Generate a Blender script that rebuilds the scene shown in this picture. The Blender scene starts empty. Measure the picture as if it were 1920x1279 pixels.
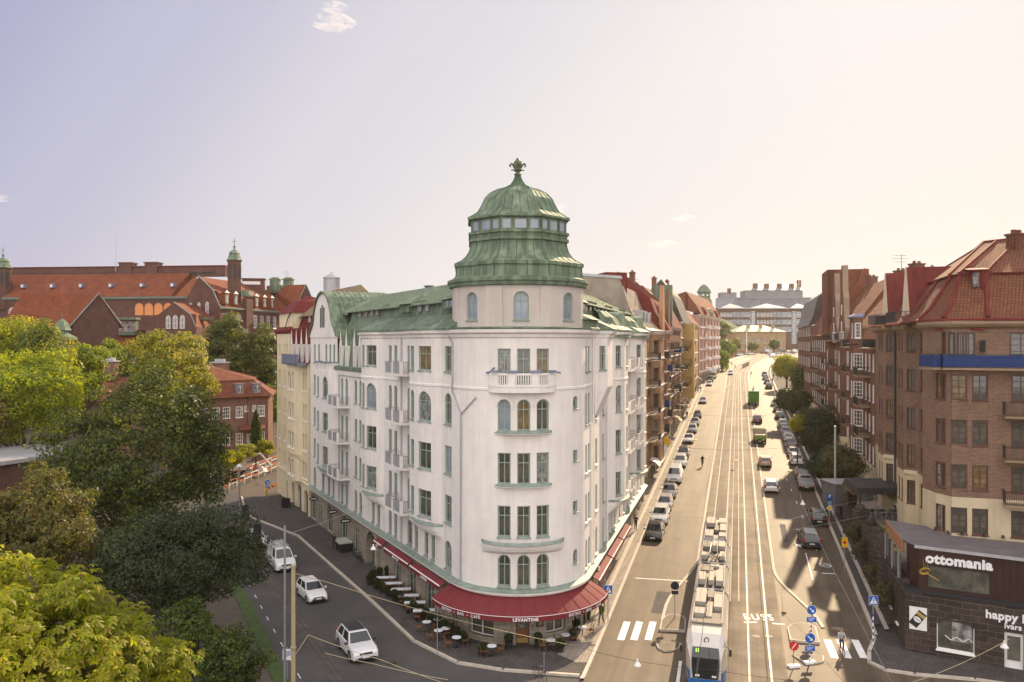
import bpy,math,random
import numpy as np
from mathutils import Vector,Matrix,noise
R_=math.radians
rnd=random.Random(7)
scene=bpy.context.scene
COL=scene.collection
# ------------------------------------------------------------------ camera
cam_d=bpy.data.cameras.new("Camera")
cam_d.lens=28.0;cam_d.sensor_width=36.0
cam_d.clip_start=0.5;cam_d.clip_end=20000
cam=bpy.data.objects.new("Camera",cam_d);COL.objects.link(cam)
CZ=22.0
HAZE=0.00012
cam.location=(0,0,CZ);cam.rotation_euler=(R_(90),0,0)
scene.camera=cam
# ------------------------------------------------------------------ sky, sun, exposure
SUN_EL,SUN_AZ=R_(29),R_(27)          # azimuth measured from +Y towards +X
w=bpy.data.worlds.new("World");scene.world=w;w.use_nodes=True
nt=w.node_tree;nt.nodes.clear()
out=nt.nodes.new('ShaderNodeOutputWorld');bg=nt.nodes.new('ShaderNodeBackground')
sky=nt.nodes.new('ShaderNodeTexSky');sky.sky_type='NISHITA';sky.sun_disc=False
sky.sun_elevation=SUN_EL;sky.sun_rotation=SUN_AZ
sky.air_density=1.0;sky.dust_density=4.5;sky.ozone_density=2.0
bg.inputs['Strength'].default_value=0.11
# milky late-summer sky: the air's colour drifts from lavender to cream towards the sun
tc=nt.nodes.new('ShaderNodeTexCoord')
dot=nt.nodes.new('ShaderNodeVectorMath');dot.operation='DOT_PRODUCT'
dot.inputs[1].default_value=(.62,.62,-0.48)
nt.links.new(tc.outputs['Generated'],dot.inputs[0])
def wramp(stops,src):
 r=nt.nodes.new('ShaderNodeValToRGB');r.color_ramp.interpolation='EASE';c_=r.color_ramp
 c_.elements[0].position,c_.elements[0].color=stops[0][0],(*stops[0][1],1)
 c_.elements[1].position,c_.elements[1].color=stops[-1][0],(*stops[-1][1],1)
 for p_,q_ in stops[1:-1]:e_=c_.elements.new(p_);e_.color=(*q_,1)
 nt.links.new(src,r.inputs[0]);return r.outputs[0]
front=wramp([(0.0,(.45,.455,.655)),(.14,(.56,.555,.71)),(.34,(.735,.72,.785)),(.58,(.865,.83,.83)),(.95,(.96,.885,.80))],dot.outputs['Value'])
# extra brightness added to the unseen sky behind the camera to fill the shade
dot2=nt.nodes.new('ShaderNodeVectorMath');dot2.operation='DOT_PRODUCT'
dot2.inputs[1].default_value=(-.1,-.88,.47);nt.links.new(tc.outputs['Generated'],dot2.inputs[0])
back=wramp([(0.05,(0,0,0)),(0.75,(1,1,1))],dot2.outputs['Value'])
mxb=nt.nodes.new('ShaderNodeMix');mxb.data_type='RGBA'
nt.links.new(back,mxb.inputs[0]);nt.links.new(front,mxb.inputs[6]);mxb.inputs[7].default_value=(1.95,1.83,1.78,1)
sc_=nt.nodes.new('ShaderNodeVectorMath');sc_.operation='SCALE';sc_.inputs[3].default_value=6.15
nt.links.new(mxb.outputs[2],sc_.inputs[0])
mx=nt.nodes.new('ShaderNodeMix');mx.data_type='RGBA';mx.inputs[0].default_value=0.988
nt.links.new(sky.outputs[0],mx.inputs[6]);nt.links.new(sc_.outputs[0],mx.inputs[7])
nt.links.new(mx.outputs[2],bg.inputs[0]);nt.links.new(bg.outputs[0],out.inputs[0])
sd=bpy.data.lights.new("Sun",'SUN');sd.energy=5.0;sd.angle=R_(0.5);sd.color=(1.0,0.76,0.48)
sun=bpy.data.objects.new("Sun",sd);COL.objects.link(sun)
sv=Vector((math.sin(SUN_AZ)*math.cos(SUN_EL),math.cos(SUN_AZ)*math.cos(SUN_EL),math.sin(SUN_EL)))
sun.rotation_euler=sv.to_track_quat('Z','Y').to_euler();sun.location=sv*200
vs=scene.view_settings
vs.view_transform='Standard';vs.look='None';vs.exposure=0.5;vs.gamma=1.0;vs.use_curve_mapping=False
# ------------------------------------------------------------------ materials
def mat(name,col,rough=0.8,metal=0.0,var=0.0,vscale=1.0,bump=0.0,bscale=20.0,spec=0.5,
  streak=0.0,col2=None,emit=None,coat=0.0,detail=6,wear=0.0):
 m=bpy.data.materials.new(name);m.use_nodes=True
 n=m.node_tree.nodes;l=m.node_tree.links
 b=n['Principled BSDF']
 b.inputs['Base Color'].default_value=(*col,1);b.inputs['Roughness'].default_value=rough
 b.inputs['Metallic'].default_value=metal;b.inputs['Specular IOR Level'].default_value=spec
 if coat:b.inputs['Coat Weight'].default_value=coat;b.inputs['Coat Roughness'].default_value=0.08
 if emit:
  b.inputs['Emission Color'].default_value=(*emit[:3],1);b.inputs['Emission Strength'].default_value=emit[3]
 tcn=None
 if var or streak or bump or wear:
  tcn=n.new('ShaderNodeTexCoord')
 last=None
 if var or col2:
  nz=n.new('ShaderNodeTexNoise');nz.inputs['Scale'].default_value=vscale
  nz.inputs['Detail'].default_value=detail;nz.inputs['Roughness'].default_value=0.65
  l.new((tcn or n.new('ShaderNodeTexCoord')).outputs['Object'],nz.inputs['Vector'])
  r=n.new('ShaderNodeValToRGB')
  c2=col2 or tuple(min(1,c*(1+var)) for c in col)
  c1=col if col2 else tuple(c*(1-var) for c in col)
  r.color_ramp.elements[0].position=0.35;r.color_ramp.elements[0].color=(*c1,1)
  r.color_ramp.elements[1].position=0.65;r.color_ramp.elements[1].color=(*c2,1)
  l.new(nz.outputs[0],r.inputs[0]);last=r.outputs[0]
 if streak:
  mp=n.new('ShaderNodeMapping');mp.inputs['Scale'].default_value=(1.6,1.6,0.12)
  l.new(tcn.outputs['Object'],mp.inputs[0])
  nz2=n.new('ShaderNodeTexNoise');nz2.inputs['Scale'].default_value=1.3;nz2.inputs['Detail'].default_value=5
  l.new(mp.outputs[0],nz2.inputs['Vector'])
  r2=n.new('ShaderNodeValToRGB');r2.color_ramp.elements[0].position=0.38;r2.color_ramp.elements[1].position=0.62
  k=1-streak
  r2.color_ramp.elements[0].color=(k,k,k,1);r2.color_ramp.elements[1].color=(1,1,1,1)
  l.new(nz2.outputs[0],r2.inputs[0])
  mm=n.new('ShaderNodeMix');mm.data_type='RGBA';mm.blend_type='MULTIPLY';mm.inputs[0].default_value=1
  if last:l.new(last,mm.inputs[6])
  else:mm.inputs[6].default_value=(*col,1)
  l.new(r2.outputs[0],mm.inputs[7]);last=mm.outputs[2]
 if wear:
  mp=n.new('ShaderNodeMapping');mp.inputs['Rotation'].default_value=(0,0,-R_(74.15));mp.inputs['Scale'].default_value=(1,1,1)
  l.new(tcn.outputs['Object'],mp.inputs[0])
  mq_=n.new('ShaderNodeVectorMath');mq_.operation='MULTIPLY';mq_.inputs[1].default_value=(.018,.8,1);l.new(mp.outputs[0],mq_.inputs[0])
  nw_=n.new('ShaderNodeTexNoise');nw_.inputs['Scale'].default_value=1.0;nw_.inputs['Detail'].default_value=6;nw_.inputs['Roughness'].default_value=.6;l.new(mq_.outputs[0],nw_.inputs['Vector'])
  rw_=n.new('ShaderNodeValToRGB');rw_.color_ramp.elements[0].position=.36;rw_.color_ramp.elements[1].position=.66
  k=1-wear;rw_.color_ramp.elements[0].color=(k,k,k,1);k=1+wear*.5;rw_.color_ramp.elements[1].color=(1,1,1,1)
  l.new(nw_.outputs[0],rw_.inputs[0]);mm=n.new('ShaderNodeMix');mm.data_type='RGBA';mm.blend_type='MULTIPLY';mm.inputs[0].default_value=1
  l.new(last,mm.inputs[6]);l.new(rw_.outputs[0],mm.inputs[7]);last=mm.outputs[2]
 if last:l.new(last,b.inputs['Base Color'])
 if bump:
  nb=n.new('ShaderNodeTexNoise');nb.inputs['Scale'].default_value=bscale;nb.inputs['Detail'].default_value=4
  l.new(tcn.outputs['Object'],nb.inputs['Vector'])
  bp=n.new('ShaderNodeBump');bp.inputs['Strength'].default_value=bump;bp.inputs['Distance'].default_value=0.05
  l.new(nb.outputs[0],bp.inputs['Height']);l.new(bp.outputs[0],b.inputs['Normal'])
 return m
def brickmat(name,c1,c2,mortar,bw=0.25,bh=0.075,ms=0.012,rough=0.85,ax=(1,0),tile=False,var=0.3,uneven=False):
 """bricks / stones / tiles laid along the direction ax in plan"""
 m=bpy.data.materials.new(name);m.use_nodes=True
 n=m.node_tree.nodes;l=m.node_tree.links;b=n['Principled BSDF']
 tcn=n.new('ShaderNodeTexCoord');sp=n.new('ShaderNodeSeparateXYZ');l.new(tcn.outputs['Object'],sp.inputs[0])
 # plan length follows the wall: x*ax + y*ay
 def mul(s,k):
  q=n.new('ShaderNodeMath');q.operation='MULTIPLY';l.new(s,q.inputs[0]);q.inputs[1].default_value=k;return q.outputs[0]
 ad=n.new('ShaderNodeMath');ad.operation='ADD'
 l.new(mul(sp.outputs[0],ax[0]),ad.inputs[0]);l.new(mul(sp.outputs[1],ax[1]),ad.inputs[1])
 cb=n.new('ShaderNodeCombineXYZ');l.new(ad.outputs[0],cb.inputs[0])
 if tile:
  ad2=n.new('ShaderNodeMath');ad2.operation='ADD'
  l.new(mul(sp.outputs[0],-ax[1]*0.7),ad2.inputs[0]);l.new(mul(sp.outputs[1],ax[0]*0.7),ad2.inputs[1])
  ad3=n.new('ShaderNodeMath');ad3.operation='ADD';l.new(ad2.outputs[0],ad3.inputs[0]);l.new(sp.outputs[2],ad3.inputs[1])
  l.new(ad3.outputs[0],cb.inputs[1])
 else:
  l.new(sp.outputs[2],cb.inputs[1])
 src=cb.outputs[0]
 if uneven:
  nz=n.new('ShaderNodeTexNoise');nz.inputs['Scale'].default_value=1.3;l.new(cb.outputs[0],nz.inputs['Vector'])
  va=n.new('ShaderNodeVectorMath');va.operation='MULTIPLY_ADD'
  l.new(nz.outputs[1],va.inputs[0]);va.inputs[1].default_value=(0.30,0.16,0);l.new(cb.outputs[0],va.inputs[2]);src=va.outputs[0]
 bt=n.new('ShaderNodeTexBrick');l.new(src,bt.inputs['Vector'])
 bt.inputs['Scale'].default_value=1.0;bt.offset=0.0 if tile and bw < .345 and bh > .28 else 0.5;bt.inputs['Brick Width'].default_value=bw;bt.inputs['Row Height'].default_value=bh
 bt.inputs['Mortar Size'].default_value=ms;bt.inputs['Mortar Smooth'].default_value=0.3;bt.inputs['Bias'].default_value=-0.1
 bt.inputs['Color1'].default_value=(*c1,1);bt.inputs['Color2'].default_value=(*c2,1);bt.inputs['Mortar'].default_value=(*mortar,1)
 nz=n.new('ShaderNodeTexNoise');nz.inputs['Scale'].default_value=0.45;nz.inputs['Detail'].default_value=8
 nz.inputs['Roughness'].default_value=0.7
 l.new(tcn.outputs['Object'],nz.inputs['Vector'])
 r=n.new('ShaderNodeValToRGB');r.color_ramp.elements[0].position=0.3;r.color_ramp.elements[1].position=0.7
 r.color_ramp.elements[0].color=(1-var,)*3+(1,);r.color_ramp.elements[1].color=(1+var*.4,)*3+(1,)
 l.new(nz.outputs[0],r.inputs[0])
 mm=n.new('ShaderNodeMix');mm.data_type='RGBA';mm.blend_type='MULTIPLY';mm.inputs[0].default_value=1
 l.new(bt.outputs[0],mm.inputs[6]);l.new(r.outputs[0],mm.inputs[7]);l.new(mm.outputs[2],b.inputs['Base Color'])
 b.inputs['Roughness'].default_value=rough;b.inputs['Specular IOR Level'].default_value=0.25
 bp=n.new('ShaderNodeBump');bp.inputs['Strength'].default_value=0.6;bp.inputs['Distance'].default_value=0.02;bp.invert=True
 l.new(bt.outputs['Fac'],bp.inputs['Height']);l.new(bp.outputs[0],b.inputs['Normal'])
 return m
def leafmat(name,c1,c2,trans=0.45):
 m=bpy.data.materials.new(name);m.use_nodes=True
 n=m.node_tree.nodes;l=m.node_tree.links;n.clear()
 o=n.new('ShaderNodeOutputMaterial');tcn=n.new('ShaderNodeTexCoord')
 nz=n.new('ShaderNodeTexNoise');nz.inputs['Scale'].default_value=0.55;nz.inputs['Detail'].default_value=7;nz.inputs['Roughness'].default_value=.75
 l.new(tcn.outputs['Object'],nz.inputs['Vector'])
 r=n.new('ShaderNodeValToRGB');r.color_ramp.elements[0].position=0.36;r.color_ramp.elements[1].position=0.66
 r.color_ramp.elements[0].color=(*c1,1);r.color_ramp.elements[1].color=(*c2,1);l.new(nz.outputs[0],r.inputs[0])
 d=n.new('ShaderNodeBsdfPrincipled');d.inputs['Roughness'].default_value=0.5;d.inputs['Specular IOR Level'].default_value=0.3
 l.new(r.outputs[0],d.inputs['Base Color'])
 t=n.new('ShaderNodeBsdfTranslucent')
 g=n.new('ShaderNodeMix');g.data_type='RGBA';g.blend_type='MULTIPLY';g.inputs[0].default_value=1
 l.new(r.outputs[0],g.inputs[6]);g.inputs[7].default_value=(2.2,2.1,0.7,1);l.new(g.outputs[2],t.inputs[0])
 ms=n.new('ShaderNodeMixShader');ms.inputs[0].default_value=trans
 l.new(d.outputs[0],ms.inputs[1]);l.new(t.outputs[0],ms.inputs[2]);l.new(ms.outputs[0],o.inputs[0])
 return m
M={}
M['plaster']=mat('white_plaster',(0.81,0.76,0.71),0.9,var=0.05,vscale=.6,bump=0.35,bscale=7,streak=0.09)
M['plaster_trim']=mat('white_plaster_trim',(0.78,0.74,0.70),0.85,var=0.07,vscale=1.2,bump=0.1)
M['drum_plaster']=mat('drum_plaster',(0.58,0.52,0.47),0.9,var=0.06,vscale=.5,bump=0.2,streak=0.10)
M['cream']=mat('cream_plaster',(0.74,0.63,0.43),0.9,var=0.05,vscale=.5,bump=0.1,streak=0.10)
M['copper']=mat('verdigris_copper',(0.135,0.195,0.128),0.65,var=0.0,vscale=0.9,col2=(0.22,0.29,0.195),streak=0.45,bump=0.15,bscale=3,spec=.35)
M['seam']=mat('verdigris_seam',(0.080,0.130,0.080),0.7,spec=.2)
M['mint']=mat('mint_paint',(0.315,0.375,0.325),0.6,var=0.10,vscale=2)
M['mint_sill']=mat('copper_sill',(0.22,0.275,0.235),0.6,var=0.2,vscale=2.0)
M['red_metal']=mat('red_sheet_roof',(0.17,0.032,0.030),0.75,spec=.15,var=0.18,vscale=.7,streak=0.2)
M['brown_metal']=mat('brown_sheet_roof',(0.26,0.18,0.11),0.5,var=0.15,vscale=.7)
M['grey_metal']=mat('grey_sheet',(0.42,0.42,0.44),0.45,metal=0.3,var=0.12,vscale=1)
M['dark_metal']=mat('dark_metal',(0.035,0.035,0.04),0.45,metal=0.4)
M['lead']=mat('lead_sheet',(0.20,0.22,0.30),0.5,var=0.15,vscale=1)
M['steel']=mat('galvanised_steel',(0.42,0.43,0.44),0.4,metal=0.7,var=.1,vscale=3)
M['glass']=mat('window_glass',(0.05,0.055,0.045),0.05,spec=1.0,var=0.0,col2=(.14,.13,.10),vscale=0.9,detail=3)
M['glass_curtain']=mat('curtained_glass',(0.09,0.10,0.10),0.12,spec=0.7,var=0.0,vscale=1.6,col2=(0.42,0.40,0.37),detail=2)
M['glass_sky']=mat('painted_sky_glass',(.20,.24,.30),.08,spec=.8,col2=(.34,.38,.42),vscale=.5,detail=1)  # sky reflection put into the pane's base colour
M['glass_warm']=mat('warm_brown_glass',(0.12,0.08,0.03),0.1,spec=0.7,col2=(0.30,0.21,0.10),vscale=1.2,detail=3)  # pane mottled dark brown to tan
M['white_paint']=mat('white_paint',(0.78,0.76,0.73),0.55,var=0.04,vscale=2)
M['brown_paint']=mat('brown_paint',(0.095,0.040,0.028),0.5,var=.15,vscale=3)
M['asphalt']=mat('asphalt',(0.125,0.092,0.062),0.60,col2=(0.180,0.137,0.096),vscale=0.22,bump=0.3,bscale=35,spec=0.22,detail=9,wear=.45)
M['asphalt_dark']=mat('asphalt_side_street',(0.066,0.062,0.059),0.85,col2=(0.095,0.089,0.084),vscale=0.25,bump=0.2,bscale=30,spec=0.3,detail=9)  # darker copy of the asphalt; side street shade put into its colour
M['track']=mat('track_concrete',(0.150,0.113,0.078),0.72,col2=(0.27,0.215,0.155),vscale=0.3,bump=0.2,bscale=30,spec=0.16,wear=.50)
M['paint']=mat('road_paint',(0.80,0.78,0.74),0.6,var=0.10,vscale=3)
M['granite']=mat('granite_kerb',(0.50,0.44,0.36),0.75,var=0.12,vscale=2,bump=.2)
M['rail']=mat('rail_steel',(0.55,0.50,0.45),0.25,metal=1.0)
M['cast']=mat('cast_iron',(0.05,0.045,0.04),0.6,var=.2,vscale=4)
M['grass']=mat('grass_turf',(0.035,0.065,0.014),0.9,col2=(0.070,0.105,0.022),vscale=2.5,bump=0.9,bscale=14)
M['soil']=mat('soil',(0.075,0.06,0.045),0.95,col2=(0.11,0.09,0.07),vscale=1.2,bump=0.5,bscale=8)
M['canvas']=mat('red_canvas',(0.165,0.018,0.022),0.8,var=0.08,vscale=1.5,bump=.1,bscale=5)
M['canvas_dark']=mat('red_canvas_valance',(0.17,0.015,0.022),0.8,var=0.08,vscale=1.5)
M['letter']=mat('white_lettering',(0.80,0.78,0.78),0.6)
M['wood']=mat('oak_door',(0.17,0.075,0.03),0.5,var=.25,vscale=4)
M['bark']=mat('bark',(0.075,0.055,0.04),0.9,var=.3,vscale=3,bump=.6,bscale=8)
M['rubber']=mat('tyre_rubber',(0.018,0.018,0.018),0.85)
M['alloy']=mat('alloy_rim',(0.45,0.45,0.46),0.35,metal=0.8)
M['car_glass']=mat('car_glass',(0.015,0.018,0.02),0.04,spec=0.9)
M['lamp_white']=mat('headlight_glass',(0.75,0.77,0.80),0.15,spec=0.9)
M['lamp_red']=mat('taillight_red',(0.35,0.012,0.010),0.2,spec=0.8)
M['plate']=mat('number_plate',(0.70,0.70,0.68),0.5)
M['black_plastic']=mat('black_plastic',(0.02,0.02,0.022),0.5)
M['skin']=mat('skin',(0.50,0.30,0.21),0.6)
M['hair']=mat('hair',(0.06,0.035,0.02),0.7)
M['blue_sign']=mat('blue_sign',(0.012,0.095,0.42),0.45)
M['yellow_sign']=mat('yellow_sign',(0.85,0.50,0.02),0.5)
M['red_sign']=mat('red_sign',(0.55,0.02,0.02),0.5)
M['orange']=mat('orange_barrier',(0.75,0.15,0.02),0.6)
M['table_top']=mat('pale_table_top',(0.72,0.73,0.76),0.5)
M['blue_cloth']=mat('blue_balcony_cloth',(0.008,0.030,0.13),0.8,var=.2,vscale=3)
M['terracotta']=mat('terracotta_slab',(0.42,0.18,0.11),0.8,var=.1,vscale=2)
DL=(-.471,.882);DR=(.273,.962)
M['brick_school']=brickmat('dark_red_brick',(0.150,0.060,0.046),(0.110,0.044,0.036),(0.17,0.12,0.10),.5,.15,.02,ax=(.95,.3))
M['brick_near']=brickmat('plum_brick',(0.225,0.117,0.078),(0.140,0.070,0.050),(0.33,0.25,0.18),.30,.10,.016,ax=(-.75,.8),var=.25)
M['brick_row']=brickmat('brown_red_brick',(0.225,0.098,0.060),(0.160,0.068,0.044),(0.23,0.155,0.12),.30,.10,.012,ax=(.28,.96),var=.25)
M['brick_far']=brickmat('far_red_brick',(0.12,0.05,0.042),(0.09,0.04,0.034),(0.14,.1,.09),.6,.2,.02,ax=(1,0))
M['brick_yellow']=brickmat('yellow_brick',(0.40,0.27,0.15),(0.33,0.21,0.11),(0.4,.3,.2),.6,.2,.02,ax=(1,0))
M['brick_villa']=brickmat('pink_red_brick',(0.24,0.118,0.082),(0.17,0.080,0.060),(0.28,.19,.15),.30,.10,.014,ax=(1,.3))
M['tiles']=brickmat('orange_roof_tiles',(0.27,0.080,0.036),(0.20,0.056,0.027),(0.13,0.04,0.02),.34,.34,.03,tile=True,ax=(.95,.3),var=.35)
M['tiles_row']=brickmat('red_clay_tiles',(0.27,0.095,0.050),(0.20,0.065,0.036),(0.11,0.04,0.025),.34,.34,.04,tile=True,ax=(.28,.96),var=.35)
M['tiles_near']=brickmat('brown_clay_tiles',(0.215,0.085,0.045),(0.165,0.060,0.034),(0.095,0.038,0.024),.24,.33,.03,tile=True,ax=(.8,-.6),var=.35)
M['stone_left']=brickmat('limestone_blocks',(0.36,0.31,0.24),(0.27,0.23,0.18),(0.20,.17,.14),.62,.30,.02,ax=(-.471,.882))
M['stone_shop']=brickmat('dark_granite_blocks',(0.075,0.055,0.045),(0.045,0.034,0.030),(0.17,0.13,0.10),1.0,.42,.018,ax=(.86,-.5),uneven=True,var=.4)
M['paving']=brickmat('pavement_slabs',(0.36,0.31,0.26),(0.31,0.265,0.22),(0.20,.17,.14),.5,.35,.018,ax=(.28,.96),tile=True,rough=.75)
M['paving_dark']=brickmat('pavement_setts',(0.105,0.094,0.086),(0.08,0.072,0.067),(0.05,.045,.042),.35,.25,.018,ax=(-.471,.882),tile=True,rough=.85)  # shade of the pavements put into a darker paving colour
M['cobble']=brickmat('cobble_setts',(0.12,0.105,0.09),(0.095,0.085,0.075),(0.06,.055,.05),.3,.3,.02,ax=(-.471,.882),tile=True,rough=.8)
PALETTE={}
def plain(r,g,b,rough=.5,coat=0.0,metal=0.0):
 k=(round(r,3),round(g,3),round(b,3),rough,coat,metal)
 if k not in PALETTE:
  PALETTE[k]=mat('paint_%d' % len(PALETTE),(r,g,b),rough,coat=coat,metal=metal,var=0.03,vscale=3)
 return PALETTE[k]
def carpaint(r,g,b):return plain(r,g,b,.28,.7,.15)
def cloth(r,g,b):return plain(r,g,b,.9)
# ------------------------------------------------------------------ mesh helpers
class MB:
 def __init__(s):s.v=[];s.f=[];s.m=[]
 def poly(s,pts,mi=0):
  i=len(s.v);s.v += [tuple(p) for p in pts];s.f.append(tuple(range(i,i+len(pts))));s.m.append(mi)
 def grid(s,rows,mi=0,close=False):
  i=len(s.v);nr=len(rows);nc=len(rows[0])
  for r in rows:s.v += [tuple(p) for p in r]
  for a in range(nr-1):
   for b in range(nc-(0 if close else 1)):
    b2=(b+1) % nc
    s.f.append((i+a*nc+b,i+a*nc+b2,i+(a+1)*nc+b2,i+(a+1)*nc+b));s.m.append(mi)
 def box(s,c,size,rz=0,mi=0,top=1.0,tilt=None):
  hx,hy,hz=size[0]/2,size[1]/2,size[2]/2;ca,sa=math.cos(rz),math.sin(rz)
  P=[]
  for z in (-1,1):
   k=top if z > 0 else 1
   for x,y in ((-1,-1),(1,-1),(1,1),(-1,1)):
    X,Y=x*hx*k,y*hy*k
    P.append((c[0]+X*ca-Y*sa,c[1]+X*sa+Y*ca,c[2]+z*hz))
  i=len(s.v);s.v += P
  for q in ((0,3,2,1),(4,5,6,7),(0,1,5,4),(1,2,6,5),(2,3,7,6),(3,0,4,7)):
   s.f.append(tuple(i+k for k in q));s.m.append(mi)
 def hexa(s,P,mi=0):
  """8 points: bottom ring 4, top ring 4"""
  i=len(s.v);s.v += [tuple(p) for p in P]
  for q in ((0,3,2,1),(4,5,6,7),(0,1,5,4),(1,2,6,5),(2,3,7,6),(3,0,4,7)):
   s.f.append(tuple(i+k for k in q));s.m.append(mi)
 def tube(s,pts,r,n=6,mi=0,r2=None,cap=True):
  pts=[Vector(p) for p in pts];rows=[]
  for k,p in enumerate(pts):
   d=(pts[min(k+1,len(pts)-1)]-pts[max(k-1,0)]).normalized()
   a=Vector((0,0,1)) if abs(d.z) < .9 else Vector((1,0,0))
   u=d.cross(a).normalized();v=d.cross(u)
   rr=r if r2 is None else r+(r2-r)*k/(len(pts)-1)
   rows.append([p+(u*math.cos(2*math.pi*j/n)+v*math.sin(2*math.pi*j/n))*rr for j in range(n)])
  s.grid(rows,mi,close=True)
  if cap:s.poly(rows[0][::-1],mi);s.poly(rows[-1],mi)
 def lathe(s,prof,c,n=24,mi=0,a0=0,a1=2*math.pi,rot=0):
  full=abs(a1-a0-2*math.pi) < 1e-6
  k=n if full else n+1
  rows=[[(c[0]+r*math.sin(rot+a0+(a1-a0)*j/n),c[1]-r*math.cos(rot+a0+(a1-a0)*j/n),c[2]+z) for j in range(k)] for r,z in prof]
  s.grid(rows,mi,close=full)
 def prism(s,poly2,z0,z1,mi=0,zf=None):
  n=len(poly2)
  f=zf or (lambda x,y:0)
  b=[(x,y,z0+f(x,y)) for x,y in poly2];t=[(x,y,z1+f(x,y)) for x,y in poly2]
  s.poly(t,mi)
  for k in range(n):
   j=(k+1) % n;s.poly([b[k],b[j],t[j],t[k]],mi)
 def build(s,name,mats,parent=None,smooth=False,off=None,local=False):
  me=bpy.data.meshes.new(name)
  o=(0,0,0)
  if parent is not None and not local:
   p=parent
   while p.parent:p=p.parent
   o=p.location
  if off:o=off
  me.from_pydata([(a[0]-o[0],a[1]-o[1],a[2]-o[2]) for a in s.v],[],s.f)
  if not isinstance(mats,(list,tuple)):mats=[mats]
  for m_ in mats:me.materials.append(m_)
  if len(mats) > 1:me.polygons.foreach_set('material_index',[min(x,len(mats)-1) for x in s.m])
  if smooth:me.polygons.foreach_set('use_smooth',[True]*len(me.polygons))
  me.update()
  ob=bpy.data.objects.new(name,me);COL.objects.link(ob)
  if parent is not None:ob.parent=parent
  if off:ob.location=off
  return ob
def tag(o,label=None,cat=None,group=None,kind=None):
 if label:o['label']=label
 if cat:o['category']=cat
 if group:o['group']=group
 if kind:o['kind']=kind
 return o
def thing(name,label,cat,loc=(0,0,0),rz=0,group=None):
 o=bpy.data.objects.new(name,None);COL.objects.link(o);o.empty_display_size=.3
 o.location=loc;o.rotation_euler=(0,0,rz);return tag(o,label,cat,group)
def struct(name,mb,m,smooth=False):
 o=mb.build(name,m,None,smooth);o['kind']='structure';return o
def copy_tree(o,parent=None,deep=True):
 c=o.copy();COL.objects.link(c);c.parent=parent
 if deep:
  for ch in o.children:copy_tree(ch,c)
 return c
def one(name,mb,mats,label,cat,base,group=None,smooth=False):
 """a thing that is one mesh, its origin at its base"""
 o=mb.build(name,mats,None,smooth,off=base);return tag(o,label,cat,group)
def text_mesh(txt,size,offset=0.0,ext=0.01,spacing=1.0):
 cu=bpy.data.curves.new('t','FONT');cu.body=txt;cu.size=size;cu.offset=offset;cu.extrude=ext
 cu.align_x='CENTER';cu.space_character=spacing;cu.resolution_u=3
 ob=bpy.data.objects.new('t',cu);COL.objects.link(ob)
 bpy.context.view_layer.update()
 dg=bpy.context.evaluated_depsgraph_get()
 me=bpy.data.meshes.new_from_object(ob.evaluated_get(dg))
 V=[tuple(v.co) for v in me.vertices];F=[tuple(p.vertices) for p in me.polygons]
 bpy.data.objects.remove(ob);bpy.data.curves.remove(cu);bpy.data.meshes.remove(me)
 return V,F
def add_text(mb,txt,size,fmap,mi=0,**kw):
 """fmap(x, y, out) -> world point; x along the writing, y up, out towards the reader"""
 V,F=text_mesh(txt,size,**kw);i=len(mb.v)
 mb.v += [tuple(fmap(*p)) for p in V]
 for f in F:mb.f.append(tuple(i+k for k in f));mb.m.append(mi)
# ------------------------------------------------------------------ the lie of the land
def sstep(a,b,x):
 x=min(1,max(0,(x-a)/(b-a)));return x*x*(3-2*x)
def bend(Y):return 0.0006*max(0,Y-260) ** 2
def rampz(Y):
 if Y < 52:return 0
 if Y < 62:return .0455*(Y-52) ** 2/20
 if Y < 287:return .0455*(Y-57)
 if Y < 480:return .0455*230+.028*(Y-287)
 return .0455*230+.028*193+.002*(min(Y,900)-480)
def U(X,Y):return X+12-.284*Y-bend(Y)
def XU(u,Y):return u-12+.284*Y+bend(Y)
def gz(X,Y):return rampz(Y)*sstep(-14,-3,U(X,Y))
def at(px,py,Y):
 """survey point: bearing and elevation read from the drone's position, at the distance Y"""
 return ((px-960)/1493*Y,Y,CZ-(py-640)/1493*Y)
def gnd(px,py,street=True):
 """point on the ground seen at that bearing"""
 if street and py < 1215:
  Y=1493/((py-572)/24.6)
 else:Y=1493*CZ/(py-640)
 X=(px-960)/1493*Y
 return X,Y
# ------------------------------------------------------------------ walls with real openings
class Line:
 def __init__(s,S,d,sign,prof=None):
  L=math.hypot(*d);s.S=S;s.d=(d[0]/L,d[1]/L);s.n=(s.d[1]*sign,-s.d[0]*sign);s.prof=prof or []
 def off(s,t):
  p=s.prof
  if not p or t <= p[0][0] or t >= p[-1][0]:return 0
  for a,b in zip(p,p[1:]):
   if a[0] <= t <= b[0]:return a[1]+(b[1]-a[1])*(t-a[0])/max(1e-6,b[0]-a[0])
  return 0
 def pos(s,t,o=0):
  q=s.off(t)+o
  return (s.S[0]+s.d[0]*t+s.n[0]*q,s.S[1]+s.d[1]*t+s.n[1]*q)
 def raw(s,t,o=0):return (s.S[0]+s.d[0]*t+s.n[0]*o,s.S[1]+s.d[1]*t+s.n[1]*o)
 def nrm(s,t):return s.n
 def brk(s):return [p[0] for p in s.prof]
 def t(s,px,o=0):
  k=(px-960)/1493;sx=s.S[0]+o*s.n[0];sy=s.S[1]+o*s.n[1]
  return (k*sy-sx)/(s.d[0]-k*s.d[1])
 def straight(s):
  q=Line(s.S,s.d,1);q.n=s.n;return q
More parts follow.
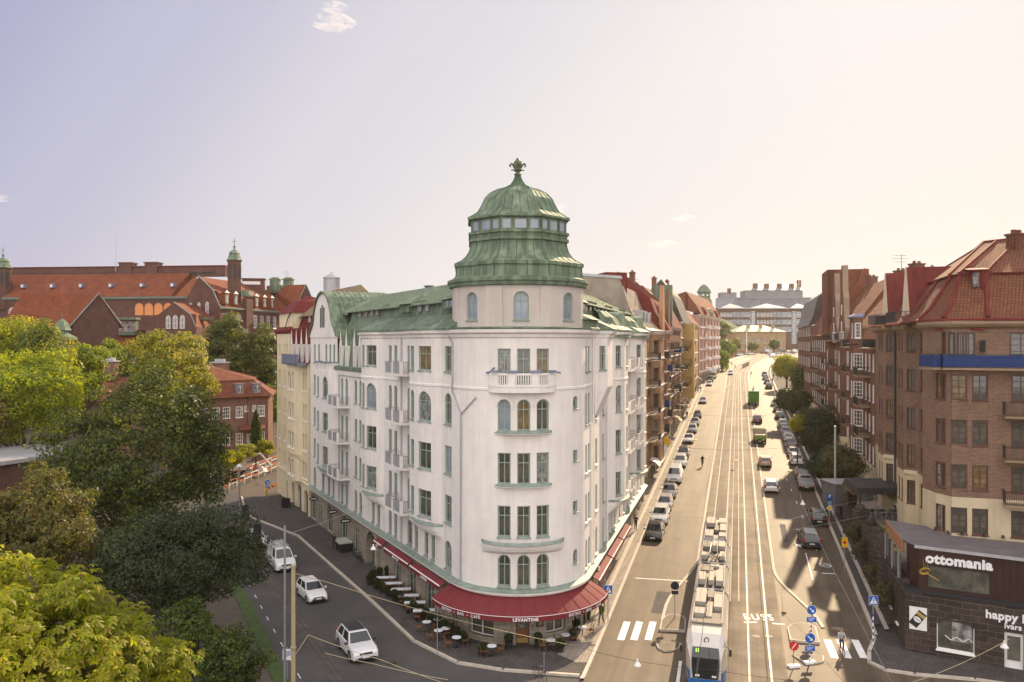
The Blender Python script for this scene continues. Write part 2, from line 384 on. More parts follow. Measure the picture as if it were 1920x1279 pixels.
class Arc:
 """t is the arc length from the angle a0 (measured from -Y towards +X)"""
 def __init__(s,C,R,a0=0):s.C=C;s.R=R;s.a0=a0
 def off(s,t):return 0
 def pos(s,t,o=0):
  a=s.a0+t/s.R;r=s.R+o;return (s.C[0]+r*math.sin(a),s.C[1]-r*math.cos(a))
 raw=pos
 def nrm(s,t):a=s.a0+t/s.R;return (math.sin(a),-math.cos(a))
 def brk(s):return []
class Poly:
 """a plan polyline; outward is to the right of travel times sign"""
 def __init__(s,P,sign=1):
  s.P=P;s.L=[0];s.sign=sign
  for a,b in zip(P,P[1:]):s.L.append(s.L[-1]+math.hypot(b[0]-a[0],b[1]-a[1]))
 def seg(s,t):
  for k in range(len(s.P)-1):
   if t <= s.L[k+1]+1e-6:return k
  return len(s.P)-2
 def nrm(s,t):
  k=s.seg(t);a,b=s.P[k],s.P[k+1];l=s.L[k+1]-s.L[k]
  return ((b[1]-a[1])/l*s.sign,-(b[0]-a[0])/l*s.sign)
 def pos(s,t,o=0):
  k=s.seg(t);a,b=s.P[k],s.P[k+1];f=(t-s.L[k])/(s.L[k+1]-s.L[k]);n=s.nrm(t)
  return (a[0]+(b[0]-a[0])*f+n[0]*o,a[1]+(b[1]-a[1])*f+n[1]*o)
 raw=pos
 def off(s,t):return 0
 def brk(s):return s.L[1:-1]
def uniq(a):
 a=sorted(a);r=[a[0]]
 for x in a[1:]:
  if x-r[-1] > 1e-4:r.append(x)
 return r
def facade(mb,W,t0,t1,z0,z1,ops,depth=.3,step=None,mi=0,mir=None,lip=None):
 mir=mi if mir is None else mir
 ts=[t0,t1]+[b for b in W.brk() if t0 < b < t1];zs=[z0,z1]
 for o in ops:ts += [o[0],o[1]];zs += [o[2],o[3]]
 if step:
  k=t0
  while k < t1:ts.append(k);k += step
 ts=[x for x in uniq(ts) if t0-1e-6 <= x <= t1+1e-6];zs=[x for x in uniq(zs) if z0-1e-6 <= x <= z1+1e-6]
 for a,b in zip(ts,ts[1:]):
  m_=(a+b)/2;pa,pb=W.pos(a+1e-5),W.pos(b-1e-5);run=None
  for c,d in zip(zs,zs[1:]):
   q=(c+d)/2
   hole=any(o[0] < m_ < o[1] and o[2] < q < o[3] for o in ops)
   if not hole:
    if run is None:run=c
    end=d
   if (hole or d == zs[-1]) and run is not None:
    mb.poly([(*pa,run),(*pb,run),(*pb,end),(*pa,end)],mi);run=None
   if hole:run=None
 for o in ops:
  a,b,c,d=o[:4];arch=len(o) > 4 and o[4]
  if arch:
   r=(b-a)/2;zc=d-min(r,d-c);rz=d-zc;tm=(a+b)/2
   arc=[(tm-r*math.cos(math.pi*j/10),zc+rz*math.sin(math.pi*j/10)) for j in range(11)]
   for side in (arc[:6],arc[5:]):
    cor=(a,d) if side is not None and side[0][0] < tm-1e-6 else (b,d)
    P=[(*W.pos(min(max(t,a+1e-5),b-1e-5)),z) for t,z in side];cp=(*W.pos(a+1e-5 if cor[0] == a else b-1e-5),d)
    for j in range(len(P)-1):mb.poly([cp,P[j],P[j+1]],mi)
   outl=[(a,c)]+arc+[(b,c)]
  else:outl=[(a,c),(a,d),(b,d),(b,c)]
  n=W.nrm((a+b)/2)
  P=[(*W.pos(min(max(t,a+1e-5),b-1e-5)),z) for t,z in outl]
  for d0,d1,m_i in (((0,lip,mi),(lip,depth,mir)) if lip else ((0,depth,mir),)):
   A=[(x-n[0]*d0,y-n[1]*d0,z) for x,y,z in P];Q=[(x-n[0]*d1,y-n[1]*d1,z) for x,y,z in P]
   for j in range(len(P)):
    k=(j+1) % len(P);mb.poly([A[j],A[k],Q[k],Q[j]],m_i)
WCACHE={}
def window_mesh(w,h,arch,st):
 key=(round(w,2),round(h,2),arch,st['id'])
 if key in WCACHE:return WCACHE[key]
 w,h=key[0],key[1]
 f=MB();g=MB();fw=st.get('fw',.09);d=st.get('depth',.3);y=d-.10
 cols,rows=st.get('cols',2),st.get('rows',[.66]);mw=st.get('mw',.06)
 zt=h-(w/2 if arch else 0)
 def bar(x0,x1,z0,z1,dy=0):f.box(((x0+x1)/2,y+.05+dy,(z0+z1)/2),(x1-x0,.10,z1-z0))
 bar(-w/2,-w/2+fw,0,zt);bar(w/2-fw,w/2,0,zt);bar(-w/2+fw,w/2-fw,0,fw)
 if arch:
  n=10;O=[(-w/2*math.cos(math.pi*j/n),zt+w/2*math.sin(math.pi*j/n)) for j in range(n+1)]
  r=w/2-fw;I=[(-r*math.cos(math.pi*j/n),zt+r*math.sin(math.pi*j/n)) for j in range(n+1)]
  for j in range(n):
   f.poly([(O[j][0],y,O[j][1]),(O[j+1][0],y,O[j+1][1]),(I[j+1][0],y,I[j+1][1]),(I[j][0],y,I[j][1])])
   f.poly([(I[j][0],y,I[j][1]),(I[j+1][0],y,I[j+1][1]),(I[j+1][0],y+.1,I[j+1][1]),(I[j][0],y+.1,I[j][1])])
  pane=[(-w/2,0)]+O+[(w/2,0)]
 else:
  bar(-w/2+fw,w/2-fw,h-fw,h);pane=[(-w/2,0),(-w/2,h),(w/2,h),(w/2,0)]
 top=h-fw
 for c in range(1,cols):
  x=-w/2+w*c/cols
  tz=top if not arch else zt+math.sqrt(max(0,(w/2-fw) ** 2-x*x))
  bar(x-mw/2,x+mw/2,fw,tz,.004)
 for r_ in rows:
  z=h*r_;
  if arch and z > zt:hw=math.sqrt(max(.01,(w/2-fw) ** 2-(z-zt) ** 2))
  else:hw=w/2-fw
  bar(-hw,hw,z-mw/2,z+mw/2,.008)
 g.poly([(x,y+.06,z) for x,z in pane])
 if st.get('sill',True):
  sd_=st.get('sill_out',.12)
  f.hexa([(-w/2-.06,-sd_,-.10),(w/2+.06,-sd_,-.10),(w/2+.002,d-.09,-.02),(-w/2-.002,d-.09,-.02),
    (-w/2-.06,-sd_,-.05),(w/2+.06,-sd_,-.05),(w/2+.002,d-.09,.07),(-w/2-.002,d-.09,.07)],1)
 fm=f,g,{}
 WCACHE[key]=fm;return fm
GL=['glass']*6+['glass_curtain']*2+['glass_warm','glass_sky']
def finish_windows(root,wins,cap=100,name='window',glass=None,far=False):
 """wins: (W, t0, t1, z0, z1, arch, style)"""
 out_=[]
 for (W,t0,t1,z0,z1,arch,st) in wins:
  p0,p1=W.pos(t0+1e-4),W.pos(t1-1e-4);n=W.nrm((t0+t1)/2)
  ch=(p1[0]-p0[0],p1[1]-p0[1]);inw=(-ch[1],ch[0])
  if inw[0]*n[0]+inw[1]*n[1] > 0:p0,p1=p1,p0;ch=(-ch[0],-ch[1])
  wd=math.hypot(*ch);c=((p0[0]+p1[0])/2,(p0[1]+p1[1])/2);rz=math.atan2(ch[1],ch[0])
  D=math.hypot(*c);face=abs((c[0]*n[0]+c[1]*n[1])/D)
  out_.append((wd*(z1-z0)*face/D ** 2,c,z0,rz,wd,z1-z0,arch,st))
 out_.sort(key=lambda x:-x[0])
 rest=MB();rest_mats=[]
 L=root.location
 for k,(_,c,z0,rz,wd,h,arch,st) in enumerate(out_):
  f,g,cache=window_mesh(wd,h,arch,st)
  mats=[M[st['frame']],M[st.get('sillm',st['frame'])]]
  gm=rnd.choice(st.get('glass') or glass or GL)
  if k < cap:
   mk=(st['frame'],st.get('sillm'))+((gm,) if far else ())
   if ('f',mk) not in cache:
    ff=f
    if far:
     ff=MB();ff.v=f.v+g.v;ff.f=f.f+[tuple(len(f.v)+a for a in q) for q in g.f];ff.m=f.m+[2]*len(g.f);mats=mats+[M[gm]]
    o=ff.build(name,mats,None);cache[('f',mk)]=o.data
   else:
    o=bpy.data.objects.new(name,cache[('f',mk)]);COL.objects.link(o)
   o.name=name
   o.parent=root;o.location=(c[0]-L[0],c[1]-L[1],z0-L[2]);o.rotation_euler=(0,0,rz)
   if not far:
    if ('g',gm) not in cache:
     q=g.build('pane',M[gm],None);cache[('g',gm)]=q.data
    else:q=bpy.data.objects.new('pane',cache[('g',gm)]);COL.objects.link(q)
    q.parent=o
   continue
  tgt=rest;src=[(f,0),(g,2 if gm == 'glass' else 3)]
  ca,sa=math.cos(rz),math.sin(rz)
  for mb_,base in src:
   i=len(tgt.v)
   tgt.v += [(c[0]+x*ca-y*sa,c[1]+x*sa+y*ca,z0+z) for x,y,z in mb_.v]
   tgt.f += [tuple(i+a for a in fc) for fc in mb_.f];tgt.m += [a+base for a in mb_.m]
  rest_mats=mats
 if rest.v:
  o=rest.build('windows',rest_mats+[M['glass'],M['glass_curtain']],root);o['kind']='stuff'
def S(id,**k):d=dict(id=id,frame='mint');d.update(k);return d
ST_W=S('w',depth=.24,sillm='mint_sill',cols=2,rows=[.68],fw=.10)
ST_N=S('n',depth=.24,sillm='mint_sill',cols=1,rows=[.68],fw=.10)
ST_D=S('d',depth=.24,sillm='mint_sill',cols=2,rows=[.75],fw=.11,sill=False)
ST_BR=S('br',depth=.16,frame='brown_paint',cols=2,rows=[.25,.5,.75],fw=.12,mw=.045,sill_out=.05,glass=['glass','glass','glass','glass_warm','glass_curtain'])
ST_CR=S('cr',depth=.10,frame='white_paint',cols=3,rows=[.25,.5,.75],fw=.13,mw=.045,sill_out=.05)
ST_SC=S('sc',depth=.12,frame='white_paint',cols=3,rows=[.33,.66],fw=.12,mw=.06,sill_out=.04)
ST_DK=S('dk',depth=.22,frame='brown_paint',cols=2,rows=[.66],fw=.09,mw=.06,sill_out=.08)
def band(mb,W,t0,t1,prof,step=1.0,mi=0,follow=True,ends=True):
 """a moulding: cross-section (o, z) swept along the wall"""
 ts=[t0,t1]+[b for b in W.brk() if t0 < b < t1];k=t0
 while k < t1:ts.append(k);k += step
 ts=uniq(ts)
 f=W.pos if follow else W.raw
 rows=[[(*f(t,o),z) for o,z in prof] for t in ts]
 mb.grid(rows,mi)
 if ends:mb.poly(rows[0],mi);mb.poly(rows[-1][::-1],mi)
def ribs(mb,W,t0,t1,seg,gap=.55,wd=.045,hi=.05,mi=1,follow=False):
 """standing seams on a sloped strip from (o,z) to (o,z)"""
 (o0,z0),(o1,z1)=seg;f=W.pos if follow else W.raw
 t=t0+gap*.5
 while t < t1:
  a,b=f(t-wd/2,o0),f(t+wd/2,o0);c,d=f(t+wd/2,o1),f(t-wd/2,o1)
  mb.hexa([(*a,z0),(*b,z0),(*c,z1),(*d,z1),(*a,z0+hi),(*b,z0+hi),(*c,z1+hi),(*d,z1+hi)],mi)
  t += gap
def balcony(root,W,t0,t1,z,dep,style,cover=None):
 o=MB();q=lambda t,d:W.raw(t,d)
 base=max(W.off(t0+.01),W.off(t1-.01))*0
 a,b,c,d=q(t0,0),q(t1,0),q(t1,dep),q(t0,dep)
 o.hexa([(*a,z-.22),(*b,z-.22),(*c,z-.16),(*d,z-.16),(*a,z),(*b,z),(*c,z),(*d,z)],0)
 s=o.build('balcony',M['plaster_trim' if style == 'white' else ('terracotta' if style == 'terra' else 'brown_metal')],root)
 r=MB()
 def panel(tA,dA,tB,dB,kind):
  pa,pb=q(tA,dA),q(tB,dB);L=math.hypot(pb[0]-pa[0],pb[1]-pa[1]);an=math.atan2(pb[1]-pa[1],pb[0]-pa[0])
  mx_,my_=(pa[0]+pb[0])/2,(pa[1]+pb[1])/2
  r.box((mx_,my_,z+1.02),(L,.05,.05),an,1)
  if kind == 'sheet':r.box((mx_,my_,z+.52),(L-.04,.02,.88),an,2)
  else:
   r.box((mx_,my_,z+.10),(L,.03,.04),an,1)
   n=max(2,int(L/.14))
   for j in range(n+1):
    f=j/n;r.box((pa[0]+(pb[0]-pa[0])*f,pa[1]+(pb[1]-pa[1])*f,z+.55),(.022,.022,.9),an,1)
 if style == 'white':
  tm=(t0+t1)/2
  for t in (t0+.1,tm,t1-.1):
   p=q(t,dep-.1);r.box((*p,z+.5),(.24,.24,1.1),math.atan2(W.nrm(t)[1],W.nrm(t)[0]),0)
  panel(t0+.1,dep-.05,tm,dep-.05,'sheet');panel(tm,dep-.05,t1-.1,dep-.05,'sheet')
  panel(t0+.05,0,t0+.05,dep,'bars');panel(t1-.05,0,t1-.05,dep,'bars')
  mats=[M['plaster_trim'],M['steel'],M['grey_metal']]
 else:
  k='sheet' if cover else 'bars'
  panel(t0,dep-.03,t1,dep-.03,k);panel(t0+.02,0,t0+.02,dep,k);panel(t1-.02,0,t1-.02,dep,k)
  mats=[M['dark_metal'],M['dark_metal'],M[cover] if cover else M['dark_metal']]
 r.build('railing',mats,s)
 return s
def railing(mb,pts,z,h=1.0,gap=.15,mi=0):
 for a,b in zip(pts,pts[1:]):
  L=math.hypot(b[0]-a[0],b[1]-a[1]);an=math.atan2(b[1]-a[1],b[0]-a[0]);c=((a[0]+b[0])/2,(a[1]+b[1])/2)
  mb.box((*c,z+h),(L,.05,.05),an,mi);mb.box((*c,z+.1),(L,.03,.03),an,mi)
  n=max(1,int(L/gap))
  for j in range(n+1):mb.box((a[0]+(b[0]-a[0])*j/n,a[1]+(b[1]-a[1])*j/n,z+h/2),(.022,.022,h),an,mi)
# the white corner building
TC=(0.45,62.5);TR=5.35
a_l,a_r=R_(-61.9),R_(74.2)
Lst=(TC[0]+TR*math.sin(a_l),TC[1]-TR*math.cos(a_l));Rst=(TC[0]+TR*math.sin(a_r),TC[1]-TR*math.cos(a_r))
LWl=Line(Lst,DL,-1);RWl=Line(Rst,DR,1)
LWb=Line(Lst,DL,-1,[(2.6,0),(3.2,.4),(4.0,.75),(5.3,.92),(7.2,.92),(7.75,.35),(7.9,0),(16.4,0),(17.0,.4),(17.8,.75),(19.0,.92),(20.3,.92),(20.7,.35),(20.9,0),
                         (31.2,0),(31.9,.4),(32.8,.8),(34.5,.92),(37.9,.92),(38.4,.35),(38.6,0)])
RWb=Line(Rst,DR,1,[(11.0,0),(11.4,.55),(12.0,.95),(12.9,1.25),(15.3,1.25),(15.9,.9),(16.3,0),(26.5,0),(26.9,.55),(27.5,.95),(28.4,1.25),(30.8,1.25),(31.4,.9),(31.8,0)])
RWt=Line(Rst,DR,1,[(4.2,0),(4.75,1.0),(7.3,1.0),(7.6,0)]+RWb.prof)
TA=Arc(TC,TR,a_l);TLEN=TR*(a_r-a_l)
white=thing('corner_building','large white plastered corner block with a domed green copper tower and green roofs','building',(0.45,60,0))
wins=[]
def add(ops,W,t0,t1,z0,z1,arch=False,st=None):
 ops.append((t0,t1,z0,z1,arch));wins.append((W,t0,t1,z0,z1,arch,st or (ST_W if t1-t0 > 1.05 else ST_N)))
ROWS=[(4.45,6.65,1),(8.0,10.15,0),(11.8,13.95,0),(15.6,18.0,1),(19.65,21.6,0)]
ML=MB()
# left wing, floors above the ledge
opsU=[];opsL=[]
single=[(.7,2.0),(41.3,42.4)];pairs=[(12.75,13.55),(14.2,15.0),(23.1,24.0),(24.7,25.6)]
bays=[(3.5,5.25),(6.2,7.0),(17.15,18.85),(19.35,20.15),(33.0,34.8),(36.4,37.3)]
doors=[(9.0,10.2),(28.0,28.95),(29.7,30.6)]
for r,(z0,z1,ar) in enumerate(ROWS):
 zsh=0
 for (a,b) in single+pairs:
  if r == 4 and a > 21:continue
  add(opsU if r else opsL,LWb if r else LWl,a,b,z0,z1,ar)
 for (a,b) in doors:
  if r == 4 and a > 21:continue
  if r == 0:add(opsL,LWl,a,b,4.45,6.65,1)
  else:add(opsU,LWb,a,b,z0-.5,z1,ar,ST_D)
 if r:
  for (a,b) in bays:
   if r == 4 and a > 30:continue
   add(opsU,LWb,a,b,z0,z1,ar,ST_W if b-a > 1.1 else ST_N)
 else:
  for (a,b) in ((4.0,4.75),(5.4,6.2),(7.7,8.5),(17.5,18.3),(19.1,19.9),(33.2,34.1),(35.0,36.0),(37.5,38.5)):add(opsL,LWl,a,b,4.45,6.65,1,ST_N)
facade(ML,LWb,0,21.5,7.2,22.4,[o for o in opsU if o[1] < 21.5],.24,mir=1,lip=.07)
facade(ML,LWb,21.5,31.2,7.2,18.85,[o for o in opsU if 21.5 < o[0] < 31.2],.24,mir=1,lip=.07)
facade(ML,LWb,31.2,44,7.2,18.6,[o for o in opsU if o[0] > 31.2 and o[2] < 18.6],.24,mir=1,lip=.07)
facade(ML,LWl,0,44,3.9,7.2,opsL,.24,mir=1,lip=.07)
# gable front (top floor of the far bay)
gops=[]
for a,b in ((32.9,33.75),(34.5,35.4),(36.2,37.1),(39.5,40.4),(41.5,42.4)):add(gops,LWl,a,b,19.4,21.6,0,ST_N)
facade(ML,LWl,31.9,44,18.6,22.4,gops,.24,mir=1,lip=.07)
# right wing
opsR=[];opsRL=[];opsRT=[]
for r,(z0,z1,ar) in enumerate(ROWS):
 tgt=opsRL if r == 0 else (opsRT if r == 4 else opsR);Wq=RWl if r == 0 else (RWt if r == 4 else RWb)
 cols=[(.15,.95),(1.3,2.1)]+([(4.6,5.6),(8.1,9.1)] if r < 4 else [(8.4,9.2)])
 for a,b in cols:add(tgt,Wq,a,b,z0,z1,ar,ST_N)
 if r:
  for a,b in ((11.55,12.35),(14.2,15.2),(27.05,27.85),(29.4,30.4)):add(tgt,Wq,a,b,z0,z1,ar,ST_W)
  for a,b in ((18.2,19.3),(21.2,22.2),(24.0,25.0),(33.5,34.5),(36.2,37.2)):add(tgt,Wq,a,b,z0-.4,z1,ar,ST_D)
 else:
  for a,b in ((11.6,12.4),(13.2,14.0),(15.0,15.8),(18,19),(21,22),(24,25),(27,27.9),(29.2,30.2),(33,34),(36,37)):add(tgt,Wq,a,b,z0,z1,ar,ST_N)
add(opsRT,RWt,4.4,4.68,19.65,21.6,0,ST_N)
facade(ML,RWl,0,40,3.9,7.2,opsRL,.24,mir=1,lip=.07)
facade(ML,RWb,0,40,7.2,18.2,[o for o in opsR if o[3] < 18.2],.24,mir=1,lip=.07)
facade(ML,RWt,0,40,18.2,22.4,opsRT,.24,mir=1,lip=.07)
ML.poly([(*RWl.raw(4.2),18.2),(*RWl.raw(4.75,1),18.2),(*RWl.raw(7.3,1),18.2),(*RWl.raw(7.6),18.2)])
# sloping corbel below the oriel
a,b,c,d=RWl.raw(4.2),RWl.raw(4.75,.98),RWl.raw(7.3,.98),RWl.raw(7.6)
e1,e2=RWl.raw(4.2,.03),RWl.raw(7.6,.03)
ML.poly([(*a,18.2),(*b,18.2),(*e1,15.9)]);ML.poly([(*b,18.2),(*c,18.2),(*e2,15.9),(*e1,15.9)]);ML.poly([(*c,18.2),(*d,18.2),(*e2,15.9)])
# tower, windows face the crossing
opsT=[]
def ang(t):return t
def tw(deg,wdt):c=TR*(R_(deg)-a_l);return c-wdt/2,c+wdt/2
for r,(z0,z1,ar) in enumerate(ROWS):
 for deg in (-11,4.2,19.4):
  a,b=tw(deg,.95)
  if r == 4:add(opsT,TA,a,b,19.15,21.45,0,ST_W)
  else:add(opsT,TA,a,b,z0-.1 if r != 3 else 15.55,z1 if r != 3 else 17.8,ar,ST_W)
for z0,z1,ar in ((5.5,6.5,1),(9.3,10.1,0),(13.1,13.9,0),(17.0,17.9,1)):
 a,b=tw(53,.62);add(opsT,TA,a,b,z0,z1,ar,ST_N)
facade(ML,TA,0,TLEN,3.9,22.4,opsT,.24,step=.35,mir=1,lip=.07)
ML.poly([(*LWl.raw(0),7.2),(*LWl.raw(44),7.2),(*LWl.raw(44,-9),7.2),(TC[0],TC[1],7.2)])
# closed backs so that no light leaks through the block
ML.poly([(*LWl.raw(44),0),(*LWl.raw(44,-10),0),(*LWl.raw(44,-10),22.4),(*LWl.raw(44),22.4)])
ML.poly([(*RWl.raw(40),0),(*RWl.raw(40,-10),0),(*RWl.raw(40,-10),22.4),(*RWl.raw(40),22.4)])
ML.poly([(*LWl.raw(44,-10),-1),(*LWl.raw(12,-10),-1),(*LWl.raw(12,-10),24),(*LWl.raw(44,-10),24)])
ML.poly([(*RWl.raw(40,-10),-1),(*RWl.raw(12,-10),-1),(*RWl.raw(12,-10),24),(*RWl.raw(40,-10),24)])
ML.build('wall',[M['plaster'],M['mint']],white)
# interior dark blocker behind the windows is the pane itself; ground floor in stone
MG=MB();gops=[];shop=[]
for px,wd,h in ((850,1.3,2.9),(806,1.9,3.1),(772,1.9,3.1),(745,1.6,2.5),(668,1.7,2.7),(645,2.3,3.0),(618,2.4,3.1),(601,1.3,2.4),(588,2.2,3.1)):
 t=LWl.t(px);gops.append((t-wd/2,t+wd/2,.15,.15+h,h > 2.8));shop.append((LWl,t-wd/2,t+wd/2,.15,.15+h,h > 2.8,ST_D))
tp=LWl.t(701);gops.append((tp-1.6,tp+1.6,.1,3.6,1))
facade(MG,LWl,0,44,0,3.9,gops,.5)
gops2=[]
for k in range(10):
 t=1.6+k*3.9;gops2.append((t,t+2.2,.35+max(0,rampz(61+t*.96)),3.3+min(.5,rampz(61+t*.96)),k % 2 == 0))
shop += [(RWl,*g[:5],ST_D) for g in gops2]
facade(MG,RWl,0,40,-.5,3.9,gops2,.5)
TG=Arc(TC,TR-.12,a_l);TG.R=TR-.12
def tg(d0,d1):return TG.R*(R_(d0)-a_l),TG.R*(R_(d1)-a_l)
to=[]
for d0,d1,z0,z1 in ((-44,-20,.55,2.9),(23,42,.8,2.9),(50,66,.6,2.9)):
 a,b=tg(d0,d1);to.append((a,b,z0,z1,0));n=2
 for j in range(n):shop.append((TG,a+(b-a)*j/n,a+(b-a)*(j+1)/n,z0,z1,0,S('sh',depth=.4,cols=1,rows=[],fw=.05,frame='plaster_trim',sill=False,glass=['glass'])))
a,b=tg(-2,9);to.append((a,b,.12,2.75,0))
facade(MG,TG,0,TG.R*(a_r-a_l),0,3.9,to,.4,step=.4)
MG.build('ground_floor_wall',M['stone_left'],white)
# portal of the left wing
MP=MB()
for s in (-1,1):MP.box((*LWl.raw(tp+s*1.75,.12),1.5),(.35,.35,3.0),math.atan2(*DL[::-1]))
for j in range(9):
 a0,a1=math.pi*j/9,math.pi*(j+1)/9
 P=[]
 for o_ in (.3,-.05):
  for aa,rr in ((a0,1.6),(a1,1.6),(a1,2.0),(a0,2.0)):P.append((*LWl.raw(tp-rr*math.cos(aa),o_),2.0+(rr)*math.sin(aa)))
 MP.hexa(P)
MP.build('portal',M['stone_left'],white)
D_=MB();D_.box((*LWl.raw(tp,-.40),1.8),(3.1,.08,3.4),math.atan2(*DL[::-1]));D_.box((*LWl.raw(tp,-.33),1.3),(1.2,.08,2.3),math.atan2(*DL[::-1]),1)
D_.build('door',[M['glass'],M['mint']],white)
# entrance door of the tower
dd=MB();ca=R_(3.5);rr=TR-.45
pd=(TC[0]+rr*math.sin(ca),TC[1]-rr*math.cos(ca))
dd.box((*pd,1.45),(1.0,.07,2.6),ca);pg=(TC[0]+(rr+.06)*math.sin(ca),TC[1]-(rr+.06)*math.cos(ca))
dd.box((*pg,1.85),(.62,.06,1.1),ca,1);dd.box((*pg,.38),(.8,.05,.35),ca,2)
for s in (-1,1):dd.box((pg[0]+s*.46*math.cos(ca),pg[1]+s*.46*math.sin(ca),1.45),(.08,.10,2.6),ca)
dd.build('door',[M['wood'],M['glass_curtain'],plain(.5,.36,.12,.35,0,.6)],white)
mb_=MB();pm=(TC[0]+(TR+.02)*math.sin(R_(17)),TC[1]-(TR+.02)*math.cos(R_(17)))
mb_.box((*pm,1.85),(.5,.08,.85),R_(17));mb_.box((pm[0]+.05*math.sin(R_(17)),pm[1]-.05*math.cos(R_(17)),1.85),(.34,.04,.65),R_(17),1)
mb_.build('menu_case',[M['dark_metal'],M['glass_warm']],white)
# mouldings
MC=MB()
cor=[(0,22.2),(.12,22.3),(.15,22.5),(.38,22.62),(.42,22.85),(.0,22.9)]
band(MC,LWb,0,21.5,cor,1);band(MC,RWt,0,40,cor,1);band(MC,TA,0,TLEN,cor,.4)
for W,t1 in ((LWb,21.3),(TA,TLEN),(RWb,40)):band(MC,W,0,t1,[(0,18.4),(.06,18.45),(.06,18.6),(0,18.65)],.5)
for W,t1 in ((LWl,44),(TA,TLEN),(RWl,40)):band(MC,W,0,t1,[(0,3.55),(.16,3.62),(.20,3.8),(.42,3.86),(.42,3.98),(0,3.99)],.5)
band(MC,LWl,21.5,31.2,[(.0,18.2),(.25,18.35),(.3,18.85),(0,18.9)],1)
# swelling corbels under the bays
def corbel(W,t0,t1,zt,mbx,o0=.0,hs=1):
 k=14;rows=[]
 for j in range(k+1):
  t=t0+(t1-t0)*j/k;s=math.sin(math.pi*j/k) ** .45
  row=[]
  for f,z in ((.03,zt-1.05),(.45,zt-.85),(.72,zt-.62),(.74,zt-.5),(.9,zt-.42),(1.0,zt-.12),(1.12,zt-.08),(1.14,zt)):
   row.append((*W.raw(t,f*s*(1.02+o0)),zt+(z-zt)*hs))
  rows.append(row)
 mbx.grid(rows)
def corbel_top(W,t0,t1,z,mbx,o0=0,zi=.2,mi=0):
 k=14;rows=[]
 for j in range(k+1):
  t=t0+(t1-t0)*j/k;s=math.sin(math.pi*j/k) ** .45
  rows.append([(*W.raw(t,1.18*s*(1.02+o0)),z),(*W.raw(t,1.18*s*(1.02+o0)),z+.05),(*W.raw(t,max(0,(.72)*s)),z+zi)])
 mbx.grid(rows,mi)
MS=MB()
for t0,t1 in ((2.3,8.1),(16.1,21.1),(30.9,38.8)):corbel(LWl,t0,t1,7.5,MC);corbel_top(LWl,t0,t1,7.5,MS)
for t0,t1 in ((10.8,16.6),(26.3,32.1)):corbel(RWl,t0,t1,7.5,MC,.35);corbel_top(RWl,t0,t1,7.5,MS,.35)
TAc=Arc(TC,TR,0)
t0,t1=TR*R_(-30),TR*R_(39)
corbel(TAc,t0,t1,7.45,MC,-.25,.72);corbel_top(TAc,t0,t1,7.45,MS,-.25,.22)
# bowed sills of the three grouped windows, hood mouldings over the arches
for z in (11.55,15.35):
 k=12;rows=[];rw2=[]
 for j in range(k+1):
  t=TR*R_(-19+46.5*j/k);s=math.sin(math.pi*j/k) ** .5
  rows.append([(*TAc.pos(t,0),z-.12),(*TAc.pos(t,.45*s),z-.04),(*TAc.pos(t,.45*s),z+.02)])
  rw2.append([(*TAc.pos(t,.48*s),z+.02),(*TAc.pos(t,.48*s),z+.06),(*TAc.pos(t,-.05),z+.24)])
 MC.grid(rows);MS.grid(rw2)
for deg in (-11,4.2,19.4):
 tc_=TR*R_(deg)
 for j in range(10):
  P=[]
  for o_ in (.07,-.01):
   for aa,rr in ((math.pi*j/10,.52),(math.pi*(j+1)/10,.52),(math.pi*(j+1)/10,.68),(math.pi*j/10,.68)):
    P.append((*TAc.pos(tc_-rr*math.cos(aa),o_),17.3+rr*math.sin(aa)))
  MC.hexa(P)
MC.build('cornice',M['plaster_trim'],white)
# ledge coping in copper
for W,t1 in ((LWl,44),(TA,TLEN),(RWl,40)):band(MS,W,0,t1,[(.46,3.99),(.46,4.02),(.0,4.2)],.5,ends=False)
MS.build('ledge_coping',M['mint_sill'],white)
# low balustraded balcony at the top of the tower
MBa=MB();cps=[]
d0,d1=-24,31;zb=18.75
rowsb=[]
def bo(dg):
 f=(dg-d0)/(d1-d0);return .62*min(1,math.sin(math.pi*f) ** .6*1.15)
band_pts=[(TR*R_(d0+(d1-d0)*j/24),bo(d0+(d1-d0)*j/24)) for j in range(25)]
def bstrip(z0,z1,th,dz=0,mbx=MBa):
 rows=[[(*TAc.pos(t,max(0,o-th)),z0),(*TAc.pos(t,o),z0),(*TAc.pos(t,o),z1),(*TAc.pos(t,max(0,o-th)),z1)] for t,o in band_pts]
 mbx.grid(rows)
bstrip(zb-.45,zb-.05,.9);bstrip(zb-.1,zb+.12,.2);bstrip(zb+.80,zb+.95,.22)
for k in range(31):
 dg=d0+3+(d1-d0-6)*k/30;o=bo(dg)
 solid=k in (0,1,2,3,8,9,10,17,18,19,20,21+0,27,28,29,30) or k == 11
 solid=k < 4 or k > 26 or k in (9,10,11,19,20,21)
 p=TAc.pos(TR*R_(dg),o-.09)
 MBa.box((*p,zb+.46),(.20 if solid else .08,.14,.74),R_(dg))
for (dA,dB) in ((-25,-17),(24,32)):
 p0=TAc.pos(TR*R_(dA),.1);p1=TAc.pos(TR*R_(dB),.45)
 MBc=MB();MBc.tube([(*p0,zb+.95),((p0[0]+p1[0])/2,(p0[1]+p1[1])/2,zb+1.05),(*p1,zb+1.35 if dA < 0 else zb+.95)],.07,5);cps.append(MBc)
for dg in (-4,12):p=TAc.pos(TR*R_(dg),.55);MBc=MB();MBc.box((*p,zb+1.05),(.75,.22,.2),R_(dg));cps.append(MBc)
for dg in (-17,25):p=TAc.pos(TR*R_(dg),.48);MBc=MB();MBc.box((*p,zb+1.08),(.5,.2,.16),R_(dg));cps.append(MBc)
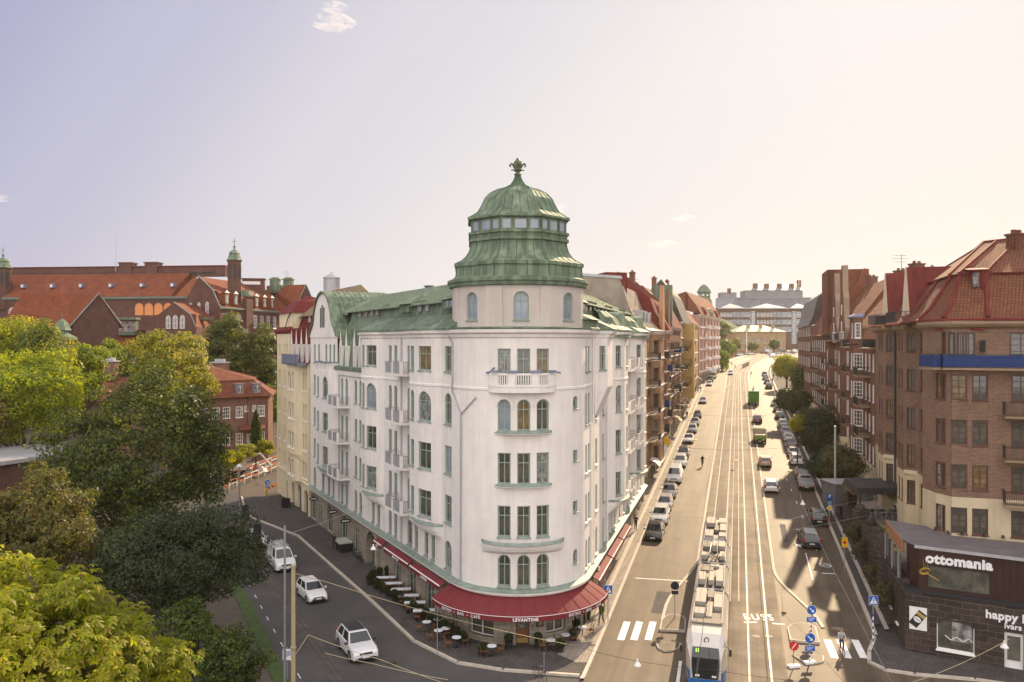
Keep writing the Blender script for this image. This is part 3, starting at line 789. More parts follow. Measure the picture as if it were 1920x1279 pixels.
bal=MBa.build('balcony',M['plaster_trim'],white);[q_.build('coping',M['lead'],bal) for q_ in cps]
# balustrade over the far bay
MB2=MB();MB2c=MB()
for j in range(26):
 t=31.6+(38.4-31.6)*j/25
 if j % 9 < 6 or True:MB2.box((*LWb.pos(t,-.12),19.1),(.10 if 3 < j < 20 and j % 6 else .5,.14,.9),math.atan2(*DL[::-1]))
band(MB2,LWb,31.3,38.5,[(-.3,18.4),(.02,18.4),(.02,18.7),(-.3,18.7)],.5);band(MB2c,LWb,31.3,38.5,[(-.28,19.55),(.05,19.55),(.05,19.68),(-.28,19.68)],.5)
MB2.poly([(*LWb.pos(t),18.6) for t in (31.3,31.9,32.8,34.5,37.9,38.5)])
b2=MB2.build('balcony',M['plaster_trim'],white);MB2c.build('coping',M['lead'],b2)
finish_windows(white,[w_ for w_ in wins],86)
for (W,a,b,z0,z1,ar,st) in shop:pass
finish_windows(white,shop[:14],14,name='shop_window',glass=['glass'])
finish_windows(white,shop[14:],30,name='shop_window',glass=['glass'])
# balconies on the wings
for z in (7.5,11.3,15.1,19.2):balcony(white,LWl,8.2,12.4,z,1.35,'white')
for z in (7.5,11.3,15.1):balcony(white,LWl,27.3,31.2,z,1.35,'white')
for z in (7.5,11.3,15.1,19.2):
 balcony(white,RWl,16.6,20.2,z,1.35,'white')
 if z > 8:balcony(white,RWl,23.2,26.5,z,1.45,'white')
# ------------------------------------------------ roofs of the wings
MR=MB()
prof=[(.5,22.86),(.5,23.0),(-1.5,24.35),(-1.62,25.25),(-1.15,25.12),(-1.15,25.2),(-5.4,27.3),(-10.0,24.6)]
def wing_roof(W,t0,t1,follow=True,skip_low=None):
 ts=uniq([t0,t1]+[b for b in W.brk() if t0 < b < t1]+[t0+k for k in range(1,int(t1-t0))])
 rows=[[(*(W.pos(t,o) if j < 2 else W.raw(t,o)),z) for j,(o,z) in enumerate(prof)] for t in ts]
 MR.grid(rows);MR.poly(rows[0]);MR.poly(rows[-1][::-1])
 ribs(MR,W,t0,t1,((.5,23.0),(-1.5,24.35)),hi=.02);ribs(MR,W,t0,t1,((-1.15,25.2),(-5.4,27.3)),hi=.012)
 ribs(MR,W,t0,t1,((-1.55,24.4),(-1.66,25.2)),.45,.04,.0)
 # snow guards
 for k in range(int((t1-t0)/.35)):
  t=t0+k*.35
  if (k // 14) % 2 == 0:MR.box((*W.raw(t,-1.6),25.5),(.07,.07,.22),0,1)
wing_roof(LWb,0,21.5);wing_roof(RWt,0,40)
rows=[[(*LWl.raw(t,o),z) for o,z in ((-1.15,24.9),(-1.15,25.2),(-5.4,27.3),(-10,24.6))] for t in (31.9,44)];MR.grid(rows);MR.poly(rows[1])
# the stretch between has its copper mansard reaching down a floor
prof2=[(.42,18.9),(.42,19.25),(.05,19.35),(-.15,21.6),(-.9,23.2),(-1.5,24.35),(-1.62,25.25),(-1.15,25.12),(-1.15,25.2),(-5.4,27.3),(-10,24.6)]
rows=[[(*LWl.raw(t,o),z) for o,z in prof2] for t in (21.5,24,28,31.9)]
MR.grid(rows);MR.poly(rows[0]);MR.poly(rows[-1][::-1])
for sg in (((.05,19.35),(-.15,21.6)),((-.15,21.6),(-.9,23.2)),((-.9,23.2),(-1.5,24.35)),((-1.15,25.2),(-5.4,27.3))):ribs(MR,LWl,21.5,31.9,sg,hi=.014)
MR.poly([(*LWl.raw(12,-9.9),24.7),(*LWl.raw(44,-9.9),24.7),(*RWl.raw(40,-9.9),24.7),(*RWl.raw(12,-9.9),24.7)])
MR.poly([(*LWl.raw(-2,-1.8),25.1),(*LWl.raw(12,-9.9),24.72),(*RWl.raw(12,-9.9),24.72),(*RWl.raw(-2,-1.8),25.1)])
roof=MR.build('roof',[M['copper'],M['seam']],white)
# pointed dormers of the mansard stretch
for px in (641.5,652,667,677.5):
 t=LWl.t(px);d=MB();wd=.95
 for s in (-1,1):d.box((*LWl.raw(t+s*(wd/2-.11),-.12),20.3),(.22,.55,2.4),math.atan2(*DL[::-1]))
 P0=[(*LWl.raw(t-wd/2,.16),21.4),(*LWl.raw(t+wd/2,.16),21.4),(*LWl.raw(t,.16),23.3)]
 P1=[(*LWl.raw(t-wd/2,-.9),21.4),(*LWl.raw(t+wd/2,-.9),21.4),(*LWl.raw(t,-.9),23.3)]
 d.poly(P0);d.poly([P0[0],P0[2],P1[2],P1[0]],1);d.poly([P0[1],P0[2],P1[2],P1[1]],1)
 d.box((*LWl.raw(t,-.05),20.3),(wd-.4,.1,2.2),math.atan2(*DL[::-1]),2);d.box((*LWl.raw(t,0.01),20.3),(.06,.06,2.2),math.atan2(*DL[::-1]),3)
 d.build('dormer',[M['plaster'],M['copper'],M['glass_curtain'],M['mint']],white)
# small roof lights in the upright band, two hooded dormers
def rlight(W,t,big=False):
 d=MB();wd,h=(.9,.5) if not big else (1.6,.6)
 an=math.atan2(W.d[1],W.d[0])
 d.box((*W.raw(t,-1.52),24.85),(wd,.12,h+.16),an);d.box((*W.raw(t,-1.45),24.85),(wd-.16,.06,h),an,1)
 d.build('roof_window',[M['copper'],M['glass_curtain']],white)
for t in (4.8,9.2,11.0,13.4,22.6,24.4,26.2,28.5):rlight(LWl,t)
for t in (6,8.2,10.4,12.6,14.8,17,19.2):rlight(RWl,t)
def hood(W,t,wd,zb_,zt_,out_,win=False):
 d=MB();a=W.raw(t-wd/2,out_);b=W.raw(t+wd/2,out_);c=W.raw(t+wd/2*.75,-4);e=W.raw(t-wd/2*.75,-4)
 z=zb_
 an=math.atan2(W.d[1],W.d[0])
 d.hexa([(*a,z),(*b,z),(*c,z),(*e,z),(*a,z+.75),(*b,z+.75),(*c,z+.75),(*e,z+.75)])
 ap=W.raw(t,-3.4);P=[W.raw(t-wd/2-.25,out_+.3),W.raw(t+wd/2+.25,out_+.3),W.raw(t+wd/2+.25,-4),W.raw(t-wd/2-.25,-4)]
 for k in range(4):d.poly([(*P[k],z+.75),(*P[(k+1) % 4],z+.75),(*ap,zt_)])
 d.poly([(*p,z+.74) for p in P])
 if win:d.box((*W.raw(t,out_+.02),z+.4),(wd*.5,.08,.5),an,1)
 d.build('dormer',[M['copper'],M['glass_curtain']],white)
hood(LWl,14.2,2.4,24.6,26.6,-1.2);hood(LWl,2.6,3.6,24.55,26.3,-.8,True);hood(RWl,2.2,3.0,24.3,26.6,-.6,True);hood(RWl,2.0,4.0,22.9,25.2,.3)
# bell hoods over the right-hand bays
for t0,t1 in ((10.9,16.4),(26.4,31.9)):
 h=MB();rows=[];k=12
 pr=[(1.75,22.3),(1.75,22.42),(1.2,22.75),(.8,23.5),(.3,24.2),(-.5,24.75),(-1.6,24.95)]
 for o,z in pr:
  row=[]
  for j in range(k+1):
   f=j/k;s=math.sin(math.pi*(0.06+.88*f)) ** .5;tt=t0-.3+(t1-t0+.6)*f
   shr=1-max(0,(z-22.5))*.16;tm=(t0+t1)/2
   row.append((*RWl.raw(tm+(tt-tm)*shr,(o+1.6)*s-1.6),z))
  rows.append(row)
 h.grid(rows,0)
 for j in range(1,k,2):
  h.tube([rows[i][j] for i in range(1,len(rows))],.035,4,1)
 h.poly(rows[0]);h.build('bay_roof',[M['copper'],M['seam']],white,smooth=False)
for t in (18.8,30.0+4.6):  # barrel gables behind
 h=MB();rows=[]
 for o in (.35,-5.0):rows.append([(*RWl.raw(t+1.9*math.cos(math.pi*j/12),o),23.0+1.9*math.sin(math.pi*j/12)) for j in range(13)])
 h.grid(rows);h.poly(rows[0]);h.build('dormer',M['copper'],white)
# ------------------------------------------------ curved gable on the left wing
gb=MB();prof_g=[]
tmid=37.95
half=[(6.05,22.4),(5.9,22.9),(5.2,23.5),(4.4,24.0),(4.0,24.6),(3.75,25.3),(3.2,26.2),(2.4,27.0),(1.3,27.55),(0,27.75)]
outl=[(tmid-h_,z) for h_,z in half]+[(tmid+h_,z) for h_,z in half[::-1][1:]]
# face with three lancets
cut=[(-.95,.55),(-.27,.55),(.41,.55)]
P=[(*LWl.raw(t,.08),z) for t,z in outl];gb.poly(P)
gw=[(LWl,tmid+c_,tmid+c_+w_,23.6,25.9 if k != 1 else 26.2,1) for k,(c_,w_) in enumerate(cut)]
gb.build('gable',M['plaster'],white)
lan=MB()
for (_,a,b,z0,z1,_a) in gw:
 an=math.atan2(*DL[::-1]);c=(a+b)/2
 lan.box((*LWl.raw(c,.10),(z0+z1)/2),(b-a,.06,z1-z0),an,0)
 for k in (-1,1):lan.box((*LWl.raw(c+k*(b-a)*.45,.13),(z0+z1)/2),(.05,.06,z1-z0),an,1)
lan.build('gable_window',[M['glass'],M['mint']],white)
gr=MB();rows=[[(*LWl.raw(t,o),z+dz) for t,z in outl] for o,dz in ((.3,.12),(-7.5,.12))];gr.grid(rows)
rows=[[(*LWl.raw(t,.3),z+dz) for t,z in outl] for dz in (.12,-.12)];gr.grid(rows)
for k in range(2,13):
 o=.3-k*.6;gr.tube([(*LWl.raw(t,o),z+.13) for t,z in outl],.03,4,1)
gr.build('gable_roof',[M['copper'],M['seam']],white)
# ------------------------------------------------ drum, lantern and dome of the tower
dr=MB();DRUM=Arc(TC,5.12,R_(-180));DL_=5.12*2*math.pi;dops=[];dw=[]
for dg in (-42,2.5,47,92,-87):
 c=5.12*(R_(dg)+math.pi);dops.append((c-.56,c+.56,23.55,25.6,1));dw.append((DRUM,c-.56,c+.56,23.55,25.6,1,ST_W))
facade(dr,DRUM,0,DL_,22.8,26.15,dops,.25,step=.4)
for dg in (-64,-22,-17+0,22,27,70):
 a=R_(dg);dr.box((TC[0]+5.14*math.sin(a),TC[1]-5.14*math.cos(a),24.5),(.75,.10,3.0),a)
dr.build('drum',M['drum_plaster'],white);finish_windows(white,dw,10,name='drum_window',glass=['glass_sky'])
bs=MB();bs.lathe([(5.5,22.86),(5.78,22.9),(5.78,22.98),(5.1,23.06)],(TC[0],TC[1],0),48)
bs.lathe([(5.1,26.05),(5.38,26.1),(5.42,26.35),(5.52,26.4),(5.5,26.62),(5.2,26.75)],(TC[0],TC[1],0),48)
OR_=R_(3+22.5)
def zq(z):return 26.7+(z-26.7)*.965
def octo(prof,mb,ribn=0,skip=0):
 prof=[(r,zq(z) if z > 26.8 else z) for r,z in prof]
 V=[[(TC[0]+r*math.sin(OR_+k*math.pi/4),TC[1]-r*math.cos(OR_+k*math.pi/4),z) for k in range(8)] for r,z in prof]
 for a,b in zip(V,V[1:]):
  for k in range(8):j=(k+1) % 8;mb.poly([a[k],a[j],b[j],b[k]])
 for k in range(8):
  mb.tube([v[k] for v in V],.045,4,1,cap=False)
  j=(k+1) % 8
  for q in range(1,ribn):
   f=q/ribn
   mb.tube([tuple(v[k][i]+(v[j][i]-v[k][i])*f for i in range(3)) for v in V],.028,4,1,cap=False)
octo([(5.35,26.7),(5.2,26.85),(5.15,27.6),(5.28,27.65),(5.28,27.9),(5.18,27.92)],bs,5)
octo([(5.18,27.92),(4.75,28.12),(4.4,28.42),(4.15,28.8),(4.0,29.25),(3.95,29.62)],bs,5)
octo([(3.95,29.62),(4.12,29.66),(4.12,29.85),(3.98,29.9),(4.02,30.15),(4.15,30.2),(4.15,30.35),(3.9,30.4)],bs)
octo([(3.9,31.32),(4.05,31.36),(4.2,31.42),(4.2,31.58),(4.1,31.62)],bs)
bs.build('tower_roof',[M['copper'],M['seam']],white)
ln=MB()
octo([(3.78,30.35),(3.78,31.35)],ln)
for k in range(8):  # posts and three lights per side
 a0=OR_+k*math.pi/4;a1=a0+math.pi/4;am=(a0+a1)/2
 A=Vector((TC[0]+3.88*math.sin(a0),TC[1]-3.88*math.cos(a0),0));B=Vector((TC[0]+3.88*math.sin(a1),TC[1]-3.88*math.cos(a1),0))
 for f in (.03,.28,.33,.67,.72,.97):p=A.lerp(B,f);ln.box((p.x,p.y,zq(30.86)),(.14,.16,1.0),am)
 for z in (zq(30.44),zq(31.28)):p=A.lerp(B,.5);ln.box((p.x,p.y,z),((B-A).length,.15,.12),am)
 for f,wd in ((.155,.62),(.5,.98),(.845,.62)):p=A.lerp(B,f);ln.box((p.x+.0,p.y,zq(30.86)),(wd,.06,.74),am,2)
ln.build('lantern',[M['copper'],M['seam'],M['glass_sky']],white)
dm=MB()
octo([(4.1,31.60),(3.85,31.75),(3.40,32.05),(3.08,32.6),(2.80,33.2),(2.38,33.65),(1.75,34.0),(1.05,34.22),(.6,34.48),(.36,34.85),(.22,35.2),(.18,35.4)],dm,4)
dm.build('dome',[M['copper'],M['seam']],white)
fn=MB();fz=34.98
fn.lathe([(.2,0),(.34,.08),(.34,.14),(.2,.22),(.2,.38),(.38,.5),(.42,.58),(.30,.66),(.42,.85),(.44,1.15),(.34,1.3),(.38,1.38),(.2,1.55),(.14,1.75),(0,1.85)],(TC[0],TC[1],fz),12)
for k in range(8):
 a=k*math.pi/4+.1;ux,uy=math.sin(a),-math.cos(a)
 if k % 2 == 0:
  P=[(.30,.85),(.45,1.15),(.60,1.24),(.70,1.12),(.68,.97),(.58,.95)]
  fn.tube([(TC[0]+r*ux,TC[1]+r*uy,fz+z) for r,z in P],.10,6)
  fn.tube([(TC[0]+r*ux,TC[1]+r*uy,fz+z) for r,z in ((.3,.55),(.5,.58),(.56,.5))],.07,5)
fn.v=[(TC[0]+(x-TC[0])*.88,TC[1]+(y-TC[1])*.88,fz+(z-fz)*.76) for x,y,z in fn.v]
fn.build('finial',M['cast'] if False else mat('finial_copper',(.10,.12,.07),.6,var=.3,vscale=4),white,smooth=True)
# ------------------------------------------------ awnings and lettering
aw=MB();N=30;A0,A1=R_(-66),R_(78);LIPR=7.05
zt_,zl_=3.72,2.78
rows=[[(TC[0]+r*math.sin(A0+(A1-A0)*j/N),TC[1]-r*math.cos(A0+(A1-A0)*j/N),z) for j in range(N+1)] for r,z in ((TR+.12,zt_),(TR+.9,3.28),(LIPR,zl_))]
aw.grid(rows)
for j in range(0,N+1,2):
 aw.tube([(*Vector(rows[i][j])[:2],rows[i][j][2]+.01) for i in range(3)],.018,4,1)
rows=[[(TC[0]+LIPR*math.sin(A0+(A1-A0)*j/N),TC[1]-LIPR*math.cos(A0+(A1-A0)*j/N),z) for j in range(N+1)] for z in (zl_,zl_-.36)]
aw.grid(rows,2)
aw.tube([(TC[0]+(LIPR+.01)*math.sin(A0+(A1-A0)*j/N),TC[1]-(LIPR+.01)*math.cos(A0+(A1-A0)*j/N),zl_) for j in range(N+1)],.022,4,3)
for A in (A0,A1):  # side cheeks
 aw.poly([(TC[0]+(TR+.12)*math.sin(A),TC[1]-(TR+.12)*math.cos(A),zt_),(TC[0]+LIPR*math.sin(A),TC[1]-LIPR*math.cos(A),zl_),(TC[0]+LIPR*math.sin(A),TC[1]-LIPR*math.cos(A),zl_-.36),(TC[0]+(TR+.12)*math.sin(A),TC[1]-(TR+.12)*math.cos(A),zl_-.36)],2)
awo=aw.build('awning',[M['canvas'],M['canvas_dark'],M['canvas_dark'],M['plaster_trim']],white)
for wds,deg,sz,sp,of in (('BISTRO  •  BAR  •  CAFÉ',-37,.30,1.15,.002),('LEVANTINE',4,.31,1.15,.012),('BISTRO  •  BAR  •  CAFÉ',45,.30,1.15,.002)):
 tm=MB()
 def fm(x,y,o,deg=deg):
  a=R_(deg)+x/LIPR;r=LIPR+.035+o;return (TC[0]+r*math.sin(a),TC[1]-r*math.cos(a),zl_-.30+y)
 add_text(tm,wds,sz,fm,offset=of,spacing=sp,ext=.006);tm.build('lettering',M['letter'],awo)
for W,t0,t1 in ((LWl,.9,7.2),(LWl,7.6,13.6),(LWl,14.4,16.6),(RWl,1.0,7.5),(RWl,7.9,14),(RWl,14.4,20)):
 s=MB();dz=0
 a=[(.46,3.66),(.95,3.40),(.95,3.08),(.90,3.08),(.90,3.36),(.46,3.58)]
 band(s,W,t0,t1,a,3);band(s,W,t0,t1,[(.90,3.44),(.97,3.40),(.97,3.44),(.90,3.48)],3,mi=1)
 q=s.build('awning',[M['canvas_dark'],M['plaster_trim']],white)
 if W is LWl:
  tm=MB();mid=(t0+t1)/2;sg=-1
  def fm2(x,y,o,W=W,mid=mid):return (*W.raw(mid-x,.965+o),3.13+y)
  add_text(tm,'LEVANTINE' if t0 < 1 else ('BISTRO • BAR' if t0 < 8 else 'CAFÉ'),.26,fm2,ext=.005,offset=.006);tm.build('lettering',M['letter'],q)
# downpipes
def pipe(pts,m='plaster_trim',r=.06):
 p=MB();p.tube(pts,r,6);p.build('downpipe',M[m],white)
P=lambda W,t,z,o=.12:(*W.pos(t,o),z)
pipe([P(LWl,.35,22.4,.4),P(LWl,.35,21.9),P(LWl,.35,18.2),P(LWl,-.05+.1,17.9),(*TA.pos(1.0,.12),16.6),(*TA.pos(.95,.12),4.2)],'grey_metal')
pipe([(*TA.pos(1.0,.13),16.55),(*TA.pos(2.6,.13),17.9)],'grey_metal',.045)
pipe([P(LWl,11.4,22.4),P(LWl,11.4,4.2)],'grey_metal');pipe([P(LWl,31.0,18.4),P(LWl,31.0,4.2)],'grey_metal')
pipe([P(RWl,3.0,22.4),P(RWl,3.0,4.2),P(RWl,3.0,3.9,.6),P(RWl,3.0,.8)],'plaster_trim',.07)
pipe([P(RWl,10.2,17),P(RWl,10.2,4.2)],'plaster_trim',.07)
# hanging shop signs of the left wing
for k,px in enumerate((600,636,661)):
 s=MB();t=LWl.t(px);z=3.3
 s.tube([(*LWl.raw(t,0),z+.45),(*LWl.raw(t,1.3),z+.45)],.03,5,0);s.tube([(*LWl.raw(t,1.25),z+.45),(*LWl.raw(t,1.25),z+.85)],.03,5,0)
 c=LWl.raw(t,.75)
 ax=LWl.n;al=LWl.d
 ring=[[(c[0]+ax[0]*.55*math.cos(q*math.pi/8)+al[0]*e,c[1]+ax[1]*.55*math.cos(q*math.pi/8)+al[1]*e,z+.24*math.sin(q*math.pi/8)) for q in range(16)] for e in (-.05,.05)]
 s.grid(ring,0,close=True);s.poly(ring[0],0);s.poly(ring[1],0)
 for e in (-.062,.062):s.poly([(c[0]+ax[0]*.36*m1+al[0]*e,c[1]+ax[1]*.36*m1+al[1]*e,z+.05*m2) for m1,m2 in ((-1,-1),(1,-1),(1,1),(-1,1))],1)
 s.build('hanging_sign',[M['dark_metal'],M['letter']],white)
# roof odds and ends
for W,t,o,sz,z in ((LWl,13,-6.5,(1.3,.9,1.1),27.3),(LWl,9.5,-6.3,(2.4,1.0,.8),27.3),(LWl,5,-5.6,(.8,.5,.6),27.3),(LWl,20,-6,(.6,.6,.6),27.2)):
 c=MB();c.box((*W.raw(t,o),z),sz,math.atan2(W.d[1],W.d[0]));c.box((*W.raw(t,o),z+sz[2]/2+.05),(sz[0]+.2,sz[1]+.2,.1),math.atan2(W.d[1],W.d[0]))
 c.build('chimney',M['copper'] if sz[0] < 2 else M['grey_metal'],roof)
# ground, streets and tracks
def Yrange(a,b):
 ys=[];y=a
 while y < b:ys.append(y);y += 1.5 if y < 120 else (4 if y < 300 else 12)
 return ys+[b]
def strip(name,u0,u1,Y0,Y1,dz,m,kerb=None,fu0=None,fu1=None,kind=True):
 b=MB();f0=fu0 or (lambda y:u0);f1=fu1 or (lambda y:u1)
 ys=Yrange(Y0,Y1);n=max(2,int(abs(u1-u0)/4)+1)
 rows=[]
 for y in ys:
  a_,c_=f0(y),f1(y)
  rows.append([(XU(a_+(c_-a_)*j/n,y),y,gz(XU(a_+(c_-a_)*j/n,y),y)+dz) for j in range(n+1)])
 b.grid(rows)
 if kerb:
  for side in (0,-1):
   b.grid([[(r[side][0],r[side][1],r[side][2]),(r[side][0],r[side][1],r[side][2]-kerb)] for r in rows])
  b.poly([rows[0][0],rows[0][-1],(*rows[0][-1][:2],rows[0][-1][2]-kerb),(*rows[0][0][:2],rows[0][0][2]-kerb)])
 return struct(name,b,m) if kind else b
g=MB()
xs=[-3000,-900,-420]+list(range(-260,301,10))+[460,900,3000];ys=[-300,-60]+list(range(0,700,10))+[900,1500,6000]
def hill(x,y):return 15*sstep(120,215,y)*sstep(-20,-90,x)+12*sstep(600,900,y)
g.grid([[(x,y,gz(x,y)-.30+hill(x,y)) for x in xs] for y in ys])
struct('ground',g,M['soil'])
# the crossing and the side street lie flat
r=MB();r.poly([(-42,118,0),(-52,104,0),(-30,84,0),(-16.5,63,0),(-7.5,42,0),(-6,25,0),(60,25,0),(60,53,0),(28,58,0),(2,56.2,0),(-3,56.2,0),(-30,100,0)])
struct('side_road',r,M['asphalt_dark'])
r=MB()
r.poly([(1.5,25,.008),(60,25,.008),(60,53.5,.008),(28,57.2,.008),(6.3,57.2,.008),(4.2,50.0,.008),(2.5,40,.008)])
struct('crossing_road',r,M['asphalt'])
strip('street',1.9,22.4,50.2,520,.016,M['asphalt'])
far=MB();far.grid([[(x,y,gz(x,y)+.03) for x in range(60,261,10)] for y in range(400,520,10)])
struct('plaza_road',far,M['track'])
# track bed with rails
def bedl(y):return 8.1-2.0*(1-sstep(64.5,77,y))
def bedr(y):return 15.3+3.2*(1-sstep(59.5,74,y))
strip('track_bed',8.15,15.25,50,430,.028,M['track'])
for u in (9.95,13.45):
 for s in (-.72,.72):
  strip('rail',u+s-.045,u+s+.045,32,430,.052 if True else 0,M['rail'])
  strip('rail_groove',u+s+.05,u+s+.12,32,430,.036,M['cast'])
def edge_line(name,fu,Y0,Y1,wdt,dz,m,h=.0):
 b=MB();rows=[]
 for y in Yrange(Y0,Y1):
  u=fu(y);x0,x1=XU(u-wdt/2,y),XU(u+wdt/2,y);z=gz(x0,y)+dz
  rows.append([(x0,y,z-h),(x0,y,z),(x1,y,z),(x1,y,z-h)])
 b.grid(rows);return struct(name,b,m)
edge_line('track_kerb',bedl,62,400,.26,.085,M['granite'],.08)
edge_line('track_kerb',bedr,60.5,400,.26,.085,M['granite'],.08)
for u in (11.35,12.05):edge_line('road_marking',lambda y,u=u:u,66,300,.09,.034,M['paint'] if False else M['granite'])
# pavements
strip('pavement',-1.6,1.75,57.2,420,.14,M['paving'],kerb=.14)
edge_line('kerb',lambda y:1.88,51.6,420,.26,.145,M['granite'],.14)
edge_line('paving_strip',lambda y:.85,62,420,.35,.146,M['granite'])
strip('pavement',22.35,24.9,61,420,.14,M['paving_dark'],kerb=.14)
edge_line('kerb',lambda y:22.2 if y > 60 else 22.2,59,420,.30,.145,M['granite'],.14)
edge_line('paving_strip',lambda y:23.2,60,420,.35,.146,M['granite'])
kp=[(-38,112),(-34.9,104),(-32.3,98.9),(-24.1,89.7),(-20.3,82.7),(-12.1,67.7),(-7.15,58.2),(-3.7,54.3),(-.6,53.1),(2.2,52.6),(4.5,52.2),(4.75,52.0),(6.15,57.1)]
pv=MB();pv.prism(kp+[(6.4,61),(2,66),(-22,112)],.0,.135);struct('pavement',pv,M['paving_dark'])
kb=MB()
for a,b in zip(kp[:-2],kp[1:-1]):kb.box(((a[0]+b[0])/2,(a[1]+b[1])/2,.075),(math.hypot(b[0]-a[0],b[1]-a[1])+.12,.24,.15),math.atan2(b[1]-a[1],b[0]-a[0]))
struct('kerb',kb,M['granite'])
# paler slabs at the tip, sunlight put into the paving colour
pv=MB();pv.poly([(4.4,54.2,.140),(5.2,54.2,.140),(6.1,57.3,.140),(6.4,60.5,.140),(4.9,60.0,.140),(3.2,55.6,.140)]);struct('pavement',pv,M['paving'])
# right-hand corner pavement
pr=[(XU(22.35,61.2),61.2),(26.6,58.5),(25.2,56.2),(24.4,54.4),(24.9,53.1),(26.5,52.4),(30,51.6),(44,45.5),(46,52),(30,60),(XU(25,61.2),61.2)]
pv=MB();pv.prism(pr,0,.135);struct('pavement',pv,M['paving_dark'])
kb=MB()
for a,b in zip(pr[:7],pr[1:8]):kb.box(((a[0]+b[0])/2,(a[1]+b[1])/2,.075),(math.hypot(b[0]-a[0],b[1]-a[1])+.12,.26,.15),math.atan2(b[1]-a[1],b[0]-a[0]))
struct('kerb',kb,M['granite'])
# left of the side street: setts, cycle path, turf, park ground
def quadstrip(name,pts_a,pts_b,z,m,h=0):
 b=MB();b.grid([[(*p,z),(*q,z)] for p,q in zip(pts_a,pts_b)])
 if h:b.grid([[(*q,z),(*q,z-h)] for q in pts_b]);b.grid([[(*q,z),(*q,z-h)] for q in pts_a])
 return struct(name,b,m)
La=[(-6.0,38),(-10.6,51.4),(-18.1,66.7),(-28.5,86),(-36,98)]
Lb=[(-7.1,38),(-11.8,51.4),(-19.3,66.7),(-29.5,86),(-37,98)]
Lc=[(-9.7,38),(-14.3,51.2),(-22.2,67.5),(-32.5,86),(-40,98)]
Ldd=[(-11.2,38),(-15.3,51.2),(-23.2,67.2),(-34.5,86),(-42,98)]
quadstrip('sett_strip',La,Lb,.09,M['cobble'],.09);quadstrip('cycle_path',Lb,Lc,.094,M['asphalt_dark'],.09)
gr_=quadstrip('grass',Lc,Ldd,.13,M['grass'],.1);gr_['kind']='stuff';gr_['label']='short green turf strip beside the cycle path';gr_['category']='grass'
for k in range(12):
 f=k*3.05;y=44+f*.885;x=-9.9-(y-44)*.4975
 if y > 80:break
 b=MB();an=math.atan2(.885,-.46);b.box((x,y,.100),(.9,.06,.006),an);struct('road_marking',b,M['paint'])
pk=MB();pk.poly([(-11.2,38,.05),(-15.3,51.2,.05),(-23.2,67.2,.05),(-34.5,86,.05),(-42,98,.05),(-120,110,.05),(-120,20,.05),(-11,20,.05)]);struct('park_ground',pk,M['soil'])
pk=MB();pk.poly([(-13.6,44,.06),(-17.2,52,.06),(-22.2,60.5,.06),(-26,58,.06),(-20,44,.06)]);struct('path',pk,M['paving_dark'])
# white crossings, lane marks, arrows and lettering on the roadway
def mark(x,y,L,W_,an,name='road_marking'):
 b=MB();z=gz(x,y)+.030;ca,sa=math.cos(an),math.sin(an)
 P=[]
 for a,c in ((-L/2,-W_/2),(L/2,-W_/2),(L/2,W_/2),(-L/2,W_/2)):
  X,Y_=x+a*ca-c*sa,y+a*sa+c*ca;P.append((X,Y_,gz(X,Y_)+.030))
 b.poly(P);return struct(name,b,M['paint'])
sa_=math.atan2(1,.284)
for px in (1170,1194,1220):X,Y=gnd(px,1184);mark(X,Y,3.6,.52,sa_)
for px in (1558,1582,1611):X,Y=gnd(px,1219);mark(X,Y,3.3,.52,sa_+.05)
for py in (1030,1000,970,943,920,900):X,Y=gnd(1530-(1030-py)*.42,py);mark(X,Y,1.4,.10,sa_)
X,Y=gnd(1517,1062);mark(X,Y,8,.10,sa_)
for (x0,y0,x1,y1) in ((1191,1085,1291,1091),(1395,1168,1419,1168),(1448,1170,1471,1172),(1541,1076,1565,1077)):
 a,b=gnd(x0,y0),gnd(x1,y1);mark((a[0]+b[0])/2,(a[1]+b[1])/2,math.hypot(b[0]-a[0],b[1]-a[1]),.18,math.atan2(b[1]-a[1],b[0]-a[0]))
a,b=gnd(1276,1241),gnd(1264,1330);mark((a[0]+b[0])/2,(a[1]+b[1])/2,math.hypot(b[0]-a[0],b[1]-a[1]),.22,math.atan2(b[1]-a[1],b[0]-a[0]))
tb=MB();X0,Y0=gnd(1424,1164)
def froad(x,y,o):
 X=X0+x*.98+y*.25;Y=Y0+y*1.9-x*.05;return (X,Y,gz(X,Y)+.036)
add_text(tb,'BUSS',.92,froad,spacing=1.25,offset=.012,ext=0);struct('road_lettering',tb,M['paint'])
tb=MB();X,Y=gnd(1547,1061)
for k in range(20):
 a0,a1=k*math.pi/10,(k+1)*math.pi/10
 tb.poly([(X+r_*math.cos(a),Y+1.5*r_*math.sin(a),gz(X,Y)+.05) for r_,a in ((.42,a0),(.42,a1),(.52,a1),(.52,a0))])
tb.box((X,Y,gz(X,Y)+.05),(.9,.08,.004),.5);tb.box((X,Y,gz(X,Y)+.052),(.9,.08,.004),-.5);struct('road_marking',tb,M['paint'])
X,Y=gnd(1500,1024.5);b=MB()
b.poly([(X+.45*math.cos(k*math.pi/8),Y+.6*math.sin(k*math.pi/8),gz(X,Y)+.05) for k in range(16)]);struct('road_marking',b,M['paint'])
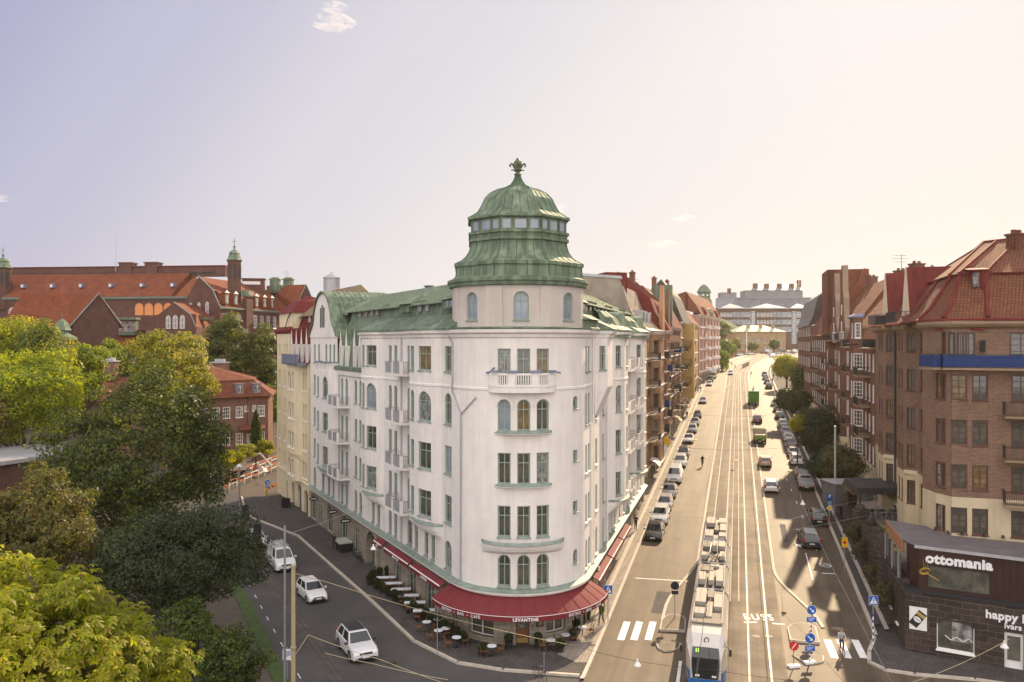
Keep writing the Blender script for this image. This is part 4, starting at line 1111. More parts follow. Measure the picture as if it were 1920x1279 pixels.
# dark repairs and manholes
for px,py,L,wd in ((1200,1000,9,.5),(1240,1130,5,1.2),(1470,1000,7,.6),(1350,900,6,1),(1260,860,10,.7),(1425,1250,3,1.4)):
 X,Y=gnd(px,py);b=MB();ca,sn=math.cos(sa_),math.sin(sa_);P=[]
 for a,c in ((-L/2,-wd/2),(L/2,-wd/2),(L/2,wd/2),(-L/2,wd/2)):
  x_,y_=X+a*ca-c*sn,Y+a*sn+c*ca;P.append((x_,y_,gz(x_,y_)+(.024 if wd < .9 else .023)))
 if not 8 < U(X,Y) < 15.4:b.poly(P);struct('road_patch',b,M['asphalt_dark'])
for px,py,st in ((1147,1266,0),(1418,1195,1),(1441,1195,1),(1308,930,1),(1382,925,1),(735,1245,0),(760,1163,0),(1270,1010,1),(484,906,0),(470,958,0)):
 X,Y=gnd(px,py,st);b=MB();b.poly([(X+.3*math.cos(k*math.pi/8),Y+.3*math.sin(k*math.pi/8),gz(X,Y)+(.040 if st else .014)+(.15 if px in (735,760) else 0)) for k in range(16)]);struct('manhole_cover',b,M['cast'])
# refuge islands
def island(pts,label,base):
 t=MB();n=len(pts);cx=sum(p[0] for p in pts)/n;cy=sum(p[1] for p in pts)/n;z=gz(cx,cy)
 t.prism(pts,z-.05,z+.13);ins=[(cx+(x-cx)*.90,cy+(y-cy)*.95) for x,y in pts]
 t.poly([(x,y,z+.135) for x,y in ins],1)
 one('traffic_island',t,[M['granite'],M['asphalt']],label,'traffic island',(cx,cy,z),'kerbed refuges in the roadway')
def G(*a):return [gnd(x,y) for x,y in a]
island(G((1236,1185),(1240,1165),(1252,1154),(1266,1153),(1282,1158),(1286,1166),(1285,1188)),'kerbed refuge bearing the round dark sign, left of the tram',0)
island(G((1229,1208),(1277,1209),(1274,1219),(1262,1224),(1247,1225),(1233,1219)),'small half-round refuge left of the tram front',0)
island(G((1481,1206),(1476,1180),(1484,1172),(1500,1169),(1516,1171),(1530,1178),(1537,1211)),'kerbed refuge under the upper blue keep-right sign',0)
island(G((1485,1231),(1492,1229),(1545,1233),(1545,1243),(1530,1247),(1505,1244)),'small rounded refuge behind the lower blue keep-right sign',0)
# other buildings
def mansard(mb,W,t0,t1,prof,mi=0,rib=None,follow=False):
 ts=uniq([t0,t1]+[t0+(t1-t0)*k/4 for k in range(5)])
 rows=[[(*(W.raw)(t,o),z) for o,z in prof] for t in ts];mb.grid(rows,mi);mb.poly(rows[0],mi);mb.poly(rows[-1][::-1],mi)
 if rib:
  for k in rib:ribs(mb,W,t0,t1,(prof[k],prof[k+1]),.6,mi=mi)
def an_(W):return math.atan2(W.d[1],W.d[0])
# ---------------------------------------------- cream house beyond the white block
creamL=Line(LWl.raw(44.06),DL,-1,[(4.0,0),(4.6,.5),(5.6,.85),(9.4,.85),(9.9,.4),(10.1,0)])
base=(*creamL.raw(8,-4),0)
cr_=thing('apartment_house','cream plastered house with maroon metal roof and slim pointed white dormers','house',base)
b=MB();cw=[];ops=[]
for r_,(z0,z1,ar) in enumerate(ROWS[:4]):
 for a,w_ in ((1.7,.9),(3.0,.9),(5.4,1.0),(7.0,1.7),(12.6,.8),(14.0,.8),(17.3,.9)):
  o=(a,a+w_,z0,z1,ar);ops.append(o);cw.append((creamL,*o,S('cm',depth=.3,frame='plaster_trim' if w_ < 1 else 'white_paint',cols=2,rows=[.66])))
for a in (12.6,14.0,17.3):o=(a,a+.8,19.6,21.6,0);ops.append(o);cw.append((creamL,*o,S('cm',depth=.3,frame='plaster_trim',cols=2,rows=[.66])))
facade(b,creamL,0,11.2,3.9,19.2,[o for o in ops if o[0] < 11],.3);facade(b,creamL,11.2,19.6,3.9,23.2,[o for o in ops if o[0] > 11],.3)
gd=[(1.2,3.2,.1,3.2,1),(4.6,6.8,.1,3.3,1),(8.6,10.2,.1,3.0,1),(12.5,13.6,.1,2.6,0)]
facade(b,creamL.straight(),0,19.6,0,3.9,gd,.4)
cw += [(creamL.straight(),*g_,S('cg',depth=.4,frame='dark_metal',cols=1,rows=[.7],sill=False)) for g_ in gd]
e0,e1=creamL.raw(19.6),creamL.raw(19.6,-12);b.poly([(*e0,0),(*e1,0),(*e1,23.2),(*e0,23.2)])
b.poly([(*creamL.raw(11.2),19),(*creamL.raw(11.2,-6),19),(*creamL.raw(11.2,-6),23.2),(*creamL.raw(11.2),23.2)])
b.poly([(*creamL.raw(0,-12),0),(*e1,0),(*e1,23),(*creamL.raw(0,-12),23)])
# pavilion storey
p4=[creamL.raw(11.4,-.3),creamL.raw(19.4,-.3),creamL.raw(19.4,-7),creamL.raw(11.4,-7)]
b.prism(p4,23.2,26.0)
b.build('wall',M['cream'],cr_)
b=MB();c2=[(0,23.0),(.3,23.2),(.35,23.5),(-.3,24.0)]
band(b,creamL.straight(),11.0,19.8,c2,2);
q4=[creamL.raw(11.1,0),creamL.raw(19.7,0),creamL.raw(19.7,-7.4),creamL.raw(11.1,-7.4)];q5=[creamL.raw(12.6,-1.8),creamL.raw(18.0,-1.8),creamL.raw(18.0,-5.5),creamL.raw(12.6,-5.5)];q6=creamL.raw(15.3,-3.6)
for k in range(4):
 j=(k+1) % 4;b.poly([(*q4[k],25.9),(*q4[j],25.9),(*q5[j],27.6),(*q5[k],27.6)]);b.poly([(*q5[k],27.6),(*q5[j],27.6),(*q6,28.5)])
b.poly([(*q,25.9) for q in q4])
mansard(b,creamL,0,11.2,[(.3,19.2),(.0,19.3),(-.2,21.8),(-1.0,23.6),(-1.6,24.3),(-1.7,25.4)],0,(1,2,3))
b.build('roof',M['red_metal'],cr_)
b=MB();mansard(b,creamL,-.2,13.5,[(-1.2,25.3),(-6.4,29.2),(-11,25)],0,(0,));b.build('upper_roof',M['brown_metal'],cr_)
for t in (2.2,4.6,7.0):
 d=MB();d.box((*creamL.raw(t,-1.62),24.9),(.9,.12,.8),an_(creamL));d.box((*creamL.raw(t,-1.54),24.9),(.06,.1,.8),an_(creamL),1);d.build('roof_window',[M['white_paint'],M['glass']],cr_)
for t in (1.2,3.9,6.7,9.4):
 d=MB()
 P0=[(*creamL.raw(t-.55,.2),21.6),(*creamL.raw(t+.55,.2),21.6),(*creamL.raw(t,.2),23.7)];P1=[(*creamL.raw(t-.55,-1),21.6),(*creamL.raw(t+.55,-1),21.6),(*creamL.raw(t,-1),23.7)]
 d.poly(P0);d.poly([P0[0],P0[2],P1[2],P1[0]],1);d.poly([P0[1],P0[2],P1[2],P1[1]],1)
 for s in (-.42,.42):d.box((*creamL.raw(t+s,-.1),20.4),(.24,.6,2.4),an_(creamL))
 d.box((*creamL.raw(t,-.1),20.4),(.62,.1,2.4),an_(creamL),2);d.build('dormer',[M['plaster'],M['red_metal'],M['glass_curtain']],cr_)
bb=MB();bb.hexa([(*creamL.raw(1.0,0),18.9),(*creamL.raw(10.4,0),18.9),(*creamL.raw(10.4,1.25),18.9),(*creamL.raw(1.0,1.25),18.9)]+[(*creamL.raw(1.0,0),19.2),(*creamL.raw(10.4,0),19.2),(*creamL.raw(10.4,1.4),19.2),(*creamL.raw(1.0,1.4),19.2)])
for k in range(30):bb.box((*creamL.raw(1.1+k*.31,1.3),19.7),(.16,.12,1.0),an_(creamL))
bb.box((*creamL.raw(5.7,1.3),20.25),(9.4,.2,.12),an_(creamL));bb.build('balcony',M['lead'],cr_)
b=MB();corbel(creamL.straight(),3.8,10.2,7.4,b);band(b,creamL.straight(),0,19.6,[(0,3.7),(.15,3.8),(.15,4.0),(0,4.1)],4);b.build('cornice',M['cream'],cr_)
finish_windows(cr_,cw,60)
b=MB();b.tube([(*creamL.raw(.4,.12),19),(*creamL.raw(.4,.12),0)],.07);b.build('downpipe',M['cream'],cr_)
b=MB();b.tube([(*creamL.raw(11.5,-.2),26),(*creamL.raw(13.2,-.15),25.2),(*creamL.raw(13.4,.12),24),(*creamL.raw(13.4,.12),23.4)],.08);b.build('downpipe',M['brown_paint'],cr_)
# ---------------------------------------------- louvred vent drum behind the roofs
b=MB();c=at(622,540,118);b.lathe([(1.15,-6),(1.15,1.3),(1.28,1.35),(1.28,1.5),(.9,1.7),(.2,2.0),(.15,2.3),(0,2.35)],c,16)
for k in range(16):a=k*math.pi/8;b.box((c[0]+1.17*math.cos(a),c[1]+1.17*math.sin(a),c[2]-1.6),(.07,.07,5.6),a)
vt=one('vent_tower',b,M['grey_metal'],'round grey metal vent turret rising behind the curved white gable','vent',(c[0],c[1],c[2]-6))
# ---------------------------------------------- generic street house
def house(name,label,W,t0,t1,zb,ze,wallm,cols,levels,st,roofprof,roofm,deep=12,group=None,cornice=None,cap=60,ww=1.0,wh=1.9,base=None,basem=None,ribs_=False,far=False,prof_follow=True,skipwin=None):
 bs_=(*W.raw((t0+t1)/2,-deep/2),zb)
 root=thing(name,label,'building',bs_,0,group)
 b=MB();ops=[];wn=[]
 for z in levels:
  for c in cols:
   cc,w_,*ar=c if isinstance(c,tuple) else (c,ww)
   a_,b_=cc-w_/2,cc+w_/2
   if a_ < t0 or b_ > t1:continue
   o=(a_,b_,z,z+wh,1 if ar else 0);ops.append(o);wn.append((W,*o,st))
 zs=base or zb
 facade(b,W,t0,t1,zs,ze,ops,st.get('depth',.3))
 for t in (t0,t1):b.poly([(*W.raw(t),zb),(*W.raw(t,-deep),zb),(*W.raw(t,-deep),ze),(*W.raw(t),ze)])
 b.poly([(*W.raw(t0,-deep),zb),(*W.raw(t1,-deep),zb),(*W.raw(t1,-deep),ze),(*W.raw(t0,-deep),ze)])
 b.build('wall',M[wallm] if isinstance(wallm,str) else wallm,root)
 if base:
  b=MB();facade(b,W.straight(),t0,t1,zb-.5,base,[],.3)
  k=t0+1.2;sw=[];so=[]
  b=MB()
  while k+2.4 < t1:so.append((k,k+2.2,zb+.7,base-.5,0));sw.append((W.straight(),*so[-1],S('bs',depth=.3,frame='dark_metal',cols=2,rows=[.75],sill=False)));k += 3.6
  facade(b,W.straight(),t0,t1,zb-.5,base,so,.3);b.build('ground_floor_wall',M[basem],root);finish_windows(root,sw,20,'shop_window',far=far)
 if cornice:
  for z in levels:
   b=MB();band(b,W,t0,t1,[(0,z-.75),(.10,z-.7),(.10,z-.5),(0,z-.45)],4);b.build('string_course',M[cornice],root)
  b=MB();band(b,W,t0,t1,[(0,ze-.5),(.2,ze-.35),(.45,ze-.1),(.5,ze+.05),(0,ze+.08)],3);b.build('cornice',M[cornice],root)
 if roofprof:
  b=MB();rows=[[(*(W.pos(t,o) if j < 1 else W.raw(t,o)),z) for j,(o,z) in enumerate(roofprof)] for t in uniq([t0,t1]+[q for q in W.brk() if t0 < q < t1])]
  b.grid(rows);b.poly(rows[0]);b.poly(rows[-1])
  if ribs_:
   for k in range(1,len(roofprof)-1):ribs(b,W,t0,t1,(roofprof[k],roofprof[k+1]),.7,mi=0)
  b.build('roof',M[roofm] if isinstance(roofm,str) else roofm,root)
 finish_windows(root,wn,cap,far=far)
 return root
def chimney(root,c,z,sz,h,m='brick_row',an=0,name='chimney'):
 b=MB();b.box((c[0],c[1],z+h/2),(sz[0],sz[1],h),an);b.box((c[0],c[1],z+h+.08),(sz[0]+.18,sz[1]+.18,.16),an)
 for k in (-.25,.25):b.box((c[0]+k*sz[0]*math.cos(an),c[1]+k*sz[0]*math.sin(an),z+h+.3),(.28,.28,.35),an)
 return b.build(name,M[m],root)
def antenna(px,py,Y,h,label,root=None):
 c=at(px,py,Y);b=MB();b.tube([(c[0],c[1],c[2]-h),c],.03,5)
 for k,(dz,L) in enumerate(((.1,1.2),(.5,1.6),(.9,1.0))):b.tube([(c[0]-L*.8,c[1],c[2]-dz),(c[0]+L*.5,c[1],c[2]-dz)],.018,4)
 one('roof_antenna',b,M['dark_metal'],label,'antenna',(c[0],c[1],c[2]-h),'aerials on the roofs')
# ---------------------------------------------- left row of the main street
RW0=Rst
def rowline(prof=None,o=0):
 return Line((XU(0,60) ,60),(.284,1),1,prof)
Y2t=lambda Y:(Y-60)*math.hypot(.284,1)
WHS='the closed row of houses along the sunny side of the street'
ST_A=S('sa',depth=.28,frame='brown_paint',cols=2,rows=[.66],fw=.10,sill=False)
rl=rowline([(Y2t(110),0),(Y2t(111),1.2),(Y2t(116),1.2),(Y2t(117),0),(Y2t(124),0),(Y2t(124.5),.8),(Y2t(127),.8),(Y2t(127.5),0)])
h1=house('apartment_house','ochre plastered house with grey bell-cast dormer roof next to the white block',rl,Y2t(101.5),Y2t(119),0,23.4,mat('ochre_plaster',(.38,.225,.125),.9,var=.12,vscale=.6,streak=.25),[Y2t(103),Y2t(105.5),Y2t(108.5),(Y2t(110.6),.7),Y2t(112.4),Y2t(114.6),Y2t(118)],[5.6,9.2,12.8,16.4,20.2],ST_A,
     [(.6,23.4),(.2,23.7),(-2.2,26.4),(-3.2,29.3),(-8,29.6),(-12,24)],mat('weathered_zinc_roof',(.34,.28,.22),.55,var=.2,vscale=.8,streak=.2),cornice='plaster_trim',base=4.8,basem='stone_left',ribs_=True)
b=MB();c=rl.raw(Y2t(101.4),0);
for (t,o,zt) in (((Y2t(101.3)),0,29.9),):
 b.poly([(*rl.raw(t,.2),22),(*rl.raw(t,-2.0),26.6),(*rl.raw(t,-3.1),30.0),(*rl.raw(t,-13),30.9),(*rl.raw(t,-13),20),(*rl.raw(t,0),20)])
 b.poly([(*rl.raw(t+.35,.2),22),(*rl.raw(t+.35,-2.0),26.6),(*rl.raw(t+.35,-3.1),30.0),(*rl.raw(t+.35,-13),30.9),(*rl.raw(t+.35,-13),20),(*rl.raw(t+.35,0),20)])
b.build('fire_wall',mat('fire_wall_render',(.30,.25,.20),.95,var=.2,vscale=.6),h1)
b=MB()
for (a,zz) in (((-3.1,30.0),(-13,30.9)),):
 p,q=a,zz;b.hexa([(*rl.raw(Y2t(101.2),p[0]+.2),p[1]),(*rl.raw(Y2t(101.2),q[0]),q[1]),(*rl.raw(Y2t(102.2),q[0]),q[1]),(*rl.raw(Y2t(102.2),p[0]+.2),p[1])]+[(*rl.raw(Y2t(101.2),p[0]+.2),p[1]+.35),(*rl.raw(Y2t(101.2),q[0]),q[1]+.35),(*rl.raw(Y2t(102.2),q[0]),q[1]+.35),(*rl.raw(Y2t(102.2),p[0]+.2),p[1]+.35)])
b.build('coping',M['grey_metal'],h1)
b=MB();c=at(1148,535,108);b.box((c[0],c[1],c[2]),(3.0,3.0,3.2),.28);b.build('lift_house',M['red_metal'],h1)
c=at(1138,540,104);chimney(h1,c,c[2]-1.2,(1.4,1.2),2.0,'plaster')
for Y in (104.5,108,113):
 d=MB();d.box((*rl.raw(Y2t(Y),-1.2),25.2),(1.0,1.6,1.7),an_(rl));d.box((*rl.raw(Y2t(Y),-.38),25.2),(.7,.06,1.2),an_(rl),1);d.build('dormer',[M['grey_metal'],M['glass']],h1)
h2=house('apartment_house','tall brown house with steep crimson roof and narrow stepped gable towers',rl,Y2t(119),Y2t(141),0,23.6,mat('red_brown_plaster',(.28,.135,.08),.9,var=.15,vscale=.5,streak=.2),[Y2t(y) for y in (120.6,123,(125.6),129,131.5,134,136.5,139)],[7,10.6,14.2,17.8,21.0],ST_A,
     [(.5,23.6),(-1.2,28.5),(-6,32.5),(-12,24)],'red_metal',cornice='plaster_trim',base=6.0,basem='stone_left',ribs_=True)
for Y in (121,130.5):  # gable towers
 g_=MB();t=Y2t(Y)
 for o1 in (.9,):
  P=[(t-1.6,23),(t-1.6,26.5),(t-.9,28.6),(t-.45,30.4),(t+.45,30.4),(t+.9,28.6),(t+1.6,26.5),(t+1.6,23)]
  A=[(*rl.raw(a_,.7),z) for a_,z in P];B=[(*rl.raw(a_,.1),z) for a_,z in P]
  g_.poly(A);g_.poly(B)
  for k in range(len(A)):j=(k+1) % len(A);g_.poly([A[k],A[j],B[j],B[k]])
 g_.build('gable',mat('orange_trim_plaster',(.40,.21,.11),.85,var=.1),h2) if Y < 125 else g_.build('gable',M['brick_row'],h2)
h3=house('apartment_house','brown brick house with green gable top and black pointed turret roof',rl,Y2t(141),Y2t(166),2,24.5,'brick_row',[Y2t(y) for y in range(143,166,3)],[9,12.6,16.2,19.8],ST_A,
     [(.5,24.5),(-1.5,28.5),(-5,32),(-12,26)],M['red_metal'],cornice='plaster_trim',base=7.6,basem='stone_left',wh=2.1,ww=1.3)
b=MB();b.box((*rl.raw(Y2t(142.6),-1.5),28),(1.8,3.4,8),an_(rl));b.build('turret',M['copper'],h3)
h4=house('apartment_house','dark house with black slate roof, brick base and yellow rendered end',rl,Y2t(166),Y2t(196),3,26,mat('yellow_brown_plaster',(.34,.20,.10),.9,var=.15,vscale=.5),[Y2t(y) for y in range(168,196,3)],[10,13.6,17.2,20.8,23.2],ST_A,
     [(.5,26),(-1.8,32.0),(-4.0,35),(-12,27)],mat('black_slate',(.055,.045,.045),.6,var=.3,vscale=1),cornice='plaster_trim',base=8.6,basem='stone_left',far=True,wh=1.8)
b=MB()
for k in range(14):
 p,q=rl.raw(Y2t(168) ,.3-k*.32),None;b.box((*p,26.4+k*.62),(.5,.06,.06),an_(rl))
for s in (-.25,.25):b.tube([(*rl.raw(Y2t(168)+s,.4),26.2),(*rl.raw(Y2t(168)+s,-4.1),35)],.04,4)
b.build('roof_ladder',M['steel'],h4)
h5=house('apartment_house','yellow plastered house with a projecting upright bay before the bend',rl,Y2t(196),Y2t(238),5,26.5,mat('yellow_plaster_row',(.38,.24,.11),.9,var=.12,vscale=.5),[Y2t(y) for y in range(199,238,4)],[12,15.6,19.2,22.8],ST_A,
     [(.5,26.5),(-2.5,30.5),(-7,33),(-12,27)],M['red_metal'],cornice='plaster_trim',base=10,basem='stone_left',far=True,wh=1.8)
b=MB();b.box((*rl.raw(Y2t(179),1.0),17.5),(3.4,2.2,16.5),an_(rl));b.build('bay',mat('yellow_bay_plaster',(.50,.33,.12),.85,var=.08),h4)
# the pink corner house where the street bends
pk0,pk1=at(1311,640,240),at(1349,640,288)
pw=Line(pk0[:2],(pk1[0]-pk0[0],pk1[1]-pk0[1]),1);Lp=math.hypot(pk1[0]-pk0[0],pk1[1]-pk0[1])
h6=house('corner_house','pink plastered corner house with light trimmed windows and red dormered roof at the bend',pw,0,Lp,8,30,mat('pink_plaster',(.47,.28,.24),.9,var=.08,vscale=.5),[(Lp*f,2.2) for f in (.08,.24,.40,.56,.72,.88)],[13.2,16.6,20.0,23.4,26.8],S('sp',depth=.3,frame='brown_paint',cols=2,rows=[.66],sill=False),
     [(.6,30),(-1,33.0),(-4,37.0),(-14,34)],'tiles_row',cornice='plaster_trim',base=12.2,basem='stone_left',far=True,wh=2.2)
b=MB()
for f in (.32,.64,.80):
 for z in (13,16.4,19.8,23.2,26.6):b=MB();b.box((*pw.raw(Lp*f,.6),z),(3.6,1.4,.9),an_(pw));b.build('balcony',M['plaster_trim'],h6)
for f in (.2,.5,.8):
 d=MB();t=Lp*f;d.lathe([(2.2,0),(2.0,1.2),(1.2,2.3),(0,2.8)],(*pw.raw(t,-1.2),30.3),12);d.build('dormer',M['red_metal'] if f != .5 else M['copper'],h6)
# green lookout turret
b=MB();c=at(1320,560,300);b.lathe([(4.6,-10),(3.8,-5),(2.8,-.5),(2.4,0),(2.3,2.0),(2.7,2.1),(2.7,2.5),(2.2,3.4),(1.4,4.5),(.4,5.2),(0,5.3)],c,8)
for k in range(8):a=(k+.5)*math.pi/4;b.box((c[0]+2.2*math.sin(a),c[1]-2.2*math.cos(a),c[2]+1.1),(.8,.2,.6),a,1)  # windows are plain white boxes
one('lookout_turret',b,[M['copper'],M['white_paint']],'eight-sided green copper turret with small white windows above the pink corner house','turret',(c[0],c[1],c[2]-10))
chimney(h2,(*rl.raw(Y2t(128),-5),),30,(1.4,.8),3,an=an_(rl));chimney(h3,(*rl.raw(Y2t(152),-4),),31,(1.6,.8),3,an=an_(rl));chimney(h4,(*rl.raw(Y2t(180),-4),),33,(1.0,.8),2.6,an=an_(rl))
# balconies of the row
def rb(root,Y,z,dep=1.3,L=3.0,cover=None,st='iron'):
 W_=rl.straight();balcony(root,W_,Y2t(Y)-L/2,Y2t(Y)+L/2,z,dep,st,cover)
covers=[None,'dark_metal',None,'blue_cloth',None]
for k,z in enumerate((8.6,12.2,15.8,19.4)):rb(h1,107.5,z,1.4,3.4);rb(h1,118.2,z,1.9,3.0,['dark_metal','blue_cloth',None,'dark_metal'][k])
for k,z in enumerate((10.0,13.6,17.2,20.6)):rb(h2,127.5,z,1.6,3.0,covers[(k+1) % 5]);rb(h2,138.5,z,1.6,3.0)
for k,z in enumerate((9,12.6,16.2,19.8)):rb(h3,150,z,1.4,3.4,covers[k]);rb(h3,162,z,1.6,3.4)
for z in (13,17,21):rb(h4,178,z,1.6,4);rb(h4,192,z,1.6,4)
antenna(1167,517,108,3,'small aerial on the crimson lift house');antenna(1191,523,112,4,'tall thin aerial between the lift house and the red roof')
# ---------------------------------------------- plum brick block on the right
fcs=1.0
NP=[(33.9,61.4),(34.97,61.0),(36.3,60.6),(38.2,59.9),(40.4,58.9),(47.5,55.2)]
# path runs from the right end round the corner and up the street
path=NP[::-1]+[(33.5,63.0),(33.6,65.2)]
WL=Line((35.0,65.6),(.275,1),-1,[])
def wp(Y,o=0):k=(Y-65.6);return WL.raw(k*math.hypot(.275,1),o)
path += [(35.0,65.6),wp(72.3),wp(72.9,1.0),wp(76.0,1.0),wp(76.8),wp(82.1),wp(82.7,1.0),wp(86.0,1.0),wp(86.8),wp(93.5)]
NB=Poly(path,-1)
n0=NB.nrm(1)
if n0[0]*1+n0[1]*1 > 0:NB.sign=1
near=thing('brick_block','plum brick apartment block with rounded corner, cream lower floor and tiled mansard roof','building',(42,68,3))
nb=MB();nops=[];nw=[]
Lc_=NB.L
LEV=[(9.35,9.2),(10.6,12.5),(14.0,15.95),(17.45,19.45)]
def tpx(px,lo=0,hi=None):
 """arc length where the wall is seen at that bearing (first hit within a range)"""
 best=None;t=lo;hi=hi or NB.L[-1]
 while t < hi:
  x,y=NB.pos(t);e=abs(960+1493*x/y-px)
  if best is None or e < best[0]:best=(e,t)
  t += .05
 return best[1]
i_corner=5
hi0=NB.L[6]
cols_n=[(tpx(1763,0,hi0),1.0),(tpx(1797,0,hi0),1.15),(tpx(1838,0,hi0),1.1),(tpx(1914,0,hi0),1.3)]
def segt(i,f,w_):return (NB.L[i]+(NB.L[i+1]-NB.L[i])*f,w_)
sk=len(NP)  # index of (33.5,63.0)
cols_n.append(segt(sk-1,.5,.45))
cols_s=[segt(sk+2,.45,1.0),segt(sk+2,.8,.9),segt(sk+3,.5,.75),segt(sk+4,.35,.8),segt(sk+4,.75,.8),segt(sk+6,.3,.9),segt(sk+6,.72,.9),segt(sk+7,.5,.75),segt(sk+8,.35,.8),segt(sk+8,.75,.8),segt(sk+10,.4,1.0)]
for (z0,z1) in ((10.6,12.5),(14.0,15.95),(17.45,19.45),(21.0,22.75)):
 for c_,w_ in cols_n+cols_s:
  if z0 > 20 and c_ < hi0 and w_ != .45:continue
  o=(c_-w_/2,c_+w_/2,z0,z1,0);nops.append(o);nw.append((NB,*o,ST_BR))
for px,w_ in ((1785,.85),(1801,.85),(1817,.85),(1914,1.5)):
 c_=tpx(px,0,hi0);o=(c_-w_/2,c_+w_/2,20.75,22.65,0);nops.append(o);nw.append((NB,*o,ST_BR))
facade(nb,NB,0,NB.L[-1],10.0,23.3,nops,.16,step=1.2);nb.build('wall',M['brick_near'],near)
nb=MB();lops=[]
for c_,w_ in cols_n:o=(c_-w_/2,c_+w_/2,7.2,9.2,0);lops.append(o);nw.append((NB,*o,ST_BR))
for c_,w_ in cols_s:o=(c_-w_/2,c_+w_/2,7.2,9.3,0);lops.append(o);nw.append((NB,*o,ST_BR))
for i in (sk+2,sk+6,sk+10):c_,w_=segt(i,.5,1.0);o=(c_-.5,c_+.5,4.0,6.3,1);lops.append(o);nw.append((NB,*o,S('nd',depth=.2,frame='brown_paint',cols=1,rows=[],sill=False,glass=['glass'])))
facade(nb,NB,0,NB.L[-1],3.5,10.0,lops,.18,step=1.2)
e0,e1=NB.pos(0),NB.pos(NB.L[-1]);
nb.poly([(*e1,3),(e1[0]+12,e1[1]-3,3),(e1[0]+12,e1[1]-3,24),(*e1,24)]);nb.poly([(*e1,23.2),(e1[0]+14,e1[1]-4,23.2),(60,62,23.2),(*e0,23.2)])
nb.poly([(*e1,3),(e1[0]+14,e1[1]-4,3),(e1[0]+14,e1[1]-4,24),(*e1,24)])
nb.poly([(*e0,3),(60,62,3),(60,62,23.2),(*e0,23.2)])
nb.build('ground_floor_wall',mat('cream_render_near',(.60,.50,.33),.9,var=.06,vscale=.7,streak=.12),near)
nb=MB();band(nb,NB,0,NB.L[-1],[(0,22.95),(.35,23.1),(.5,23.3),(.5,23.5),(0,23.55)],2);nb.build('eaves',M['brown_metal'],near)
for i in (sk+3,sk+7): # cream mouldings and swelling undersides of the bays
 nb=MB();a_,b_=NB.L[i]-.1,NB.L[i+2]
 band(nb,NB,NB.L[i-0] ,NB.L[i+1],[(0,9.7),(.18,9.9),(.18,10.15),(0,10.2)],1)
 nb.poly([(*NB.pos(NB.L[i]+.01,.02),6.2),(*NB.pos(NB.L[i+1]-.01,.02),6.2),(*wp(74.2,.1),5.0)])
 nb.build('bay_moulding',M['cream'],near)
finish_windows(near,nw,98)
# roof: brick-red tiles, steep mansard then a flatter upper slope
MANS=[(.35,23.5),(.35,23.75),(-.55,24.6),(-2.2,27.2)]
nr_=MB();inner=[(39.5,67.5)]
RP=[(47.5,55.2),(40.4,58.9),(36.3,60.8),(33.9,62.2),(33.5,64.8),(35.0,70.0),wp(93.5)]
RPw=Poly(RP,NB.sign)
def ring(o,z):
 P=[]
 for k,p in enumerate(RP):
  n1=RPw.nrm(RPw.L[max(k,1)]-.01);n2=RPw.nrm(RPw.L[min(k,len(RP)-2)]+.01)
  nx,ny=n1[0]+n2[0],n1[1]+n2[1];l=math.hypot(nx,ny);nx,ny=nx/l,ny/l
  P.append((p[0]+nx*o,p[1]+ny*o,z))
 return P
rings=[ring(o,z) for o,z in MANS]
nr_.grid(rings)
top=ring(-2.6,27.35);ridge=[(53,60,30.4),(46,65,30.6),(43,67.5,30.7),(42,69,30.7),(41.5,70,30.7),(42.5,73,30.4),(47.5,92,28.9)]
nr_.grid([ring(-2.0,27.35),ridge])
nr_.grid([ridge,[(60,66,27),(56,72,27),(54,76,27),(53,78,27),(53,80,27),(53,84,27),(56,94,27)]])
nr_.poly([ring(o,z)[-1] for o,z in MANS]+[ridge[-1],(56,94,23)])
rf=nr_.build('roof',M['tiles_near'],near)
nb=MB()
for k in range(1,len(RP)-1):
 nb.tube([ring(o+.02,z+.06)[k] for o,z in MANS[1:]] ,.16,6)
for o,z,r_ in ((.38,23.62,.13),(-2.15,27.32,.12)):nb.tube(ring(o,z),r_,5)
nb.tube([ridge[k] for k in range(len(ridge))],.15,5)
for k in (2,3,4):nb.tube([ring(-2.0,27.4)[k],ridge[k]],.12,5)
nb.build('flashing',M['red_metal'],near)
# roof window, chimneys
d=MB();c=at(1829,530,63.4);d.box(c,(1.5,2.2,1.7),.45);d.box((c[0]-.45,c[1]-1.0,c[2]+.12),(.8,.2,1.1),.45 ,1)
d.hexa([(c[0]-1.15,c[1]-.9,c[2]+.85),(c[0]+.25,c[1]-1.5,c[2]+.85),(c[0]+1.1,c[1]+.9,c[2]+1.2),(c[0]-.3,c[1]+1.5,c[2]+1.2)]+[(c[0]-1.15,c[1]-.9,c[2]+.93),(c[0]+.25,c[1]-1.5,c[2]+.93),(c[0]+1.1,c[1]+.9,c[2]+1.28),(c[0]-.3,c[1]+1.5,c[2]+1.28)],0)
d.build('dormer',[M['red_metal'],M['glass_curtain']],near)
c=at(1905,447,66);chimney(near,c,c[2]-2,(1.1,1.0),2.2,'tiles_near',.3)
c=at(1733,516,92);chimney(near,c,c[2]-2.6,(2.4,1.6),3.0,'brick_row',.3)
c=at(1708,520,92);chimney(near,c,c[2]-2.0,(1.8,1.4),2.2,'brick_row',.3)
